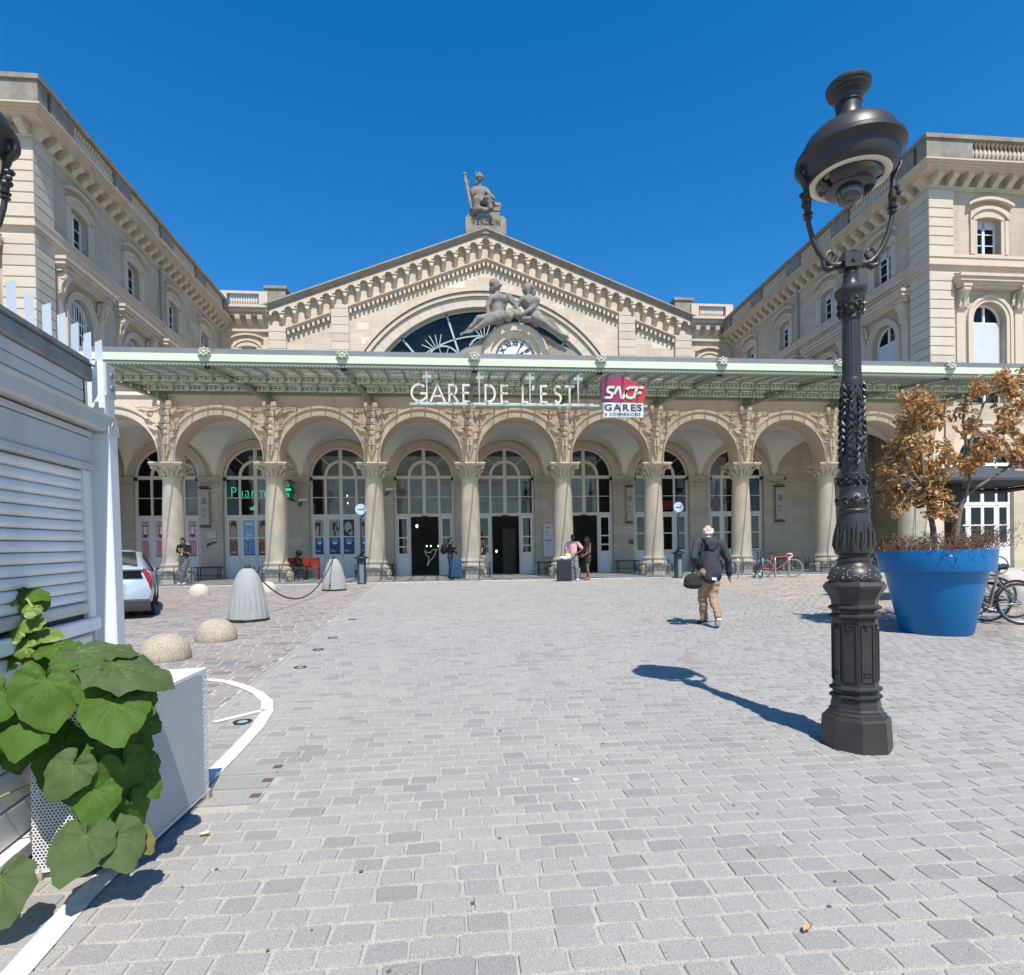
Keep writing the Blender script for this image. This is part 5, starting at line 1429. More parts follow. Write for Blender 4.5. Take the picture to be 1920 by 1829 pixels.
# man with a backpack and woman beside the column
bp = person('bearded man in dark clothes with a backpack beside a blue suitcase', (-.10, 25.55, fz(25.5) + .008), radians(-78), 1.76,
    dict(el=(-.22, .08, 1.16), wl=(-.08, .26, 1.32), er=(.22, .06, 1.14), wr=(.12, .28, 1.08)),
    TAN, ('black', (.02, .017, .015), SHORT + [((0, .06, -.075), (.06, .05, .055))]), ('black_top', (.022, .022, .025), 'long', .012), ('dark_trousers', (.05, .055, .07), 'slim', .012), ('black', (.03, .03, .034), False))
pack = thing('backpack', 'black backpack worn by the bearded man left of the middle column', 'backpack', (-.36, 25.5, 2.30))
ob('pouch', blob([('e', (0, 0, 0), (.13, .17, .24)), ('e', (-.05, 0, -.07), (.11, .15, .15))], .02, 2, .01), cloth('black_bag', (.02, .02, .021)), pack, 60)
m = M(); m.tube([(.05, -.1, .2), (.16, -.12, .22), (.24, -.12, .10), (.14, -.13, -.12)], .016, 6); ob('strap', m, BLACK, pack)
wb = person('brown-haired woman in black top and beige trousers half hidden behind a column', (1.36, 26.35, fz(26.3) + .008), radians(75), 1.68,
    dict(el=(-.20, .04, 1.14), wl=(-.12, .25, 1.02), er=(.20, .0, 1.14), wr=(.14, .24, 1.0)), LIGHT, ('auburn', (.13, .06, .035), LONG), ('black_top', (.022, .022, .025), 'sleeveless', .012), ('beige_trousers', (.50, .43, .33), 'wide', .012), ('white', (.7, .7, .7), False), build=.95)
# two seated people in the shade of the portico
SIT = dict(pel=(0, 0, .52), chest=(0, .10, .86), neck=(0, .16, 1.05), head=(0, .24, 1.18), sl=(-.18, .13, .99), sr=(.18, .13, .99), el=(-.24, .22, .74), er=(.24, .22, .74), wl=(-.12, .42, .66), wr=(.12, .42, .66), hl=(-.09, .02, .50), hr=(.09, .02, .50),
           kl=(-.13, .44, .50), kr=(.13, .44, .50), al=(-.13, .46, .09), ar=(.13, .46, .09), tl=(-.14, .62, .03), tr=(.14, .62, .03))
person('person with bushy black hair in dark clothes sitting on the red bench', (-7.02, 27.25, fz(27.2) - .02), radians(-80), 1.76, SIT, BROWN,
    ('bushy', (.018, .015, .013), [((0, -.02, .03), (.13, .14, .13))]), ('maroon_top', (.045, .02, .02), 'long', .012), ('dark_trousers', (.05, .055, .07), 'slim', .012), ('black', (.03, .03, .034), False), face=False)
person('person in a grey-blue jacket bent forward on the iron bench behind the orange bicycle', (13.05, 28.55, fz(28.5) - .02), radians(170), 1.76, dict(SIT, chest=(0, .22, .80), neck=(0, .36, .92), head=(0, .47, .93), sl=(-.18, .31, .90), sr=(.18, .31, .90)), TAN,
    ('black', (.02, .017, .015), SHORT), ('slate_jacket', (.07, .08, .11), 'jacket', .014), ('dark_trousers', (.05, .055, .07), 'slim', .012), ('black', (.03, .03, .034), False), face=False)
# luggage
def case(label, loc, rz, w, d, h, mat, rib):
    t = thing('suitcase', label, 'suitcase', loc, rz)
    m = M(); m.cbox(-w / 2, w / 2, -d / 2, 0, .05, h, .025); q = M(); q.cbox(-w / 2, w / 2, -d / 2, -.006, .05, h, .025); q.v = [(-p[0], -p[1], p[2]) for p in q.v]; m.add(q.v, q.f)
    if rib:
        for k in range(5): x = -w / 2 + w * (k + .5) / 5; m.box(x - .02, x + .02, -d / 2 - .008, d / 2 + .008, .10, h - .05)
    ob('shell', m, mat, t, 30)
    m = M(); m.box(-w / 2 - .003, w / 2 + .003, -.012, .012, .045, h + .004); ob('zip', m, BLACK, t, 0)
    for s in (-1, 1):
        for e in (-1, 1): m = M(); m.tube([(s * (w / 2 - .06) - .012, e * (d / 2 - .05), .03), (s * (w / 2 - .06) + .012, e * (d / 2 - .05), .03)], .03, 10); ob('wheel', m, RUBBER, t)
    m = M(); m.tube([(-.1, d / 2 - .05, h), (-.1, d / 2 - .05, h + .12), (.1, d / 2 - .05, h + .12), (.1, d / 2 - .05, h)], .01, 6); ob('handle', m, STEEL, t)
    return t
case('large black suitcase with a bag on top beside the man in the pink shirt', (4.14, 21.95, gz(21.95) + .012), radians(-12), .56, .34, .80, pm('black_shell', (.025, .025, .027), .4), True)
case('light blue upright suitcase standing left of the middle column', (.14, 24.95, fz(24.95) + .008), radians(20), .42, .30, .80, pm('blue_shell', (.10, .22, .34), .4), True)
pb_ = thing('plastic_bag', 'white and yellow plastic bag lying on the large black suitcase', 'bag', (4.22, 21.93, gz(21.95) + .81))
ob('bag', blob([('e', (-.03, 0, .06), (.22, .13, .08)), ('e', (.08, 0, .12), (.13, .1, .08))], .018, 2, .035, (12, 12, 12)), pm('white_plastic', (.72, .73, .72), .35), pb_, 60)
ob('bag', blob([('e', (.06, -.03, .16), (.13, .09, .07))], .015, 2, .03, (12, 12, 12)), pm('yellow_plastic', (.70, .60, .10), .4), pb_, 60)
# ------------------------------------------------------------------ street lamp
def cyl_spray(m, r, z, a, seed, L=.16, n=5, w=.012):
    """a sprig of leaves in relief on a shaft of radius r"""
    rr = random.Random(seed)
    def pt(s, zz, d): t = a + s / r; return ((r + d) * cos(t), (r + d) * sin(t), zz)
    pts = [pt(.03 * sin(k * 1.2), z + L * k / 6, .004) for k in range(7)]
    m.tube(pts, .006, 5)
    for k in range(n):
        s = (-1) ** k; zz = z + L * (k + .5) / n; l = L * .34
        q = [pt(s * .004, zz, .003), pt(s * l * .35, zz + l * .35, .012), pt(s * l * .6, zz + l * .8, .010), pt(s * l * .62, zz + l * 1.2, .002)]
        m.tube(q, [.004, w, w * .8, .002], 6)
def lamp_body(t):
    A0 = radians(-115.5)
    m = M()
    m.lathe([(.232, -.04), (.226, .0), (.215, .20), (.206, .215), (.19, .22), (.188, .235), (.172, .245), (.170, .262), (.160, .272), (.156, .30), (.148, .335)], n=8, a0=A0)
    for z in (.352, .405, .905, .965): m.lathe([(.142, z - .022), (.160, z - .010), (.163, z), (.160, z + .010), (.142, z + .022)], n=8, a0=A0)
    m.lathe([(.148, .335), (.143, .37), (.143, .98), (.146, 1.0), (.150, 1.02)], n=8, a0=A0)
    for zc in (.352, .405, .905, .965):                       # beading
        for k in range(8):
            a, b = A0 + k * pi / 4, A0 + (k + 1) * pi / 4
            for j in range(7):
                u = (j + .5) / 7; x = .160 * (cos(a) * (1 - u) + cos(b) * u); y = .160 * (sin(a) * (1 - u) + sin(b) * u)
                m.ball((x, y, zc), (.0105, .0105, .0105), 6, 4)
    m.lathe([(.150, 1.02), (.158, 1.04), (.176, 1.07), (.186, 1.085), (.196, 1.10), (.198, 1.115), (.188, 1.13), (.180, 1.14), (.160, 1.15)], n=8, a0=A0)
    ob('pedestal', m, IRON, t, 25)
    p = M()                                                   # framed panels on the faces
    for k in range(8):
        a, b = A0 + k * pi / 4, A0 + (k + 1) * pi / 4; c = (a + b) / 2; rin = .143 * cos(pi / 8) + .001
        def fp(u, z, d=.004): return ((rin + d) * cos(c) - u * sin(c), (rin + d) * sin(c) + u * cos(c), z)
        h = .040
        p.tube([fp(-h, .46), fp(h, .46), fp(h, .85), fp(h * .5, .85), fp(h * .35, .825), fp(0, .815), fp(-h * .35, .825), fp(-h * .5, .85), fp(-h, .85)], .0045, 5, closed=True)
        p.ball(fp(0, .845), (.008, .008, .008), 6, 5)
        if k % 3 == 0: p.tube([fp(-.022, .50), fp(.022, .50), fp(.022, .525), fp(-.022, .525)], .003, 4, closed=True)
    ob('panel', p, IRON, t, 40)
    m = M(); n = 32
    m.lathe([(.160, 1.15), (.164, 1.165), (.160, 1.19), (.145, 1.225), (.125, 1.245), (.112, 1.26), (.106, 1.275), (.112, 1.285), (.110, 1.30), (.096, 1.31), (.098, 1.325),
             (.117, 1.34), (.120, 1.37), (.117, 1.43), (.108, 1.52), (.099, 1.60), (.096, 1.615), (.104, 1.625), (.106, 1.635), (.100, 1.645), (.092, 1.65), (.096, 1.665), (.106, 1.685), (.107, 1.70), (.098, 1.73), (.088, 1.745),
             (.083, 1.78), (.086, 1.79), (.086, 1.80), (.080, 1.81), (.082, 1.85), (.078, 1.87), (.082, 1.885), (.076, 1.89), (.0745, 1.90)], n=n)
    rr = random.Random(2)
    for k in range(130):                                      # dense relief on the bulge and collar
        a = rr.uniform(0, 2 * pi); z = rr.uniform(1.165, 1.24); r = .163 - (z - 1.165) * .45
        m.ball((r * cos(a), r * sin(a), z), (.012, .012, .009), 5, 4)
    for k in range(14):
        a = 2 * pi * k / 14; m.tube([(.108 * cos(a), .108 * sin(a), 1.34), (.124 * cos(a), .124 * sin(a), 1.40), (.122 * cos(a + .06), .122 * sin(a + .06), 1.46), (.118 * cos(a), .118 * sin(a), 1.49 + .03 * (k % 2))], [.006, .013, .009, .004], 6)
        m.tube([(.114 * cos(a + .2), .114 * sin(a + .2), 1.345), (.116 * cos(a + .2), .116 * sin(a + .2), 1.45), (.106 * cos(a + .25), .106 * sin(a + .25), 1.55)], [.004, .008, .003], 5)
    for k in range(10): cyl_spray(m, .083, 1.81, 2 * pi * k / 10, k, .055, 3, .010)
    for k in range(9): cyl_spray(m, .100, 1.675, 2 * pi * k / 9, k, .05, 3, .008)
    ob('vase', m, IRON, t, 40)
    m = M()
    m.lathe([(.0725, 1.90), (.064, 2.42), (.063, 2.44)], n=36, flute=.06)
    m.lathe([(.063, 2.43), (.070, 2.45), (.066, 2.47), (.065, 2.50), (.070, 2.53), (.064, 2.55)], n=32)
    m.lathe([(.0605, 2.54), (.0545, 2.96)], n=36, flute=.06)
    m.lathe([(.0545, 2.95), (.064, 2.965), (.060, 2.985), (.060, 2.99), (.070, 3.04), (.086, 3.10), (.090, 3.12), (.096, 3.13), (.104, 3.145), (.102, 3.165), (.08, 3.175), (.062, 3.19), (.052, 3.22), (.047, 3.26), (.052, 3.275), (.042, 3.285), (.038, 3.31)], n=32)
    for j in range(6):
        for k in range(3): cyl_spray(m, .0725 - .0013 * j, 1.92 + j * .083, 2 * pi * k / 3 + j * .75, j * 7 + k, .14, 6, .011)
    for k in range(8): cyl_spray(m, .070, 2.985, 2 * pi * k / 8, k, .10, 4, .010)
    for k in range(10): m.ball((.067 * cos(k * .628), .067 * sin(k * .628), 2.49), (.011, .011, .013), 6, 5)
    ob('shaft', m, IRON, t, 40)
    m = M(); u = Vector((cos(radians(-12)), sin(radians(-12)), 0)); w = Vector((-u.y, u.x, 0))
    c = [tuple(u * a + w * b + V3(0, 0, z)) for z in (3.31, 3.415) for a, b in ((-.055, -.055), (.055, -.055), (.055, .055), (-.055, .055))]
    m.add(c, [(0, 3, 2, 1), (4, 5, 6, 7), (0, 1, 5, 4), (1, 2, 6, 5), (2, 3, 7, 6), (3, 0, 4, 7)])
    m.lathe([(.06, 3.415), (.04, 3.43), (.0, 3.44)], n=16)
    m.tube([tuple(-w * .05 + V3(0, 0, 3.36)), tuple(-w * .065 + V3(0, 0, 3.36))], .014, 10)
    ob('joint', m, IRON, t, 25)
    for s in (-1, 1):
        m = M(); U = lambda a, z, b=0: tuple(u * (a * s) + w * b + V3(0, 0, z))
        m.tube([U(.05, 3.355), U(.09, 3.34), U(.13, 3.35), U(.17, 3.39), U(.21, 3.45), U(.245, 3.53), U(.268, 3.62), U(.278, 3.68)], [.022, .026, .022, .02, .019, .018, .017, .016], 10)
        m.tube([U(.10, 3.345), U(.14, 3.32), U(.175, 3.335), U(.18, 3.375), U(.155, 3.385), U(.15, 3.36)], [.020, .022, .020, .018, .016, .012], 8)
        m.tube([U(.13, 3.36), U(.10, 3.41), U(.12, 3.445), U(.145, 3.43)], [.014, .013, .011, .006], 8)
        m.tube([U(.17, 3.39), U(.15, 3.44), U(.13, 3.455)], [.010, .008, .004], 6)
        for z, r in ((3.685, .030), (3.70, .020), (3.715, .034), (3.735, .022)): m.lathe([(.014, -.008), (r, -.003), (r, .003), (.014, .008)], U(.278, z), 14)
        m.tube([U(.278, 3.73), U(.282, 3.80), U(.286, 3.86), U(.285, 3.95)], [.022, .030, .022, .016], 10)
        for k in range(6): m.ball(U(.285 + .012 * (k % 3), 3.77 + .018 * k, .02 * (k % 2 * 2 - 1)), (.02, .02, .02), 6, 5)
        m.tube([U(.285, 3.90), U(.31, 3.96), U(.335, 4.0), U(.33, 4.04), U(.30, 4.05)], [.02, .022, .02, .018, .014], 8)
        ob('arm', m, IRON, t, 50)
    m = M(); n = 40
    m.lathe([(.255, 3.93), (.285, 3.95), (.300, 3.99), (.305, 4.03), (.33, 4.06), (.345, 4.075), (.343, 4.10), (.33, 4.112), (.312, 4.12), (.306, 4.14), (.297, 4.172), (.277, 4.212), (.246, 4.246), (.206, 4.270), (.16, 4.284), (.118, 4.293), (.104, 4.31), (.112, 4.318), (.095, 4.33),
             (.086, 4.35), (.080, 4.39), (.079, 4.44), (.086, 4.444), (.086, 4.452), (.080, 4.457), (.081, 4.48), (.09, 4.495), (.112, 4.51), (.115, 4.52), (.130, 4.53), (.133, 4.545), (.141, 4.555), (.143, 4.57), (.134, 4.585), (.125, 4.595), (.06, 4.60), (.0, 4.595)], n=n)
    ob('hood', m, IRON, t, 30)
    m = M(); m.lathe([(.255, 3.93), (.245, 3.925), (.215, 3.925), (.208, 3.93), (.208, 3.95), (.255, 3.95)], n=n); ob('cream_ring', m, pm('cream_enamel', (.66, .62, .46), .4), t, 40)
    m = M(); m.lathe([(.208, 3.94), (.195, 3.90), (.16, 3.87), (.155, 3.86), (.115, 3.85), (.0, 3.85)], n=n); ob('lens_bowl', m, pm('smoked_bowl', (.012, .012, .014), .07, spec=.7), t, 30)
    m = M(); m.lathe([(.088, 3.855), (.088, 3.835), (.080, 3.80), (.060, 3.772), (.03, 3.757), (.0, 3.753)], n=24); ob('camera_dome', m, pm('camera_glass', (.05, .055, .06), .03, spec=.8), t, 60)
    if True:
        q = M(); q.tube([(0, 0, 4.0), (0, 0, 3.86)], .05, 10); ob('bulb_holder', q, BLACK, t)
lamp = thing('street_lamp', 'ornate dark iron street lamp with octagonal foot standing on the granite paving', 'street lamp', (2.785, 3.90, gz(3.9) + .01), group='matching cast iron street lamps')
lamp_body(lamp)
lamp2 = dup(lamp, None, (-3.06, 4.04, gz(4.04)), (0, 0, radians(24)), 'ornate dark iron street lamp of which only the hood shows above the white kiosk')

# ------------------------------------------------------------------ white kiosk with roller shutter
kr = math.atan2(1, -.11)
kio = thing('kiosk', 'white closed kiosk with roller shutter and upright flat spikes along its roof edge', 'kiosk', (-2.12, 4.10, gz(4.1)), (0, -math.atan(SL), kr))
KW = pm('kiosk_white', (.76, .755, .74), .45, var=.35, vs=5, col2=(.60, .59, .57), streak=.4)
KG = pm('kiosk_grey', (.52, .52, .52), .5, var=.35, vs=4, col2=(.38, .38, .375), streak=.35)
KB = pm('kiosk_band', (.24, .255, .27), .6, var=.8, vs=7, col2=(.12, .10, .085), streak=.5)
KL = -3.6
m = M(); m.box(KL, -.26, .05, 2.2, .12, 2.46); ob('carcass', m, KG, kio, 0)
m = M(); m.box(KL, -.24, -.07, .05, .075, .135); ob('bottom_rail', m, KW, kio, 0)
for k in range(5): q = M(); z = .14 + k * .165; q.cbox(KL, -.44, -.012, .05, z + .003, z + .162, .008); ob('board', q, KW, kio, 0)
m = M(); m.cbox(KL, -.40, -.045, .05, .985, 1.06, .01); ob('counter_sill', m, KW, kio, 0)
m = M(); m.box(KL, -.50, -.0, .05, 1.06, 1.14); ob('gap', m, BLACK, kio, 0)  # black strip stands in for the shade in the slot above the sill
m = M(); m.cbox(KL, -.505, -.03, .02, 1.09, 1.15, .008); ob('bottom_bar', m, pm('shutter_bar', (.55, .53, .50), .5, var=.5, vs=9), kio, 0)
sl = M(); hs_ = .0565
pr = [(.02, 0), (-.006, .002), (-.016, .012), (-.019, .026), (-.016, .042), (-.006, .053), (.02, .0545)]
sl.prism(pr, KL, -.505, 'yz'); msl = me_of('shutter_slat', sl, KW, 50)
for k in range(13): link('shutter_slat', msl, kio, (0, 0, 1.152 + k * hs_))
m = M(); m.cbox(-.505, -.435, -.035, .05, 1.06, 1.89, .008); ob('guide_rail', m, KW, kio, 0)
m = M(); m.cbox(KL, -.42, -.05, .05, 1.89, 1.93, .008); m.cbox(KL, -.42, -.035, .05, 1.93, 2.075, .006); m.cbox(KL, -.42, -.045, .05, 2.078, 2.11, .006); ob('shutter_box', m, KG, kio, 0)
m = M(); m.prism([(.05, 2.12), (-.085, 2.12), (-.10, 2.135), (-.10, 2.20), (-.112, 2.215), (-.085, 2.215), (-.085, 2.145), (.05, 2.145)], KL, -.31, 'yz'); ob('gutter', m, pm('gutter_pvc', (.52, .50, .47), .5, var=.4, vs=6), kio, 30)
for k in range(3): q = M(); z = 2.215 + k * .064; q.cbox(KL, -.42, -.01, .05, z + .002, z + .062, .006); ob('board', q, KG, kio, 0)
m = M(); m.box(-.42, -.395, -.004, .05, 2.215, 2.41); ob('gap', m, BLACK, kio, 0)  # shade of the slit beside the upper boards, drawn as a black strip
m = M(); m.cbox(KL, -.36, -.035, .05, 2.405, 2.49, .01); ob('roof_band', m, KB, kio, 0)
m = M(); m.box(KL, -.36, -.05, 2.2, 2.49, 2.495); m.box(KL, -.36, -.02, .0, 2.49, 2.53); ob('roof', m, KB, kio, 0)
m = M(); m.box(-.395, -.365, -.005, .05, .13, 2.42); ob('corner_board', m, KW, kio, 0)
m = M(); m.cbox(-.365, -.245, -.105, .02, .02, 2.155, .008); m.v = [(-.365 + 0 + (p[0] + .365), p[1], p[2]) for p in m.v]; ob('downpipe', m, WHITE, kio, 0)
m = M(); m.tube([(-.33, -.05, 2.16), (-.315, -.05, 2.185), (-.305, -.05, 2.2)], [.065, .062, .06], 4); m.box(-.375, -.24, -.112, .02, 2.11, 2.16); m.prism([(-.31, 2.12), (-.24, 2.12), (-.245, 2.18), (-.275, 2.215), (-.31, 2.215)][::1], -.11, .03, 'xz'); ob('pipe_elbow', m, pm('gutter_pvc', (.52, .50, .47)), kio, 0)
m = M(); m.cbox(-.24, -.10, -.04, .10, .0, 2.56, .006); ob('corner_post', m, KW, kio, 0)
m = M(); m.cbox(-.235, -.11, -.052, -.04, 2.36, 2.55, .004); pl_ = ob('corner_plate', m, KG, kio, 0)
for z in (2.415, 2.49): m = M(); m.tube([(-.17, -.050, z), (-.17, -.062, z)], .018, 12); ob('screw', m, KB, pl_)
sp = M(); sp.add([(-.019, -.055, 0), (.019, -.055, 0), (.019, -.055, .205), (-.019, -.055, .18), (-.019, -.050, 0), (.019, -.050, 0), (.019, -.050, .205), (-.019, -.050, .18)], [(0, 1, 2, 3), (7, 6, 5, 4), (0, 4, 5, 1), (1, 5, 6, 2), (2, 6, 7, 3), (3, 7, 4, 0)])
msp = me_of('roof_spike', sp, pm('spike_steel', (.72, .73, .73), .35, metal=.3), 0)
for k in range(14): link('roof_spike', msp, kio, (-.19 - k * .1415, random.uniform(-.004, .004), 2.495 + random.uniform(-.006, .004)), (random.uniform(-.04, .04), random.uniform(-.03, .03), radians(-38) + random.uniform(-.08, .08)))
for k in range(2): link('roof_spike', msp, kio, (-.12 - .0 * k, .10 + .14 * k, 2.50), (0, 0, radians(60)))
# a spike needs its own origin: shift so that it turns about its foot
for v_ in msp.vertices: v_.co.y += .052

# ------------------------------------------------------------------ perforated planter and the plant beside it
A = Vector((-1.835, 2.765)); B = Vector((-1.455, 2.805)); D = B + Vector((.035, .775))
pz0 = gz(2.8) + .05; PH = .70
pla = thing('planter_box', 'white perforated sheet metal planter box on short feet beside the big-leaved plant', 'planter', (-1.64, 3.15, gz(3.15)))
PW = pm('planter_white', (.68, .68, .69), .45, var=.3, vs=8, col2=(.50, .50, .50))
def perforated(P, Q, h, pitch, name):
    P, Q = Vector(P), Vector(Q); u = (Q - P); L = u.length; u.normalize()
    m = M(); R = pitch / sqrt(3); nx = int(L / pitch); px = L / nx; nz = int(h / (R * 1.5)); rz = h / nz
    for j in range(nz):
        for i in range(nx + (1 if j % 2 else 0)):
            xc = (i + (.5 if j % 2 == 0 else 0)) * px; zc = (j + .5) * rz
            V = []
            for k in range(6):
                a = pi / 6 + k * pi / 3
                for r_, s in ((1.0, 1), (.66, 0)):
                    x = min(max(xc + cos(a) * px / sqrt(3) * r_ * 1.0, 0), L); z = min(max(zc + sin(a) * rz / 1.5 * r_, 0), h)
                    V.append((P.x + u.x * x, P.y + u.y * x, z + gz(P.y + u.y * x) + .05))
            m.add(V, [(2 * k, 2 * ((k + 1) % 6), 2 * ((k + 1) % 6) + 1, 2 * k + 1) for k in range(6)])
    return ob(name, m, PW, pla, 0, kind='stuff', W=True)
perforated(A, B, PH, .0145, 'perforated_panel'); perforated(B, D, PH, .0125, 'perforated_panel')
C2 = A + (D - B); perforated(C2, A, PH, .02, 'perforated_panel'); perforated(D, C2, PH, .02, 'perforated_panel')
m = M()
for P, Q in ((A, B), (B, D), (D, C2), (C2, A)):
    for z0, z1 in ((.045, .062), (PH + .04, PH + .058)):
        m = M(); m.add([(P.x, P.y, z0 + gz(P.y)), (Q.x, Q.y, z0 + gz(Q.y)), (Q.x, Q.y, z1 + gz(Q.y)), (P.x, P.y, z1 + gz(P.y))], [(0, 1, 2, 3)]); ob('rim', m, PW, pla, 0, W=True)
ce = (A + D) / 2
m = M()
ins = [ce + (p - ce) * .93 for p in (A, B, D, C2)]
m.add([(p.x, p.y, gz(p.y) + .06) for p in ins] + [(p.x, p.y, gz(p.y) + PH + .02) for p in ins], [(0, 1, 5, 4), (1, 2, 6, 5), (2, 3, 7, 6), (3, 0, 4, 7), (4, 5, 6, 7)])
ob('liner', m, pm('planter_liner', (.16, .16, .165), .8, var=.5, vs=8), pla, 0, W=True)
q = M(); perf_top = [(p.x, p.y, gz(p.y) + PH + .052) for p in (A, B, D, C2)]
q.add(perf_top, [(0, 1, 2, 3)]); ob('lid', q, PW, pla, 0, W=True)
for p in (A.lerp(ce, .06), B.lerp(ce, .06), D.lerp(ce, .04), C2.lerp(ce, .06)):
    m = M(); m.box(p.x - .022, p.x + .022, p.y - .022, p.y + .022, gz(p.y) - .01, gz(p.y) + .06); ob('foot', m, pm('rusty_foot', (.42, .36, .31), .7, var=.8, vs=20, col2=(.18, .09, .05)), pla, 0, W=True)

LEAFM = pm('leaf_green', (.082, .165, .022), .62, var=.55, vs=12, col2=(.045, .105, .016), trans=.38, spec=.22, bump=.35, bs=90, bd=.004)
LEAFY = pm('leaf_young', (.17, .26, .04), .45, var=.3, vs=9, col2=(.11, .19, .03), trans=.4, spec=.45)
LEAFG = pm('leaf_grey_green', (.088, .130, .048), .65, var=.55, vs=12, col2=(.055, .09, .03), trans=.3, spec=.2, bump=.35, bs=90, bd=.004)
LEAFD = pm('leaf_yellowing', (.24, .20, .045), .6, var=.9, vs=14, col2=(.15, .15, .03), trans=.3)
VEIN = pm('leaf_vein', (.15, .24, .055), .5, trans=.2)
def leaf_mesh(size, mat, seed, curl=.18):
    """broad heart-shaped leaf, stalk at the origin, blade along +x, upper side +z; quilted between raised veins"""
    rr = random.Random(seed); m = M(); na, nr = 36, 9
    def R(a):                                       # a = 0 at the tip
        t = abs(a) / pi
        r = .62 + .10 * cos(a) + .17 * max(0, cos(a)) ** 6 + .14 * max(0, cos(a)) ** 40
        if t > .86: r *= 1 - .75 * ((t - .86) / .14) ** 1.2
        return r * (1 + .035 * sin(a * 9 + seed) + .02 * sin(a * 17))
    va = [0, .62, -.62, 1.25, -1.25, 2.05, -2.05]
    V = [(0, 0, 0)]; F = []
    def zz(x, y, a, k):
        dv = min(abs(a - v) for v in va)
        quilt = .05 * min(1, dv * 3.0) * sin(pi * min(1, k)) * (.8 + .5 * sin(k * 16 + a * 2))
        return size * (quilt - curl * (x * x * .55 + y * y * .9) + .06 * mnoise.noise(Vector((x * 2.2, y * 2.2, seed))) + .05 * sin(a * 7 + seed) * k * k + .03 * sin(a * 13 + 2 * seed) * k ** 3)
    for i in range(na):
        a = -pi + 2 * pi * (i + .5) / na
        for j in range(1, nr + 1):
            k = j / nr; r = R(a) * k; x, y = r * cos(a) + .0, r * sin(a)
            V.append((x * size, y * size, zz(x, y, a, k)))
    for i in range(na):
        j = (i + 1) % na; cut = (i == na - 1)
        if cut: continue
        F.append((0, 1 + i * nr, 1 + j * nr))
        for k in range(nr - 1): F.append((1 + i * nr + k, 1 + i * nr + k + 1, 1 + j * nr + k + 1, 1 + j * nr + k))
    m.add(V, F); m.k = 1
    for v in va:
        n = 7; P = []
        for k in range(n + 1):
            r = R(v) * (.93 * k / n); x, y = r * cos(v), r * sin(v); P.append((x * size, y * size, zz(x, y, v, k / n) + .002 * size))
        m.tube(P, [size * .009 * (1 - .8 * k / n) for k in range(n + 1)], 4)
        for k in (2, 3, 4, 5):
            for s in (-1, 1):
                r = R(v) * .93 * k / n; b = v + s * .24; r2 = min(R(b) * .9, r * 1.22)
                x, y = r * cos(v), r * sin(v); x2, y2 = r2 * cos(b), r2 * sin(b)
                m.tube([(x * size, y * size, zz(x, y, v, k / n) + .002 * size), (x2 * size, y2 * size, zz(x2, y2, b, min(1, r2 / R(b))) + .002 * size)], [size * .005, size * .002], 3)
    return me_of('leaf', m, [mat, VEIN], 60)
plant = thing('leafy_plant', 'tall paulownia-like plant with huge heart-shaped green leaves growing between kiosk and planter', 'plant', (-2.06, 2.9, gz(2.9)))
PWL = Vector((-2.06, 2.9, gz(2.9)))
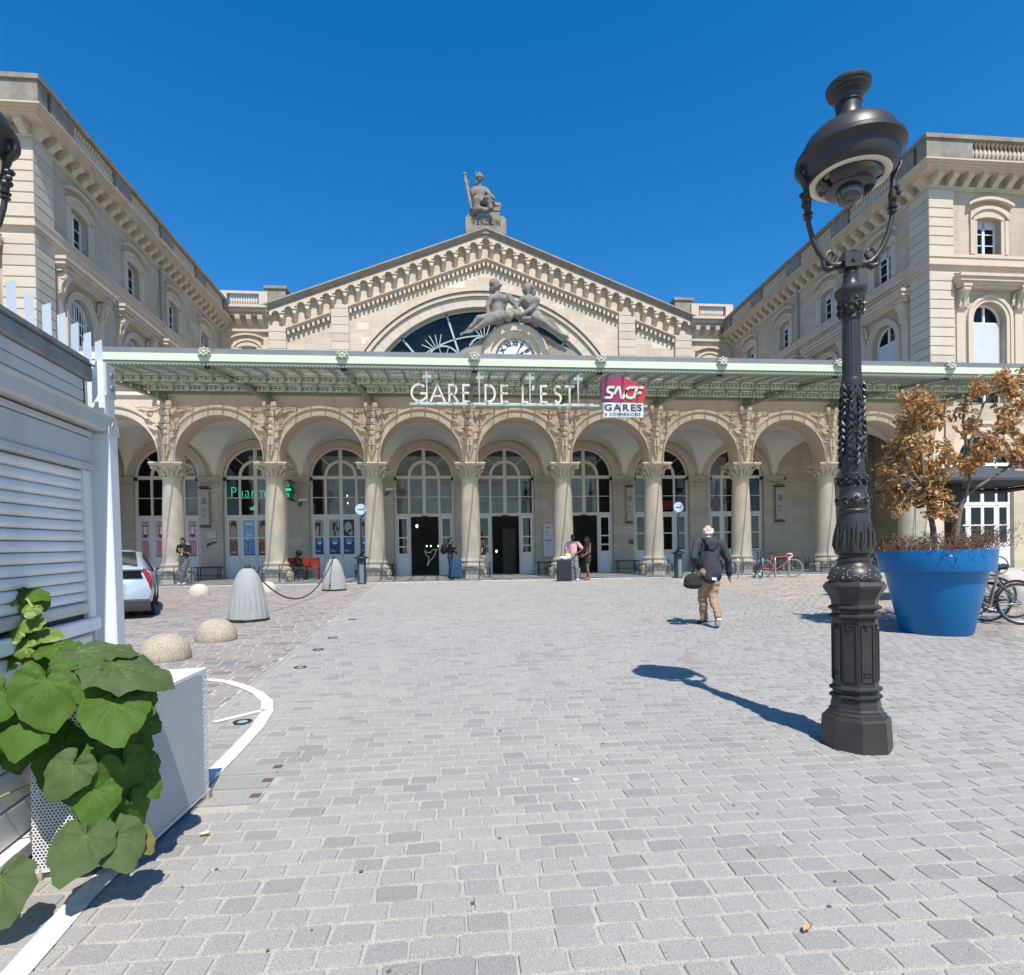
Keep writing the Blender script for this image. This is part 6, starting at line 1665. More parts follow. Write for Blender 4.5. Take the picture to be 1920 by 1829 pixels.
# (x, y, z) of the stalk end, half width, way the blade points, way its upper side looks, material
LV = [
    ((-1.667, 2.62, 1.015), 0.211, (0.05, 0.1, -1), (0.35, -0.85, 0.42), 'g', 0.12),
    ((-1.494, 2.66, 1.015), 0.152, (-0.05, 0.1, -1), (0.25, -0.85, 0.45), 'g', 0.12),
    ((-1.409, 2.62, 0.917), 0.204, (0.2, -0.2, -1), (0.25, -0.6, 0.75), 'g', 0.25),
    ((-1.412, 2.7, 0.959), 0.168, (0.6, 0.1, -0.8), (0.3, -0.7, 0.6), 'g', 0.25),
    ((-1.631, 2.78, 1.115), 0.224, (0.9, 0.2, -0.1), (0.0, -0.28, 0.96), 'd', 0.3),
    ((-1.457, 2.72, 1.058), 0.247, (0.95, 0.1, -0.5), (0.25, -0.3, 0.92), 'd', 0.35),
    ((-1.761, 2.85, 1.123), 0.148, (-0.5, 0.4, 0.0), (0.0, -0.35, 0.95), 'g', 0.2),
    ((-1.718, 2.6, 0.875), 0.176, (-0.1, -0.1, -1), (0.1, -0.8, 0.6), 'g', 0.25),
    ((-1.808, 2.58, 0.981), 0.141, (-0.3, 0, -1), (0.3, -0.8, 0.5), 'g', 0.2),
    ((-1.809, 2.62, 0.841), 0.116, (0.1, -0.1, -1), (0.1, -0.8, 0.6), 'g', 0.25),
    ((-1.54, 2.56, 0.682), 0.146, (-0.4, -0.1, -1), (0.15, -0.85, 0.5), 'd', 0.3),
    ((-1.565, 2.75, 0.723), 0.186, (0.2, 0.1, -1), (0.4, -0.75, 0.5), 'g', 0.25),
    ((-1.449, 2.72, 0.712), 0.177, (0.6, 0.1, -0.9), (0.8, -0.45, -0.1), 'g', 0.25),
    ((-1.673, 2.72, 0.718), 0.17, (-0.3, 0.1, -1), (0.1, -0.85, 0.5), 'g', 0.25),
    ((-1.362, 2.78, 0.626), 0.079, (0.5, 0.1, -1), (0.6, -0.7, 0.4), 'g', 0.25),
    ((-1.363, 2.76, 0.546), 0.1, (0.5, 0.1, -1), (0.6, -0.65, 0.5), 'g', 0.25),
    ((-1.398, 2.66, 0.633), 0.187, (0.3, 0.1, -1), (0.8, -0.5, -0.12), 'g', 0.25),
    ((-1.46, 2.58, 0.566), 0.141, (-0.1, 0.1, -1), (0.3, -0.8, 0.5), 'g', 0.25),
    ((-1.382, 2.68, 0.461), 0.139, (0.4, 0.1, -1), (0.8, -0.5, -0.1), 'g', 0.25),
    ((-1.437, 2.6, 0.456), 0.155, (0.1, -0.1, -1), (0.75, -0.5, -0.1), 'g', 0.3),
    ((-1.462, 2.5, 0.419), 0.182, (-0.25, -0.1, -1), (0.15, -0.72, 0.7), 'd', 0.22),
    ((-1.369, 2.54, 0.4), 0.158, (0.35, -0.1, -1), (0.35, -0.7, 0.65), 'd', 0.22),
    ((-1.32, 2.58, 0.374), 0.101, (0.6, 0, -0.6), (0.5, -0.5, 0.7), 'o', 0.35),
    ((-1.675, 2.36, 0.333), 0.172, (0.25, -0.1, -1), (0.15, -0.8, 0.6), 'd', 0.22),
    ((-1.649, 2.8, 0.823), 0.146, (0.1, 0.2, -1), (0.3, -0.8, 0.4), 'g', 0.3),
    ((-1.746, 2.78, 0.843), 0.145, (-0.2, 0.2, -1), (0.1, -0.8, 0.5), 'g', 0.3),
    ((-1.859, 2.72, 0.727), 0.12, (0.2, 0.1, -1), (0.1, -0.8, 0.5), 'g', 0.3),
    ((-1.531, 2.8, 0.612), 0.167, (0.3, 0.3, -1), (0.3, -0.7, 0.4), 'g', 0.3),
    ((-1.655, 2.8, 0.552), 0.146, (0.0, 0.3, -1), (0.2, -0.8, 0.4), 'g', 0.3),
    ((-1.439, 2.8, 0.731), 0.124, (0.5, 0.2, -0.9), (0.5, -0.6, 0.5), 'g', 0.3),
    ((-1.389, 2.78, 0.817), 0.108, (0.6, 0.2, -0.8), (0.4, -0.6, 0.6), 'g', 0.3),
    ((-1.436, 2.66, 0.522), 0.138, (0.2, 0.1, -1), (0.75, -0.55, -0.15), 'g', 0.3),
    ((-1.82, 2.7, 0.934), 0.126, (-0.2, 0.1, -1), (0.2, -0.8, 0.5), 'y', 0.2),
    ((-1.982, 2.95, 1.372), 0.092, (-1, -0.1, -0.15), (-0.05, -0.35, 0.9), 'y', 0.25),
    ((-1.946, 2.95, 1.376), 0.1, (1, -0.1, -0.35), (0.2, -0.4, 0.9), 'g', 0.3),
    ((-1.927, 2.97, 1.355), 0.085, (0.7, -0.3, -0.75), (0.5, -0.5, 0.6), 'g', 0.3),
    ((-1.979, 2.95, 1.318), 0.069, (-0.5, -0.6, -0.1), (0, -0.5, 0.85), 'y', 0.2),
    ((-1.974, 2.92, 1.228), 0.114, (-1, -0.2, -0.2), (0.0, -0.6, 0.8), 'y', 0.2),
    ((-1.943, 2.92, 1.227), 0.061, (0.8, -0.3, 0.5), (-0.3, -0.8, 0.4), 'y', 0.2),
    ((-1.88, 2.92, 1.181), 0.099, (1, -0.2, 0.1), (0.0, -0.5, 0.85), 'y', 0.25),
    ((-1.949, 2.9, 1.171), 0.083, (0.8, -0.4, -0.5), (0.3, -0.7, 0.7), 'g', 0.25),
    ((-1.937, 2.95, 1.135), 0.1, (0.6, 0.3, -0.5), (0.2, -0.7, 0.6), 'g', 0.25),
    ((-1.998, 2.88, 1.136), 0.097, (-0.7, -0.4, -0.2), (0.1, -0.6, 0.8), 'y', 0.25),
    ((-1.964, 2.88, 1.097), 0.09, (0.9, -0.4, 0.1), (0.0, -0.6, 0.8), 'y', 0.25),
    ((-1.973, 2.86, 1.071), 0.074, (-0.7, -0.3, -0.6), (0.1, -0.8, 0.6), 'y', 0.25),
    ((-1.874, 2.9, 1.072), 0.113, (0.5, 0.2, -0.9), (0.3, -0.8, 0.4), 'g', 0.25),
    ((-1.846, 2.92, 1.102), 0.114, (0.9, 0.1, 0.3), (-0.1, -0.6, 0.8), 'g', 0.25),
    ((-1.987, 2.895, 1.336), 0.053, (-0.527903820525131, -0.4760221833580718, -0.6401364138883691), (0.04095460869104492, -0.6, 0.8507730258526314), 'y', 0.2054820439225794),
    ((-1.873, 2.864, 1.307), 0.06, (0.07336001634962708, -0.5150533660547758, -0.5070396106789752), (0.35648537885683634, -0.6, 0.7973520292670517), 'y', 0.35011195963574154),
    ((-1.987, 2.928, 1.281), 0.062, (-0.6131287639615199, -0.014484232897025606, 0.06918352219221247), (0.3280304508167197, -0.6, 0.3520309515809531), 'g', 0.23435061885360897),
    ((-2.001, 2.875, 1.249), 0.059, (-0.22413630029628018, -0.37600192374380703, 0.15012001127846175), (0.2907297322101184, -0.6, 0.8653243327780316), 'y', 0.15180283358110166),
    ((-1.878, 2.884, 1.245), 0.078, (-0.4161166612451257, 0.012166240861251176, -0.5243873441774292), (0.05423864691963404, -0.6, 0.47292214228679097), 'y', 0.19033015153040211),
    ((-1.945, 2.846, 1.191), 0.081, (-0.389776807134522, -0.5629424007971898, -0.13628432901408694), (-0.03174007303026877, -0.6, 0.6207730769276534), 'y', 0.3252196798899085),
    ((-1.894, 2.849, 1.13), 0.076, (-0.7098744810033013, 0.13082545520466937, -0.12848280467541162), (0.0646911737753667, -0.6, 0.41022218922897014), 'y', 0.33673567024761564),
    ((-1.89, 2.967, 1.139), 0.074, (-0.3586621935005161, -0.5192164490257123, -0.6445507821638417), (-0.06267833585674112, -0.6, 0.7590973447957656), 'g', 0.36552476144846),
    ((-2.011, 2.881, 1.165), 0.087, (-0.755709196164206, -0.5794591364692975, -0.37862435633269925), (-0.15043379710944993, -0.6, 0.8786848245027852), 'y', 0.3337194891184815),
    ((-1.926, 2.88, 1.079), 0.049, (0.9197351832259022, 0.17280540557449842, -0.002284508297366372), (0.04625660864132533, -0.6, 0.8659850204117889), 'g', 0.32001092958809396),
    ((-1.857, 2.965, 1.051), 0.076, (-0.8444874242930078, -0.36640373387075886, -0.4749573637286487), (0.15928579998827108, -0.6, 0.39534279554176577), 'g', 0.15234911658489114),
    ((-2.058, 2.95, 1.011), 0.057, (-0.9104056141557495, -0.3098205864597245, -0.43869918723173307), (-0.1417386720806654, -0.6, 0.8890491897191259), 'y', 0.379132451504314),
    ((-2.004, 2.943, 1.006), 0.052, (-0.7727635344961357, -0.1235721309374147, 0.17355692710486403), (0.16391049194734858, -0.6, 0.6277380264878316), 'g', 0.21226466283469078),
    ((-1.778, 2.914, 1.118), 0.054, (0.9952730541761807, 0.01903370020929429, -0.33161089206896016), (0.3925944307458166, -0.6, 0.5866571778138254), 'y', 0.2597035471547814)]
for i, (p, s, tip, nrm, mt, cu) in enumerate(LV):
    n_ = Vector(nrm).normalized(); t_ = Vector(tip); t_ = (t_ - n_ * t_.dot(n_)).normalized(); b_ = n_.cross(t_)
    mm = Matrix((t_, b_, n_)).transposed().to_4x4(); mm.translation = Vector(p) - PWL
    o = link('leaf', leaf_mesh(s, {'g': LEAFM, 'y': LEAFY, 'd': LEAFG, 'o': LEAFD}[mt], i, cu), plant); o.matrix_local = mm
m = M()
STEMS = [[(-2.10, 3.02, .1), (-2.12, 3.0, .42), (-2.11, 2.98, .72), (-2.09, 3.0, .98), (-2.07, 3.0, 1.12), (-2.04, 2.98, 1.28)],
         [(-2.06, 2.72, .10), (-2.05, 2.74, .45), (-2.04, 2.76, .70), (-2.08, 2.9, .95)]]
m.tube(STEMS[0], [.022, .021, .019, .015, .012, .008], 8); m.tube(STEMS[1], [.020, .018, .015, .010], 8)
ob('stem', m, pm('stem_bark', (.17, .145, .085), .8, var=.5, vs=20), plant, 60, W=True)
m = M()
allp = [Vector(p) for st in STEMS for p in st]
for i, (p, s, tip, nrm, mt, cu) in enumerate(LV):
    p = Vector(p); q = min(allp, key=lambda a: (a - p).length + .6 * max(0, a.z - p.z)); mid = (p + q) / 2 + V3(0, 0, .05)
    if (p - q).length < .42 and (s < .075 or i % 4 == 0): m.tube([q, q.lerp(mid, .6), mid.lerp(p, .5) + V3(0, 0, .02), p], [.008, .007, .006, .005], 6)
ob('stalks', m, pm('stalk_green', (.20, .27, .075), .55), plant, 60, W=True)
# ------------------------------------------------------------------ blue pot with dead trees
PX, PY_ = 7.33, 8.42; PZ = gz(PY_)
pot = thing('flower_pot', 'giant bright blue plastic flower pot with a thick rim', 'flower pot', (PX, PY_, PZ))
BLUE = pm('blue_plastic', (.0, .125, .33), .38, spec=.35, var=.3, vs=2.5, col2=(.0, .10, .26), streak=.08)
m = M(); m.lathe([(.44, -.02), (.455, .0), (.47, .02), (.66, .93), (.665, .95)], n=64); ob('body', m, BLUE, pot, 30)
m = M(); m.lathe([(.665, .93), (.735, .935), (.742, .95), (.765, 1.235), (.762, 1.25), (.735, 1.25), (.72, 1.20), (.70, .95), (.665, .94)], n=64); ob('rim', m, BLUE, pot, 30)
m = M(); m.lathe([(.72, 1.19), (.0, 1.19)], n=32); ob('soil', m, pm('dry_soil', (.10, .07, .05), .95, var=.6, vs=12, bump=.8, bs=40, bd=.03), pot)
m = M(); c_ = radians(-118)
for k in range(2): m.add([(.757 * cos(c_ + u) , .757 * sin(c_ + u), z) for u, z in ((0, 1.155), (.045, 1.155), (.045, 1.18), (0, 1.18))], [(0, 1, 2, 3)])
m.v = [(p[0] * 1.006, p[1] * 1.006, p[2]) for p in m.v]; ob('sticker', m, WHITE, pot, 0)
DEADL = pm('dead_leaf', (.46, .30, .135), .65, isl=.62, trans=.28, spec=.3, tint=(1.15, .9, .7))
DEADB = pm('dead_bark', (.16, .135, .115), .85, var=.6, vs=16, bump=.5, bs=60)
def dleaf(m, p, s, rr):
    n = Vector((rr.gauss(0, 1), rr.gauss(0, 1), rr.gauss(0, 1) + .3)).normalized(); t = n.orthogonal().normalized()
    t = (Matrix.Rotation(rr.uniform(0, 6.28), 3, n) @ t); b = n.cross(t); cu = rr.uniform(.15, .55)
    P = []
    for u, w in ((-1, .12), (-.5, .75), (.15, .9), (.7, .5), (1, .05)):
        for v in (-1, 0, 1):
            P.append(tuple(p + t * u * s + b * v * w * s * .62 + n * s * cu * (v * v * .8 - u * u * .4)))
    m.add(P, [(3 * i + j, 3 * i + j + 1, 3 * i + j + 4, 3 * i + j + 3) for i in range(4) for j in range(2)])
def dead_tree(label, trunk, limbs, clusters, seed, loc):
    t = thing('dead_tree', label, 'tree', loc); rr = random.Random(seed); o = Vector(loc)
    m = M(); m.tube([Vector(p) - o for p in trunk], [.045, .042, .036, .03, .02, .012][:len(trunk)], 10)
    for li in limbs: m.tube([Vector(p) - o for p in li], [.024 * (1 - .7 * k / len(li)) for k in range(len(li))], 7)
    tw = [Vector(p) for p in trunk[2:]] + [Vector(p) for li in limbs for p in li]
    L = M()
    for (x, y, z, r, n) in clusters:
        c = Vector((x, y, z)); q = min(tw, key=lambda a: (a - c).length)
        m.tube([q - o, q.lerp(c, .5) - o + V3(0, 0, .03), c - o], [.012, .008, .005], 5)
        for k in range(max(3, n // 9)):
            d = Vector((rr.gauss(0, 1), rr.gauss(0, 1), rr.gauss(0, .8))).normalized() * r * rr.uniform(.6, 1.15)
            m.tube([c - o, c + d * .6 - o + V3(0, 0, .01), c + d - o], [.004, .003, .0015], 4)
            for j in range(9):
                p = c + d * rr.uniform(.35, 1.08) + Vector((rr.gauss(0, 1), rr.gauss(0, 1), rr.gauss(0, 1))) * .035
                dleaf(L, p - o, rr.uniform(.030, .056), rr)
    ob('trunk', jitter(m, .008, 7), DEADB, t, 60); ob('crown', L, DEADL, t, 0)
rr = random.Random(5)
CL1 = [(7.18, 8.5, 3.92), (6.96, 8.5, 3.72), (7.4, 8.5, 3.76), (6.87, 8.5, 3.51), (7.26, 8.5, 3.51), (7.0, 8.5, 3.23), (7.39, 8.5, 3.19), (6.86, 8.5, 2.94), (7.21, 8.5, 2.94), (7.55, 8.5, 2.9), (6.95, 8.5, 2.66), (7.26, 8.5, 2.65), (7.46, 8.5, 2.78), (7.03, 8.5, 2.45), (6.72, 8.5, 2.78), (7.62, 8.5, 3.8), (7.25, 8.5, 2.4), (7.0, 8.5, 2.3), (7.3, 8.45, 2.15), (7.45, 8.5, 2.45), (7.10, 8.5, 3.60), (7.10, 8.5, 3.06), (7.35, 8.5, 3.0), (7.12, 8.5, 3.8), (6.80, 8.5, 3.15)]
CL2 = [(7.75, 8.5, 3.42), (7.84, 8.5, 2.94), (8.11, 8.5, 3.06), (8.38, 8.5, 3.15), (8.65, 8.5, 3.11), (8.84, 8.5, 3.28), (8.29, 8.5, 2.92), (8.6, 8.5, 2.86), (8.47, 8.5, 3.44), (8.79, 8.5, 3.52), (8.39, 8.5, 4.02), (8.66, 8.5, 4.19), (8.85, 8.5, 4.32), (8.71, 8.5, 4.02), (8.12, 8.5, 3.85), (7.94, 8.5, 4.01), (8.95, 8.5, 3.86), (8.0, 8.5, 3.0), (8.75, 8.5, 2.95), (9.1, 8.6, 3.3), (9.2, 8.6, 4.4), (9.2, 8.5, 3.9), (8.52, 8.5, 4.1), (8.05, 8.5, 3.22)]
def jit(cl, n): return [(x, y + rr.uniform(-.38, .38), z + .02, rr.uniform(.17, .27), int(n * 1.6) + rr.randrange(20)) for x, y, z in cl]
dead_tree('dead tree with dark trunk and dense crisp brown leaves in the blue pot', [(7.36, 8.45, 1.50), (7.34, 8.46, 1.95), (7.29, 8.48, 2.3), (7.24, 8.5, 2.62), (7.2, 8.5, 3.1), (7.16, 8.5, 3.8)],
    [[(7.29, 8.48, 2.3), (7.4, 8.45, 2.7), (7.5, 8.4, 3.1), (7.55, 8.45, 3.6)], [(7.24, 8.5, 2.6), (7.05, 8.6, 2.9), (6.92, 8.55, 3.3), (6.9, 8.5, 3.6)], [(7.29, 8.48, 2.35), (7.05, 8.4, 2.5), (6.85, 8.45, 2.75)]], jit(CL1, 62), 3, (7.36, 8.45, PZ + 1.19))
dead_tree('dead tree with bare grey forking trunk and sparser leaves in the blue pot', [(7.70, 8.45, 1.50), (7.74, 8.47, 1.85), (7.80, 8.48, 2.18), (7.92, 8.5, 2.44), (8.0, 8.5, 2.7), (7.97, 8.5, 3.15)],
    [[(7.92, 8.5, 2.44), (8.2, 8.5, 2.62), (8.6, 8.48, 2.86), (8.95, 8.5, 3.2)], [(7.97, 8.5, 3.1), (8.1, 8.5, 3.5), (8.3, 8.55, 3.9), (8.7, 8.5, 4.15), (9.1, 8.5, 4.4)], [(8.0, 8.5, 2.9), (8.4, 8.6, 3.3), (8.8, 8.6, 3.6), (9.2, 8.6, 3.9)], [(7.97, 8.5, 3.1), (7.9, 8.5, 3.6), (7.95, 8.5, 4.0)]], jit(CL2, 40), 4, (7.70, 8.45, PZ + 1.19))
m = M(); g = M()
for k in range(330):
    a = rr.uniform(0, 2 * pi); r = .74 * sqrt(rr.random()); x, y = PX + r * cos(a), PY_ + r * sin(a); z = PZ + 1.18
    out = Vector((cos(a), sin(a), 0)) * rr.uniform(0, .35) * (r / .7) + Vector((rr.gauss(.10, .12), rr.gauss(0, .1), 0))
    h = rr.uniform(.12, .42) * (1.15 if x > PX + .1 else .85)
    P = [Vector((x, y, z)), Vector((x, y, z)) + out * .4 + V3(0, 0, h * .6), Vector((x, y, z)) + out + V3(0, 0, h)]
    m.tube(P, [.004, .003, .0015], 3)
    for j in range(13): dleaf(g, P[1].lerp(P[2], rr.uniform(-.6, 1)) + Vector((rr.gauss(0, 1), rr.gauss(0, 1), rr.gauss(0, 1))) * .03, rr.uniform(.008, .017), rr)
shr = thing('dead_shrubs', 'dry reddish brown undergrowth filling the top of the blue pot', 'shrub', (PX, PY_, PZ + 1.19))
shr['kind'] = 'stuff'
ob('twigs', m, DEADB, shr, 0, W=True, kind='stuff'); ob('foliage', g, pm('dead_shrub_leaf', (.20, .085, .05), .7, isl=.6, trans=.2), shr, 0, W=True, kind='stuff')

# ------------------------------------------------------------------ stone domes, concrete cones and chain
DOME = pm('washed_concrete', (.40, .34, .25), .9, var=.5, vs=5, col2=(.24, .21, .17), speck=.5, ss=110, bump=.7, bs=120, bd=.006)
DOMEP = pm('pale_dome', (.50, .445, .35), .9, var=.3, vs=4, speck=.15, ss=120, bump=.3, bs=120, bd=.004)
dm = M(); dm.lathe([(.285, -.03), (.300, .0), (.302, .05), (.292, .12), (.265, .19), (.22, .25), (.15, .30), (.07, .325), (.0, .332)], n=36)
d1, d2 = me_of('stone_dome', jitter(dm, .006, 9), DOME, 50), None
dm2 = M(); dm2.lathe([(.30, -.03), (.302, .0), (.302, .05), (.292, .12), (.265, .19), (.22, .25), (.15, .30), (.07, .325), (.0, .332)], n=36); d2 = me_of('stone_dome', dm2, DOMEP, 50)
for x, y, me, lab in ((-3.71, 8.09, d1, 'mottled stone dome nearest to the white planter box'), (-3.66, 9.62, d1, 'mottled stone dome behind the nearest one, in front of the ribbed concrete cone'),
                      (-7.68, 18.95, d2, 'smooth pale stone dome on the setts below the man in the black jersey'), (-5.85, 19.5, d2, 'smooth pale stone dome half hidden behind the near concrete cone')):
    o = link('stone_dome', me, None, (x, y, gz(y) + .012), (0, 0, x)); props(o, lab, 'bollard', 'low stone domes on the setts')
CONE = pm('cone_concrete', (.31, .315, .30), .85, var=.4, vs=4, col2=(.23, .235, .225), streak=.2, speck=.12, ss=160, bump=.3, bs=120, bd=.004)
def cone(label, x, y, rot):
    t = thing('concrete_cone', label, 'bollard', (x, y, gz(y) + .012), (0, 0, rot), 'concrete cones joined by a chain')
    m = M(); m.lathe([(.385, .0), (.392, .03), (.385, .045)], n=40); ob('base_ring', m, BLACKIRON, t, 30)
    m = M(); n = 72; V = []; pr = [(.375, .045), (.372, .10), (.365, .20), (.350, .32), (.325, .46), (.300, .58), (.275, .68), (.235, .80), (.18, .91), (.125, .985), (.085, 1.015), (.0, 1.02)]
    for i in range(n):
        a = 2 * pi * i / n
        for r, z in pr:
            rib = 1 - (.045 if (i % 4 == 0 and .06 < z < .62) else 0) - .004 * (z < .62)
            V.append((r * rib * cos(a), r * rib * sin(a), z))
    k = len(pr); F = [(i * k + j, ((i + 1) % n) * k + j, ((i + 1) % n) * k + j + 1, i * k + j + 1) for i in range(n) for j in range(k - 1)]
    m.add(V, F); ob('body', m, CONE, t, 28)
    m = M(); m.lathe([(.075, 1.0), (.075, 1.04), (.04, 1.05), (.03, 1.06)], n=14); m.tube([(p[0], 0, p[1]) for p in arc(0, 1.075, .035, 0, 2 * pi, 12)][:-1], .010, 6, closed=True); ob('ring', m, BLACKIRON, t, 40)
    return t
cone('ribbed grey concrete cone nearer of the two, between stone domes', -3.98, 12.05, .3); cone('ribbed grey concrete cone farther of the two, next to the ashtray post', -3.80, 19.6, 1.1)
ch = thing('chain', 'sagging dark iron chain strung between the two concrete cones', 'chain', (-3.9, 15.8, 1.0))
def chain_run(P0, P1, sag, n):
    m = M(); P0, P1 = Vector(P0), Vector(P1)
    at = lambda t: P0.lerp(P1, t) - V3(0, 0, sag * 4 * t * (1 - t))
    for k in range(n):
        a, b = at(k / n), at((k + 1) / n); d = (b - a); L = d.length * .72; d.normalize(); c_ = (a + b) / 2
        s1 = d.cross(V3(0, 0, 1)).normalized(); s = s1 if k % 2 else d.cross(s1)
        m.tube([c_ + d * L * cos(q) + s * .018 * sin(q) for q in [2 * pi * j / 8 for j in range(8)]], .0065, 4, closed=True)
    return m
ob('links', chain_run((-3.95, 12.08, gz(12.05) + 1.07), (-3.80, 19.55, gz(19.6) + 1.07), .95, 130), BLACKIRON, ch, 60, W=True, kind='stuff')
ob('loose_end', chain_run((-3.80, 19.55, gz(19.6) + 1.06), (-3.86, 19.22, gz(19.2) + .15), -.02, 18), BLACKIRON, ch, 60, W=True, kind='stuff')

# ------------------------------------------------------------------ ashtray bins with round smoking-area signs
NAVY = pm('navy_paint', (.035, .045, .055), .4)
def ash(label, x, y, rz):
    t = thing('ashtray_bin', label, 'ashtray bin', (x, y, gz(y) + .012), (0, 0, rz), 'ashtray bins with smoking signs')
    m = M(); m.lathe([(.165, 0), (.16, .02), (.16, .93), (.165, .95)], n=28); ob('body', m, NAVY, t, 30)
    m = M()
    for k in range(3):
        a = -pi / 2 + (k - 1) * .32; m.add([(.163 * cos(a + u), .163 * sin(a + u), z) for z in (.05, .72) for u in (-.11, 0, .11)], [(0, 1, 4, 3), (1, 2, 5, 4)])
    ob('steel_panel', m, STEEL, t, 30)
    m = M(); m.lathe([(.15, .955), (.26, .95), (.28, .965), (.27, .985), (.16, 1.02), (.08, 1.06), (.05, 1.12), (.05, 1.16)], n=28); ob('hat', m, BLACKIRON, t, 40)
    m = M(); m.tube([(0, 0, 1.05), (0, .0, 2.35), (.02, 0, 2.45), (.07, 0, 2.54), (.15, 0, 2.62), (.20, 0, 2.66)], .035, 10); ob('pole', m, NAVY, t)
    m = M(); m.lathe([(0, 0), (.20, 0), (.20, .03), (0, .03)], n=32); m.v = [(p[0] + .01, p[2] - .07, p[1] + 2.76) for p in m.v]; m.f = [f[::-1] for f in m.f]; s = ob('sign_disc', m, pm('disc_white', (.66, .72, .80), .4), t, 30)
    m = M(); m.box(-.11, .075, -.078, -.071, 2.735, 2.765); m.box(.085, .115, -.078, -.071, 2.735, 2.765); m.ribbon([(.10, 2.78), (.10, 2.80), (.125, 2.82), (.13, 2.845)], .018, -.078, -.071); ob('cigarette_symbol', m, NAVY, s, 0)
ash('slim navy ashtray bin with round cigarette sign beside the far concrete cone', -3.36, 22.5, .1); ash('slim navy ashtray bin with round cigarette sign left of the walking man', 8.78, 22.55, .1)

# ------------------------------------------------------------------ iron guards round the columns, iron benches, red bench
gd = M()
for a in range(8):
    A_ = pi / 8 + a * pi / 4; B_ = A_ + pi / 4; r = .86
    p, q_ = (r * cos(A_), r * sin(A_)), (r * cos(B_), r * sin(B_))
    gd.tube([(p[0], p[1], .02), (p[0], p[1], .60)], .014, 6); gd.lathe([(.012, 0), (.025, .03), (.0, .09)], (p[0], p[1], .59), 6)
    for z in (.18, .46): gd.tube([(p[0], p[1], z), (q_[0], q_[1], z)], .011, 5)
    for k in range(3):
        pts = []
        for j in range(7):
            u = (k + j / 6) / 3; zz = .20 + .22 * abs(sin(pi * j / 6)); pts.append((p[0] + (q_[0] - p[0]) * u, p[1] + (q_[1] - p[1]) * u, zz))
        gd.tube(pts, .008, 4)
mgd = me_of('column_guard', gd, BLACKIRON, 50)
NTH = ['first', 'second', 'third', 'fourth', 'fifth', 'sixth', 'seventh', 'eighth', 'ninth', 'tenth']
for n_, i in enumerate(COLS):
    o = link('column_guard', mgd, None, (cx_(i), 25.6, fz(25.6)))
    props(o, ['low iron guard railing round the column nearest the left wing', 'low iron guard railing round the column behind the man in the black jersey', 'low iron guard railing round the column beside the red bench', 'low iron guard railing round the column beside the near ashtray post',
              'low iron guard railing round the column between the backpack man and the brown-haired woman', 'low iron guard railing round the column behind the pink-shirted man', 'low iron guard railing round the column left of the farther ashtray post', 'low iron guard railing round the column behind the folding bicycle', 'low iron guard railing round the column left of the street lamp', 'low iron guard railing round the last column by the right wing'][n_], 'railing', 'iron guards round the portico columns')
bn = M()
for s in (-1, 1):
    bn.tube([(s * .45, -.10, 0), (s * .45, -.10, .55)], .02, 6); bn.tube([(s * .45, .2, 0), (s * .45, .2, .55)], .02, 6); bn.tube([(s * .45, -.1, .18), (s * .45, .2, .18)], .012, 5)
bn.tube([(-.55, -.1, .2), (.55, -.1, .2)], .014, 6); bn.box(-.62, .62, -.16, -.11, .55, .60); bn.box(-.62, .62, -.08, -.02, .55, .585); bn.box(-.62, .62, .01, .07, .55, .585); bn.box(-.62, .62, .1, .16, .55, .585)
for k in range(14): bn.ball((-.6 + k * .0923, -.14, .61), (.02, .02, .02), 6, 4)
mbn = me_of('iron_bench', bn, BLACKIRON, 40)
BL = {0: 'between the pink-poster doors and the pharmacy', 1: 'right of the pharmacy doors behind the red bench', 2: 'between the dark-poster doors and the entrance', 3: 'between the left and middle entrance doors', 4: 'below the tall white notice panel', 5: 'right of the woman with red shoes',
      6: 'between the two red-banded shop windows', 7: 'under the bent-forward person'}
for i in range(0, 8):
    o = link('iron_bench', mbn, None, (cx_(i) + WSH, 29.35 if i != 7 else 28.75, fz(29.3) - .0)); props(o, 'black iron bench against the pilaster ' + BL[i], 'bench', 'black iron benches in the portico')
rbn = thing('red_bench', 'bright red metal bench under the arches left of the dark-poster doors', 'bench', (-6.75, 27.35, fz(27.3)), radians(4))
RED = pm('red_paint', (.42, .035, .025), .4)
m = M(); m.box(-.75, .80, -.22, .20, .44, .50); ob('seat', m, RED, rbn, 0)
m = M(); m.box(-.75, .80, .16, .21, .62, .98); ob('backrest', m, RED, rbn, 0)
for x in (-.72, .72): m = M(); m.box(x, x + .08, -.22, -.12, 0, .98 if x > 0 else .5); m.box(x, x + .08, .12, .21, 0, .98); m.box(x, x + .08, -.22, .21, .14, .2); ob('leg', m, RED, rbn, 0)

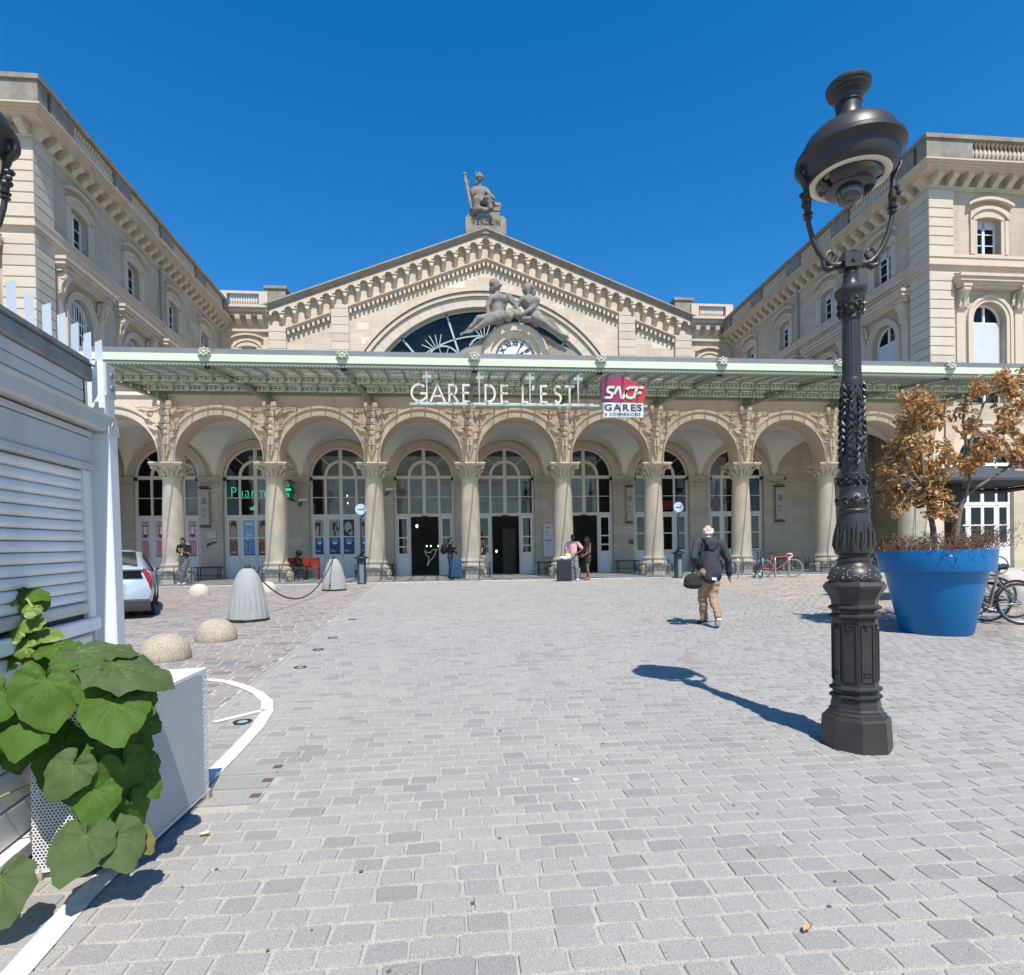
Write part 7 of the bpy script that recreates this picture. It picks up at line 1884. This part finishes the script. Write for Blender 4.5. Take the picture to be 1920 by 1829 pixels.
# ------------------------------------------------------------------ bicycles and racks
def bike(label, loc, rz, lean, fcol, wr=.335, drop=False, basket=False, bar=None, group=None, tyre=None, fold=False):
    t = thing('bicycle', label, 'bicycle', loc, (0, lean, rz), group)          # rides along local +y
    FR = pm('bike_frame_%02x%02x%02x' % tuple(int(c * 255) for c in fcol), fcol, .35, spec=.5, coat=.3)
    yb, yf = -.50, .52; R = (0, yb, wr); Fw = (0, yf, wr); bb = (0, -.08, .29 if not fold else .30); hd0 = (0, .36, .60); hd1 = (0, .31, .80); st = (0, -.22, .82)
    m = M(); r = .017
    if fold: m.tube([(0, .30, .55), (0, -.1, .36), bb], .026, 8); m.tube([bb, (0, -.2, .62), (0, -.25, .95)], .02, 8); m.tube([(0, .36, .45), (0, .28, 1.02)], .018, 8)
    else: m.tube([hd0, bb], r * 1.15, 8); m.tube([hd1, (0, -.19, .76)], r, 8); m.tube([bb, st, (0, -.235, .90)], r, 8); m.tube([hd0, hd1, (0, .295, .88)], r * 1.2, 8)
    for s in (-1, 1):
        m.tube([bb, (s * .06, -.30, wr * .95), (s * .06, yb, wr)], .010, 6); m.tube([(0, -.2, .74 if not fold else .58), (s * .06, yb + .03, wr + .03), (s * .06, yb, wr)], .009, 6)
        m.tube([(s * .02, .365, .58 if not fold else .45), (s * .055, .39, .50 if not fold else .42), (s * .05, yf, wr)], .012, 6)
    ob('frame', m, FR, t, 60)
    for c in (R, Fw):
        w = link('wheel', None, t, c); w.empty_display_size = .1
        m = M(); m.tube([(0, (wr - .015) * cos(q), (wr - .015) * sin(q)) for q in [2 * pi * k / 32 for k in range(32)]], .019, 6, closed=True); ob('tyre', m, tyre or RUBBER, w, 60)
        m = M(); m.tube([(0, (wr - .042) * cos(q), (wr - .042) * sin(q)) for q in [2 * pi * k / 32 for k in range(32)]], .011, 5, closed=True); ob('rim', m, STEEL, w, 60)
        m = M()
        for k in range(14): q = 2 * pi * k / 14; m.tube([(.02 * (k % 2 * 2 - 1), .02 * cos(q), .02 * sin(q)), (0, (wr - .045) * cos(q + .1), (wr - .045) * sin(q + .1))], .0022, 3)
        m.tube([(-.05, 0, 0), (.05, 0, 0)], .022, 8); ob('spokes', m, STEEL, w, 60)
    m = M()
    BM = bar or BLACK
    if drop:
        m.tube([(0, .30, .89), (0, .38, .90)], .014, 6)
        for s in (-1, 1): m.tube([(0, .38, .90), (s * .19, .39, .90), (s * .20, .48, .89), (s * .205, .50, .82), (s * .21, .44, .76), (s * .21, .36, .75)], .017, 7)
    else:
        zt = .97 if not fold else 1.04
        m.tube([(0, .30, .86), (0, .29, zt)], .014, 6); m.tube([(-.28, .20, zt + .02), (-.2, .27, zt), (0, .30, zt), (.2, .27, zt), (.28, .20, zt + .02)], .014, 7)
    ob('handlebar', m, BM, t, 60)
    m = M(); zs = .93 if not fold else .98; m.tube([(0, -.36, zs), (0, -.30, zs + .01), (0, -.2, zs), (0, -.1, zs - .01)], [.05, .075, .045, .018], 8, flat=((0, 0, 1), .45)); m.tube([(0, -.235, .85), (0, -.245, zs)], .013, 6); ob('saddle', m, BLACK, t, 50)
    m = M(); m.tube([(.05, bb[1] + .09 * cos(q), bb[2] + .09 * sin(q)) for q in [2 * pi * k / 18 for k in range(18)]], .008, 5, closed=True)
    for s in (-1, 1): m.tube([(s * .05, bb[1], bb[2]), (s * .07, bb[1] + s * .12, bb[2] - s * .11)], .011, 6); m.box(s * .07, s * .16 if s > 0 else -.07 - .0, bb[1] + s * .12 - .035, bb[1] + s * .12 + .035, bb[2] - s * .11 - .012, bb[2] - s * .11 + .012) if s > 0 else m.box(-.16, -.07, bb[1] - .155, bb[1] - .085, bb[2] + .098, bb[2] + .122)
    m.tube([(.05, bb[1], bb[2] + .085), (.05, yb, wr + .03)], .006, 4); m.tube([(.05, bb[1], bb[2] - .085), (.05, yb, wr - .03)], .006, 4); ob('crank', m, BLACKIRON, t, 50)
    if basket:
        m = M(); b0 = (.40, .62)
        for z in (.70, .78, .86, .94): m.tube([(-.16, .38, z), (.16, .38, z), (.17, .64, z), (-.17, .64, z)], .005, 4, closed=True)
        for k in range(8):
            x = -.15 + k * .043
            for yy in (.38, .64): m.tube([(x, yy, .70), (x, yy, .94)], .004, 4)
        ob('basket', m, BLACKIRON, t, 40)
    return t
bike('orange racing bicycle with pink-white drop handlebars locked to a steel hoop', (12.42, 21.75, gz(21.75) + .014), radians(-118), radians(4), (.55, .09, .02), wr=.35, drop=True, bar=pm('pink_tape', (.72, .55, .56), .6), tyre=pm('grey_tyre', (.25, .25, .25), .7))
bike('small black folding bicycle with a front basket at the steel hoops', (11.55, 21.7, gz(21.7) + .014), radians(165), radians(-5), (.025, .025, .028), wr=.26, basket=True, fold=True)
bike('turquoise city bicycle leaning under the arches, half hidden by the blue pot', (18.0, 23.6, fz(23.6) + .005), radians(-100), radians(6), (.03, .30, .27), wr=.34)
bike('dark grey city bicycle with silver mudguards parked just behind the blue pot', (8.72, 8.98, gz(8.98) + .014), radians(72), radians(8), (.13, .135, .145), wr=.34)
bike('black city bicycle with a front basket behind the dark grey one by the blue pot', (9.35, 9.7, gz(9.7) + .014), radians(76), radians(-5), (.02, .02, .022), wr=.34, basket=True)
bike('black bicycle tucked closest against the blue pot', (8.55, 9.5, gz(9.5) + .014), radians(60), radians(-7), (.02, .02, .022), wr=.34, basket=True)
bike('black bicycle farthest of those parked behind the blue pot', (9.75, 10.5, gz(10.5) + .014), radians(66), radians(5), (.02, .02, .022), wr=.34)
bike('black bicycle in the sun far behind the blue pot, at the right wing', (20.6, 21.2, gz(21.2) + .014), radians(80), radians(5), (.02, .02, .022), wr=.35)
for k, (x, y, rz) in enumerate(((10.75, 21.6, 62), (11.75, 21.65, 62), (12.30, 21.75, 62), (12.95, 21.9, 62))):
    m = M(); P = [(-.36, 0, 0), (-.36, 0, .62), (-.33, 0, .72), (-.24, 0, .78), (.24, 0, .78), (.33, 0, .72), (.36, 0, .62), (.36, 0, 0)]
    m.tube(P, .027, 10); o = ob('bike_rack', m, STEEL, None, 60, ['galvanised steel hoop left of the folding bicycle', 'galvanised steel hoop between the folding and the orange bicycle', 'galvanised steel hoop against the rear wheel of the orange bicycle', 'galvanised steel hoop behind the front wheel of the orange bicycle'][k], 'bike rack', 'steel bicycle hoops')
    o.location = (x, y, gz(y)); o.rotation_euler = (0, 0, radians(rz))
# ------------------------------------------------------------------ parked car
def car():
    t = thing('parked_car', 'pale blue hatchback car seen from behind, parked on the setts beyond the white kiosk', 'car', (-6.93, 12.55, gz(12.6) + .012), radians(24))
    PAINTC = pm('car_paint', (.50, .58, .68), .25, metal=.35, spec=.6, coat=.6); CGL = pm('car_glass', (.012, .014, .016), .05, spec=.7); PL = pm('car_plastic', (.03, .03, .033), .6)
    st = [  # y, half width, sill z, belt z, roof half width, roof z
        (.00, .80, .30, .97, .66, 1.01), (.03, .845, .28, .985, .68, 1.04), (.12, .87, .26, .97, .65, 1.07), (.45, .88, .26, .94, .62, 1.20), (.90, .885, .24, .95, .61, 1.37), (1.5, .89, .22, .95, .60, 1.46), (2.2, .89, .22, .94, .60, 1.475),
        (2.8, .89, .22, .93, .59, 1.38), (3.4, .88, .22, .90, .60, 1.08), (3.9, .86, .24, .82, .58, .90), (4.3, .80, .28, .70, .52, .76), (4.5, .66, .34, .58, .44, .62)]
    def ring_(y, w, zb, zl, wr, zr):
        h = [(0, zb), (w * .80, zb), (w * .97, zb + .10), (w, zb + .28), (w * .985, (zb + zl) / 2 + .1), (w * .95, zl), (wr + (w * .95 - wr) * .45, zl + (zr - zl) * .55), (wr, zr - .05), (wr * .7, zr), (0, zr + .012)]
        return [(x, y, z) for x, z in h] + [(-x, y, z) for x, z in h[-2:0:-1]]
    m = M(); V = []; F = []
    for s in st: V += ring_(*s)
    n = 18
    for i in range(len(st) - 1):
        for k in range(n): l = (k + 1) % n; F.append((i * n + k, i * n + l, (i + 1) * n + l, (i + 1) * n + k))
    F += [tuple(range(n))[::-1], tuple((len(st) - 1) * n + k for k in range(n))]
    m.add(V, F); body = ob('body', m, PAINTC, t, 50)
    # glazing patches sit 6 mm proud of the shell
    def patch(name, P, mat, th=.006, par=None):
        m = M(); a = Vector(P[1]) - Vector(P[0]); b = Vector(P[2]) - Vector(P[0]); nn = a.cross(b).normalized()
        m.add([tuple(Vector(p) + nn * th) for p in P] + [tuple(Vector(p) - nn * .01) for p in P], [tuple(range(len(P)))] + [(i, i + len(P), (i + 1) % len(P) + len(P), (i + 1) % len(P)) for i in range(len(P))]); return ob(name, m, mat, par or t, 0)
    patch('rear_window', [(-.60, .20, 1.085), (.60, .20, 1.085), (.54, .92, 1.385), (-.54, .92, 1.385)], CGL, .02)
    m = M(); m.prism([(-.70, .83), (.70, .83), (.66, .985), (-.66, .985)], -.014, .02, 'xz'); ob('lower_window', m, CGL, t, 0)
    m = M(); m.prism([(-.05, 1.02), (-.03, .995), (.10, 1.03), (.14, 1.075), (-.02, 1.045)], -.70, .70, 'yz'); ob('spoiler', m, PAINTC, t, 30)
    for s in (-1, 1):
        m = M(); m.tube([(s * .70, .0, 1.0), (s * .76, .0, .93), (s * .795, .005, .83), (s * .82, .02, .72), (s * .825, .03, .58)], [.03, .05, .048, .04, .014], 8, flat=((0, 1, 0), .7)); m.tube([(s * .70, .0, 1.0), (s * .83, .14, 1.01)], [.03, .02], 6); ob('tail_light', m, pm('tail_red', (.30, .02, .025), .15, spec=.6), t, 50)
    m = M(); m.prism([(-.012, .50), (-.012, .72), (.03, .72), (.03, .50)], -.40, .40, 'yz'); pr_ = ob('plate_recess', m, PAINTC, t, 0)
    m = M(); m.box(-.26, .26, -.022, -.012, .54, .66); pt = ob('number_plate', m, pm('plate_white', (.75, .76, .74), .4), t, 0)
    m = M(); m.box(.215, .26, -.025, -.021, .54, .66); ob('plate_band', m, pm('plate_blue', (.03, .12, .42), .4), pt, 0)
    q = fit(text_m('9 BP', .075, .004, bold=.004), .0, .20, .562, .640, -.0245); ob('plate_lettering', q, BLACK, pt, 0)
    m = M(); m.lathe([(0, 0), (.06, 0), (.06, .012)], n=20); m.v = [(p[0], -.005 - p[2], p[1] * .7 + .775) for p in m.v]; m.f = [f[::-1] for f in m.f]; ob('emblem', m, STEEL, t, 40)
    m = M(); m.prism([(-.03, .17), (-.05, .25), (-.035, .38), (.0, .41), (.2, .40), (.2, .16)], -.82, .82, 'yz'); ob('bumper', m, PL, t, 30)
    m = M(); m.box(-.7, .7, .25, 4.2, .16, .26); ob('underbody', m, BLACK, t, 0)
    for s in (-1, 1):
        for y in (.80, 3.50):
            w = link('wheel', None, t, (s * .77, y, .315)); m = M(); m.lathe([(.19, -.10), (.29, -.105), (.315, -.07), (.315, .07), (.29, .105), (.19, .10)], n=28); m.v = [(p[2], p[0], p[1]) for p in m.v]; ob('tyre', m, RUBBER, w, 40)
            m = M(); m.lathe([(0, s * .085), (.19, s * .095), (.19, -s * .09), (0, -s * .09)], n=20); m.v = [(p[2], p[0], p[1]) for p in m.v]; ob('rim', m, STEEL, w, 30)
            m = M(); m.ring(0, 0, .33, .40, -.1, pi + .1, -.01, .01, 16); m.v = [(p[1], y + p[0], .315 + p[2]) for p in m.v]; m.v = [(s * .885 + p[0], p[1], p[2]) for p in m.v]; ob('wheel_arch', m, PL, t, 30)
    for y0, y1 in ((1.05, 1.95), (2.0, 2.85)):
        for s in (-1, 1):
            z = lambda y: 1.37 if y < 1.2 else 1.43
            P = [(s * .855, y0, .98), (s * .855, y1, .98), (s * .655, y1 - .05, 1.36), (s * .655, y0 + .05, 1.36)]; patch('side_window', P if s > 0 else P[::-1], CGL, .03)
car()

# ------------------------------------------------------------------ posters on the shop doors
def poster(label, x0, x1, z0, z1, layers, group=None, y=YW + .075):
    """a thin printed sheet; layers = (material, outline polygons in 0..1) printed on it"""
    t = thing('poster', label, 'poster', ((x0 + x1) / 2, y, z0), 0, group)
    m = M(); mats = []
    W_, H_ = x1 - x0, z1 - z0
    for k, (mt, polys) in enumerate(layers):
        if mt not in mats: mats.append(mt)
        m.k = mats.index(mt)
        for P in polys: m.add([(-W_ / 2 + a * W_, -.0006 * k, b * H_) for a, b in P], [tuple(range(len(P)))])
    ob('print', m, mats, t, 0)
SQ = [(0, 0), (1, 0), (1, 1), (0, 1)]
def rc(a, b, c, d): return [(a, c), (b, c), (b, d), (a, d)]
def el(cx, cy, rx, ry, n=18): return [(cx + rx * cos(2 * pi * k / n), cy + ry * sin(2 * pi * k / n)) for k in range(n)]
P_ = lambda n, c: pm('print_' + n, c, .5)
PINK, PINK2, MAR, WHT = P_('pink', (.62, .40, .42)), P_('rose', (.50, .16, .20)), P_('maroon', (.12, .03, .04)), P_('white', (.7, .7, .7))
FACE, HAIRP, BRN, TAUPE = P_('face', (.45, .27, .19)), P_('hair', (.035, .028, .025)), P_('rust', (.22, .085, .055)), P_('taupe', (.30, .25, .22))
SKY_, BL2, BL3 = P_('sky', (.20, .42, .62)), P_('azure', (.09, .27, .50)), P_('pale', (.50, .66, .78))
SAND, INKY, NAVYP, GRY = P_('sand', (.40, .31, .22)), P_('ink', (.03, .03, .035)), P_('navy', (.025, .05, .20)), P_('grey', (.34, .36, .38))
pink = [(PINK, [SQ]), (PINK2, [rc(.12, .88, .02, .42)]), (PINK, [rc(.2, .27, .05, .38), rc(.42, .5, .05, .38), rc(.66, .73, .05, .38)]), (MAR, [rc(.3, .36, .56, .84), rc(.66, .72, .56, .84), rc(.15, .9, .85, .88), el(.5, .58, .3, .035), el(.5, .52, .22, .02), rc(.2, .8, .94, .96)]), (WHT, [rc(.36, .66, .62, .83)])]
face = [(TAUPE, [SQ]), (BRN, [[(0, 0), (1, 0), (1, .36), (.68, .48), (.3, .48), (0, .36)]]), (FACE, [[(.36, .4), (.64, .4), (.66, .52), (.34, .52)], el(.5, .70, .27, .17)]), (HAIRP, [[(.18, .74), (.2, .9), (.38, .99), (.66, .99), (.84, .88), (.82, .72), (.74, .82), (.5, .86), (.26, .82)], rc(.34, .46, .725, .735), rc(.56, .68, .725, .735), el(.5, .575, .12, .012)]), (WHT, [rc(.15, .85, .05, .065), rc(.25, .75, .09, .1)])]
blue = [(SKY_, [SQ]), (BL2, [rc(0, 1, 0, .45)]), (BL3, [rc(.2, .8, .86, .93), el(.35, .25, .12, .16), rc(.3, .42, .1, .5), rc(.25, .8, .54, .60)]), (BL2, [rc(.3, .7, .78, .83), rc(.4, .85, .47, .52)])]
dark = lambda v: [(SAND, [SQ]), (NAVYP, [rc(0, 1, 0, .5)]), (INKY, [rc(.3 if v else 0, 1, .70, .92) if v != 2 else rc(0, 1, .5, 1), rc(.45, .6, .5, .75)]), (GRY, [el(.68 if v else .3, .72, .16, .10), el(.8, .80, .14, .16)] if v != 2 else [el(.45, .78, .35, .16), el(.65, .62, .2, .1)]), (BL2, [el(.5, .38, .35, .08)]), (WHT, [rc(.1, .6, .06, .075), rc(.1, .4, .1, .11), el(.5, .3, .22, .03)])]
def dl(i, k):          # glazed width of leaf k in bay i
    a, b = [(-1.35, -.80), (-.68, -.004), (.004, .68), (.80, 1.35)][k]; c = bx_(i) + WSH; return c + a + .075, c + b - .075
GP = 'pink cosmetics posters on the left shop doors'
for k, lab in enumerate(('pink poster on the outer left leaf of the doors beside the jersey man', 'pink poster on the second leaf, half hidden by the column of the jersey man', 'pink poster on the third leaf, hidden by the column of the jersey man', 'pink poster on the outer right leaf of the doors behind the jersey man')): poster(lab, *dl(-1, k), 2.3, 3.95, pink, GP)
for k, (pp, lab) in enumerate(((face, 'poster of a dark-haired man in brown on the left pharmacy door leaf'), (blue, 'light blue skincare poster on the pharmacy doors between the two portraits'), (face, 'portrait poster half covered by the column right of the blue poster'), (blue, 'light blue poster on the right pharmacy door leaf, mostly behind the column'))): poster(lab, *dl(0, k), 2.3, 3.95, pp, 'posters on the pharmacy doors')
for k, lab in enumerate(('narrow navy and sand poster on the outer left leaf of the middle shop doors', 'navy poster with a dark box and white cup above, second leaf of the shop doors', 'navy poster with pale swirls on black above, third leaf of the shop doors', 'navy poster behind the pole of the ashtray sign, outer right leaf')): poster(lab, *dl(1, k), 2.3, 3.95, dark(k % 3), 'dark posters on the middle shop doors')

# ------------------------------------------------------------------ signs and fittings in the portico
NEON = pm('green_neon', (.03, .62, .30), .5, emit=1.1)
ns = thing('neon_sign', 'thin green neon lettering Pharmacie hung behind the upper panes', 'sign', (-9.3, YW + .22, 5.3))
q = fit(text_m('Pharmacie', .4, .02, bold=-.012, spacing=1.12), -10.62, -7.98, 5.10, 5.58, YW + .22); ob('lettering', q, NEON, ns, 0, W=True)
ns = thing('led_sign', 'small green lit sign reading cir inside the pharmacy window', 'sign', (-9.6, YW + .4, 4.6))
q = fit(text_m('cir', .2, .02, bold=.01), -9.83, -9.46, 4.48, 4.68, YW + .4); ob('lettering', q, NEON, ns, 0, W=True)
m = M(); m.box(-9.95, -9.36, YW + .42, YW + .46, 4.36, 4.82); ob('backing', m, BLACK, ns, 0, W=True)
cs = thing('pharmacy_cross', 'green pharmacy cross sign projecting from the wall beside the pharmacy doors', 'sign', (-7.6, 29.6, 5.2))
GX_ = pm('cross_green', (.02, .20, .09), .4)
CRP = [(-.14, -.42), (.14, -.42), (.14, -.14), (.42, -.14), (.42, .14), (.14, .14), (.14, .42), (-.14, .42), (-.14, .14), (-.42, .14), (-.42, -.14), (-.14, -.14)]
m = M(); m.prism([(29.35 + a, 5.3 + b) for a, b in CRP], -7.70, -7.56, 'yz'); ob('cross', m, GX_, cs, 0, W=True)
m = M(); m.prism([(29.35 + a * .75, 5.3 + b * .75) for a, b in CRP], -7.735, -7.70, 'yz'); m.box(-7.74, -7.52, 28.93, 28.96, 5.25, 5.35); ob('cross_light', m, NEON, cs, 0, W=True)
m = M(); m.tube([(-7.63, 29.7, 5.3), (-7.63, 29.92, 5.3)], .03, 8); m.box(-7.72, -7.54, 28.9, 29.8, 4.86, 4.9); m.box(-7.72, -7.54, 28.9, 29.8, 5.72, 5.76); ob('bracket', m, BLACKIRON, cs, 30, W=True)
BAN = pm('banner_board', (.42, .40, .37), .7, var=.15, vs=4)
def banner(label, x, w):
    t = thing('number_banner', label, 'sign', (x, 29.6, 3.6), 0, 'vertical boards numbered 50')
    m = M(); m.box(x - w / 2, x + w / 2, 29.62, 29.66, 3.72, 5.40); ob('board', m, BAN, t, 0, W=True)
    q = fit(text_m('50', .3, .01), x - .11, x + .11, 4.72, 5.02, 29.613); ob('number', q, INKY, t, 0, W=True)
    m = M()
    for z, k in ((4.45, .6), (4.36, .4), (4.2, .5), (4.12, .35)): m.box(x - w * .3, x - w * .3 + w * .6 * k * 1.6, 29.612, 29.618, z, z + .025)
    ob('small_print', m, INKY, t, 0, W=True)
    m = M()
    for z in (5.46, 3.62):
        m.box(x - w / 2 - .05, x + w / 2 + .05, 29.6, 29.9, z, z + .035); m.tube([(x - w / 2, 29.62, z + .07), (x, 29.62, z + .11), (x + w / 2, 29.62, z + .07)], .018, 6)
    ob('bracket', m, BLACKIRON, t, 30, W=True)
banner('vertical board numbered 50 on the pilaster left of the pharmacy', -11.70, .40); banner('vertical board numbered 50 on the pilaster right of the entrance doors', 9.02, .30); banner('vertical board numbered 50 on the pilaster left of the street lamp', 17.10, .46)
inf = thing('notice_panel', 'tall pale grey notice panel with small print on the pilaster between two entrances', 'notice board', (4.80, 29.74, 1.95))
m = M(); m.cbox(4.56, 5.06, 29.70, 29.78, 1.95, 3.63, .01); ob('board', m, pm('panel_grey', (.52, .54, .57), .5), inf, 0, W=True)
m = M()
for z, a, b, h in ((3.42, .16, .32, .06), (3.2, .1, .26, .05), (3.08, .1, .4, .015), (3.02, .1, .35, .015), (2.76, .08, .42, .07), (2.66, .1, .38, .02), (2.6, .1, .36, .015), (2.5, .1, .33, .015), (2.42, .1, .37, .015), (2.34, .1, .3, .015)): m.box(4.56 + a, 4.56 + b, 29.694, 29.70, z, z + h)
ob('small_print', m, P_('slate', (.16, .16, .2)), inf, 0, W=True)
m = M(); m.box(-11.66, -11.24, 29.74, 29.77, 3.12, 3.42); o = ob('plaque', m, pm('plaque_grey', (.5, .5, .5), .5), None, 0, 'small framed pale plaque on the pilaster left of the pharmacy doors', 'plaque')
m = M(); m.ribbon([(-11.68, 2.70), (-11.6, 2.84), (-11.5, 2.80), (-11.42, 2.90), (-11.3, 2.88), (-11.22, 2.92)], .06, 29.755, 29.775); m.ribbon([(-11.66, 2.72), (-11.58, 2.76), (-11.53, 2.84)], .05, 29.756, 29.774); o = ob('scrawl', m, INKY, None, 0, 'black paint scrawl on the pilaster below the small plaque', 'graffiti')
m = M(); m.box(9.0, 9.24, 29.755, 29.78, 2.55, 2.8); o = ob('plaque', m, P_('darkplate', (.09, .085, .08)), None, 0, 'small dark square plate on the pilaster right of the entrances', 'plaque')
def cctv(label, x, y, z, rz, sup):
    t = thing('security_camera', label, 'camera', (x, y, z), (0, 0, rz), 'wall cameras in the portico')
    m = M(); m.box(-.07, .07, -.30, .15, -.05, .07); ob('housing', m, WHITE, t, 0)
    m = M(); m.tube([(0, .0, -.05), (0, .08, -.22), (0, .2, -.2)], .03, 7); m.tube([(0, .2 + .08 * cos(k * .5), -.2 + .09 * sin(k * .5)) for k in range(13)], .018, 6); ob('arm', m, BLACKIRON, t, 50)
cctv('white bullet camera on the pilaster left of the entrance doors', -3.02, 29.45, 5.35, radians(62), 1); cctv('white bullet camera under the green pharmacy cross', -7.15, 29.45, 4.85, radians(50), 1); cctv('small white camera on the wall under the canopy behind the lamp', 20.3, 24.9, 8.6, radians(-30), 1)
m = M()
for x, s in [(cx_(i) + WSH, sg) for i in range(-1, 9) for sg in (-1, 1)]: m = M(); m.box(-.06, .06, -.16, 0, -.08, .08); o = ob('spot_lamp', m, BLACK, station, 0, loc=SP(x + s * .62, YW, 5.93))
# hummingbird outline and lights seen through the left entrance
hb = thing('bird_outline', 'white outline of a hummingbird inside the left entrance', 'decoration', (-1.0, 30.9, 1.7))
B_ = [(0, 2.43), (.06, 2.33), (.18, 2.30), (.30, 2.30), (.38, 2.42), (.47, 2.46), (.56, 2.44), (.68, 2.46), (.56, 2.38), (.52, 2.24), (.44, 2.06), (.30, 1.92), (.20, 1.78), (.15, 1.64), (.12, 1.66), (.18, 1.88), (.22, 2.05), (.10, 2.14), (.02, 2.30)]
m = M(); m.ribbon([(-1.42 + a, b) for a, b in B_], .014, 30.88, 30.90, closed=True); ob('outline', m, pm('white_tube', (.8, .82, .85), .4, emit=.25), hb, 0, W=True)
LIT = pm('lamp_glow', (1.0, .93, .80), .5, emit=1.6)
for k, (x, y, z, r, lab) in enumerate(((-5.35, 31.4, 5.3, .04, 'upper of two round lamps glowing in the window of the dark-poster shop'), (-5.33, 31.4, 4.92, .04, 'lower of two round lamps glowing in the window of the dark-poster shop'), (-1.95, 33.5, 3.85, .07, 'bright lamp high inside the left entrance'), (-1.45, 34, 2.75, .04, 'leftmost of the low lamps inside the left entrance'), (-1.22, 34, 2.75, .04, 'second of the low lamps inside the left entrance'), (-.80, 34, 2.75, .04, 'third of the low lamps inside the left entrance'), (2.5, 34, 2.4, .06, 'lamp inside the middle entrance'))):
    m = M(); m.ball((0, 0, 0), (r, r, r * 1.4), 10, 8); o = ob('indoor_lamp', m, LIT, None, 60, lab, 'lamp'); o.location = (x, y, z)
hp = M(); hp.box(2.75, 3.45, 32.6, 33.0, 1.1, 3.6); ob('hall_pillar', hp, pm('hall_pillar', (.25, .21, .16), .7, var=.3, vs=3), station, 0, W=True)
rs = thing('shop_sign', 'long red band sign inside the two shop windows behind the walking man', 'sign', (12.5, 30.8, 4.5))
m = M(); m.prism([(10.3, 4.40), (13.6, 4.40), (14.9, 4.75), (14.9, 4.98), (10.3, 4.86)], 30.78, 30.84, 'xz'); ob('band', m, pm('shop_red', (.55, .07, .045), .5), rs, 0, W=True)
ic = thing('window_lettering', 'faint grey capitals on the upper panes of the shop window behind the walking man', 'sign', (13.9, 30.2, 5.2)); q = fit(text_m('ICRA', .4, .02, spacing=1.3), 13.15, 14.75, 5.22, 5.66, 30.25); ob('lettering', q, P_('smoke', (.16, .17, .18)), ic, 0, W=True)

# ------------------------------------------------------------------ café parasol on the right
PZ2 = 3.10; par = thing('parasol', 'large dark grey square café parasol with a black mast behind the blue pot', 'parasol', (10.6, 11.9, gz(12)))
m = M(); a, b, c_, d = (9.9, 11.4), (13.2, 11.4), (13.2, 13.2), (9.9, 13.2); ap = (11.5, 12.4, 3.62)
m.add([(p[0], p[1], PZ2 + .06) for p in (a, b, c_, d)] + [ap], [(0, 1, 4), (1, 2, 4), (2, 3, 4), (3, 0, 4)]); ob('canopy', m, pm('parasol_cloth', (.055, .06, .065), .8), par, 0, W=True)
for p, q_ in ((a, b), (b, c_), (c_, d), (d, a)): m = M(); m.tube([(p[0], p[1], PZ2), (q_[0], q_[1], PZ2)], .055, 4); ob('valance', m, BLACK, par, 0, W=True)
m = M(); m.box(10.78, 11.02, 11.9, 12.12, gz(12) - .05, 3.16); ob('mast', m, BLACK, par, 0, W=True)
m = M(); m.box(10.4, 11.4, 11.5, 12.5, gz(12) - .02, gz(12) + .12); ob('base', m, BLACK, par, 0, W=True)
# fallen leaves on the paving
for x, y, lab, mt in ((-1.25, 3.09, 'pale yellow fallen leaf on the paving below the planter', P_('lemon', (.55, .52, .25))), (1.27, 2.06, 'small tan fallen leaf on the granite paving in front', P_('tan', (.45, .28, .12)))):
    m = M(); m.grid(lambda u, v: ((u - .5) * .05, (v - .5) * .028 * (1 - (2 * u - 1) ** 2 * .8), .004 + .012 * (2 * v - 1) ** 2), 6, 4); o = ob('fallen_leaf', m, mt, None, 40, lab, 'leaf'); o.location = (x, y, gz(y) + .016); o.rotation_euler = (0, 0, .6)

bpy.data.scenes.remove(SCR)
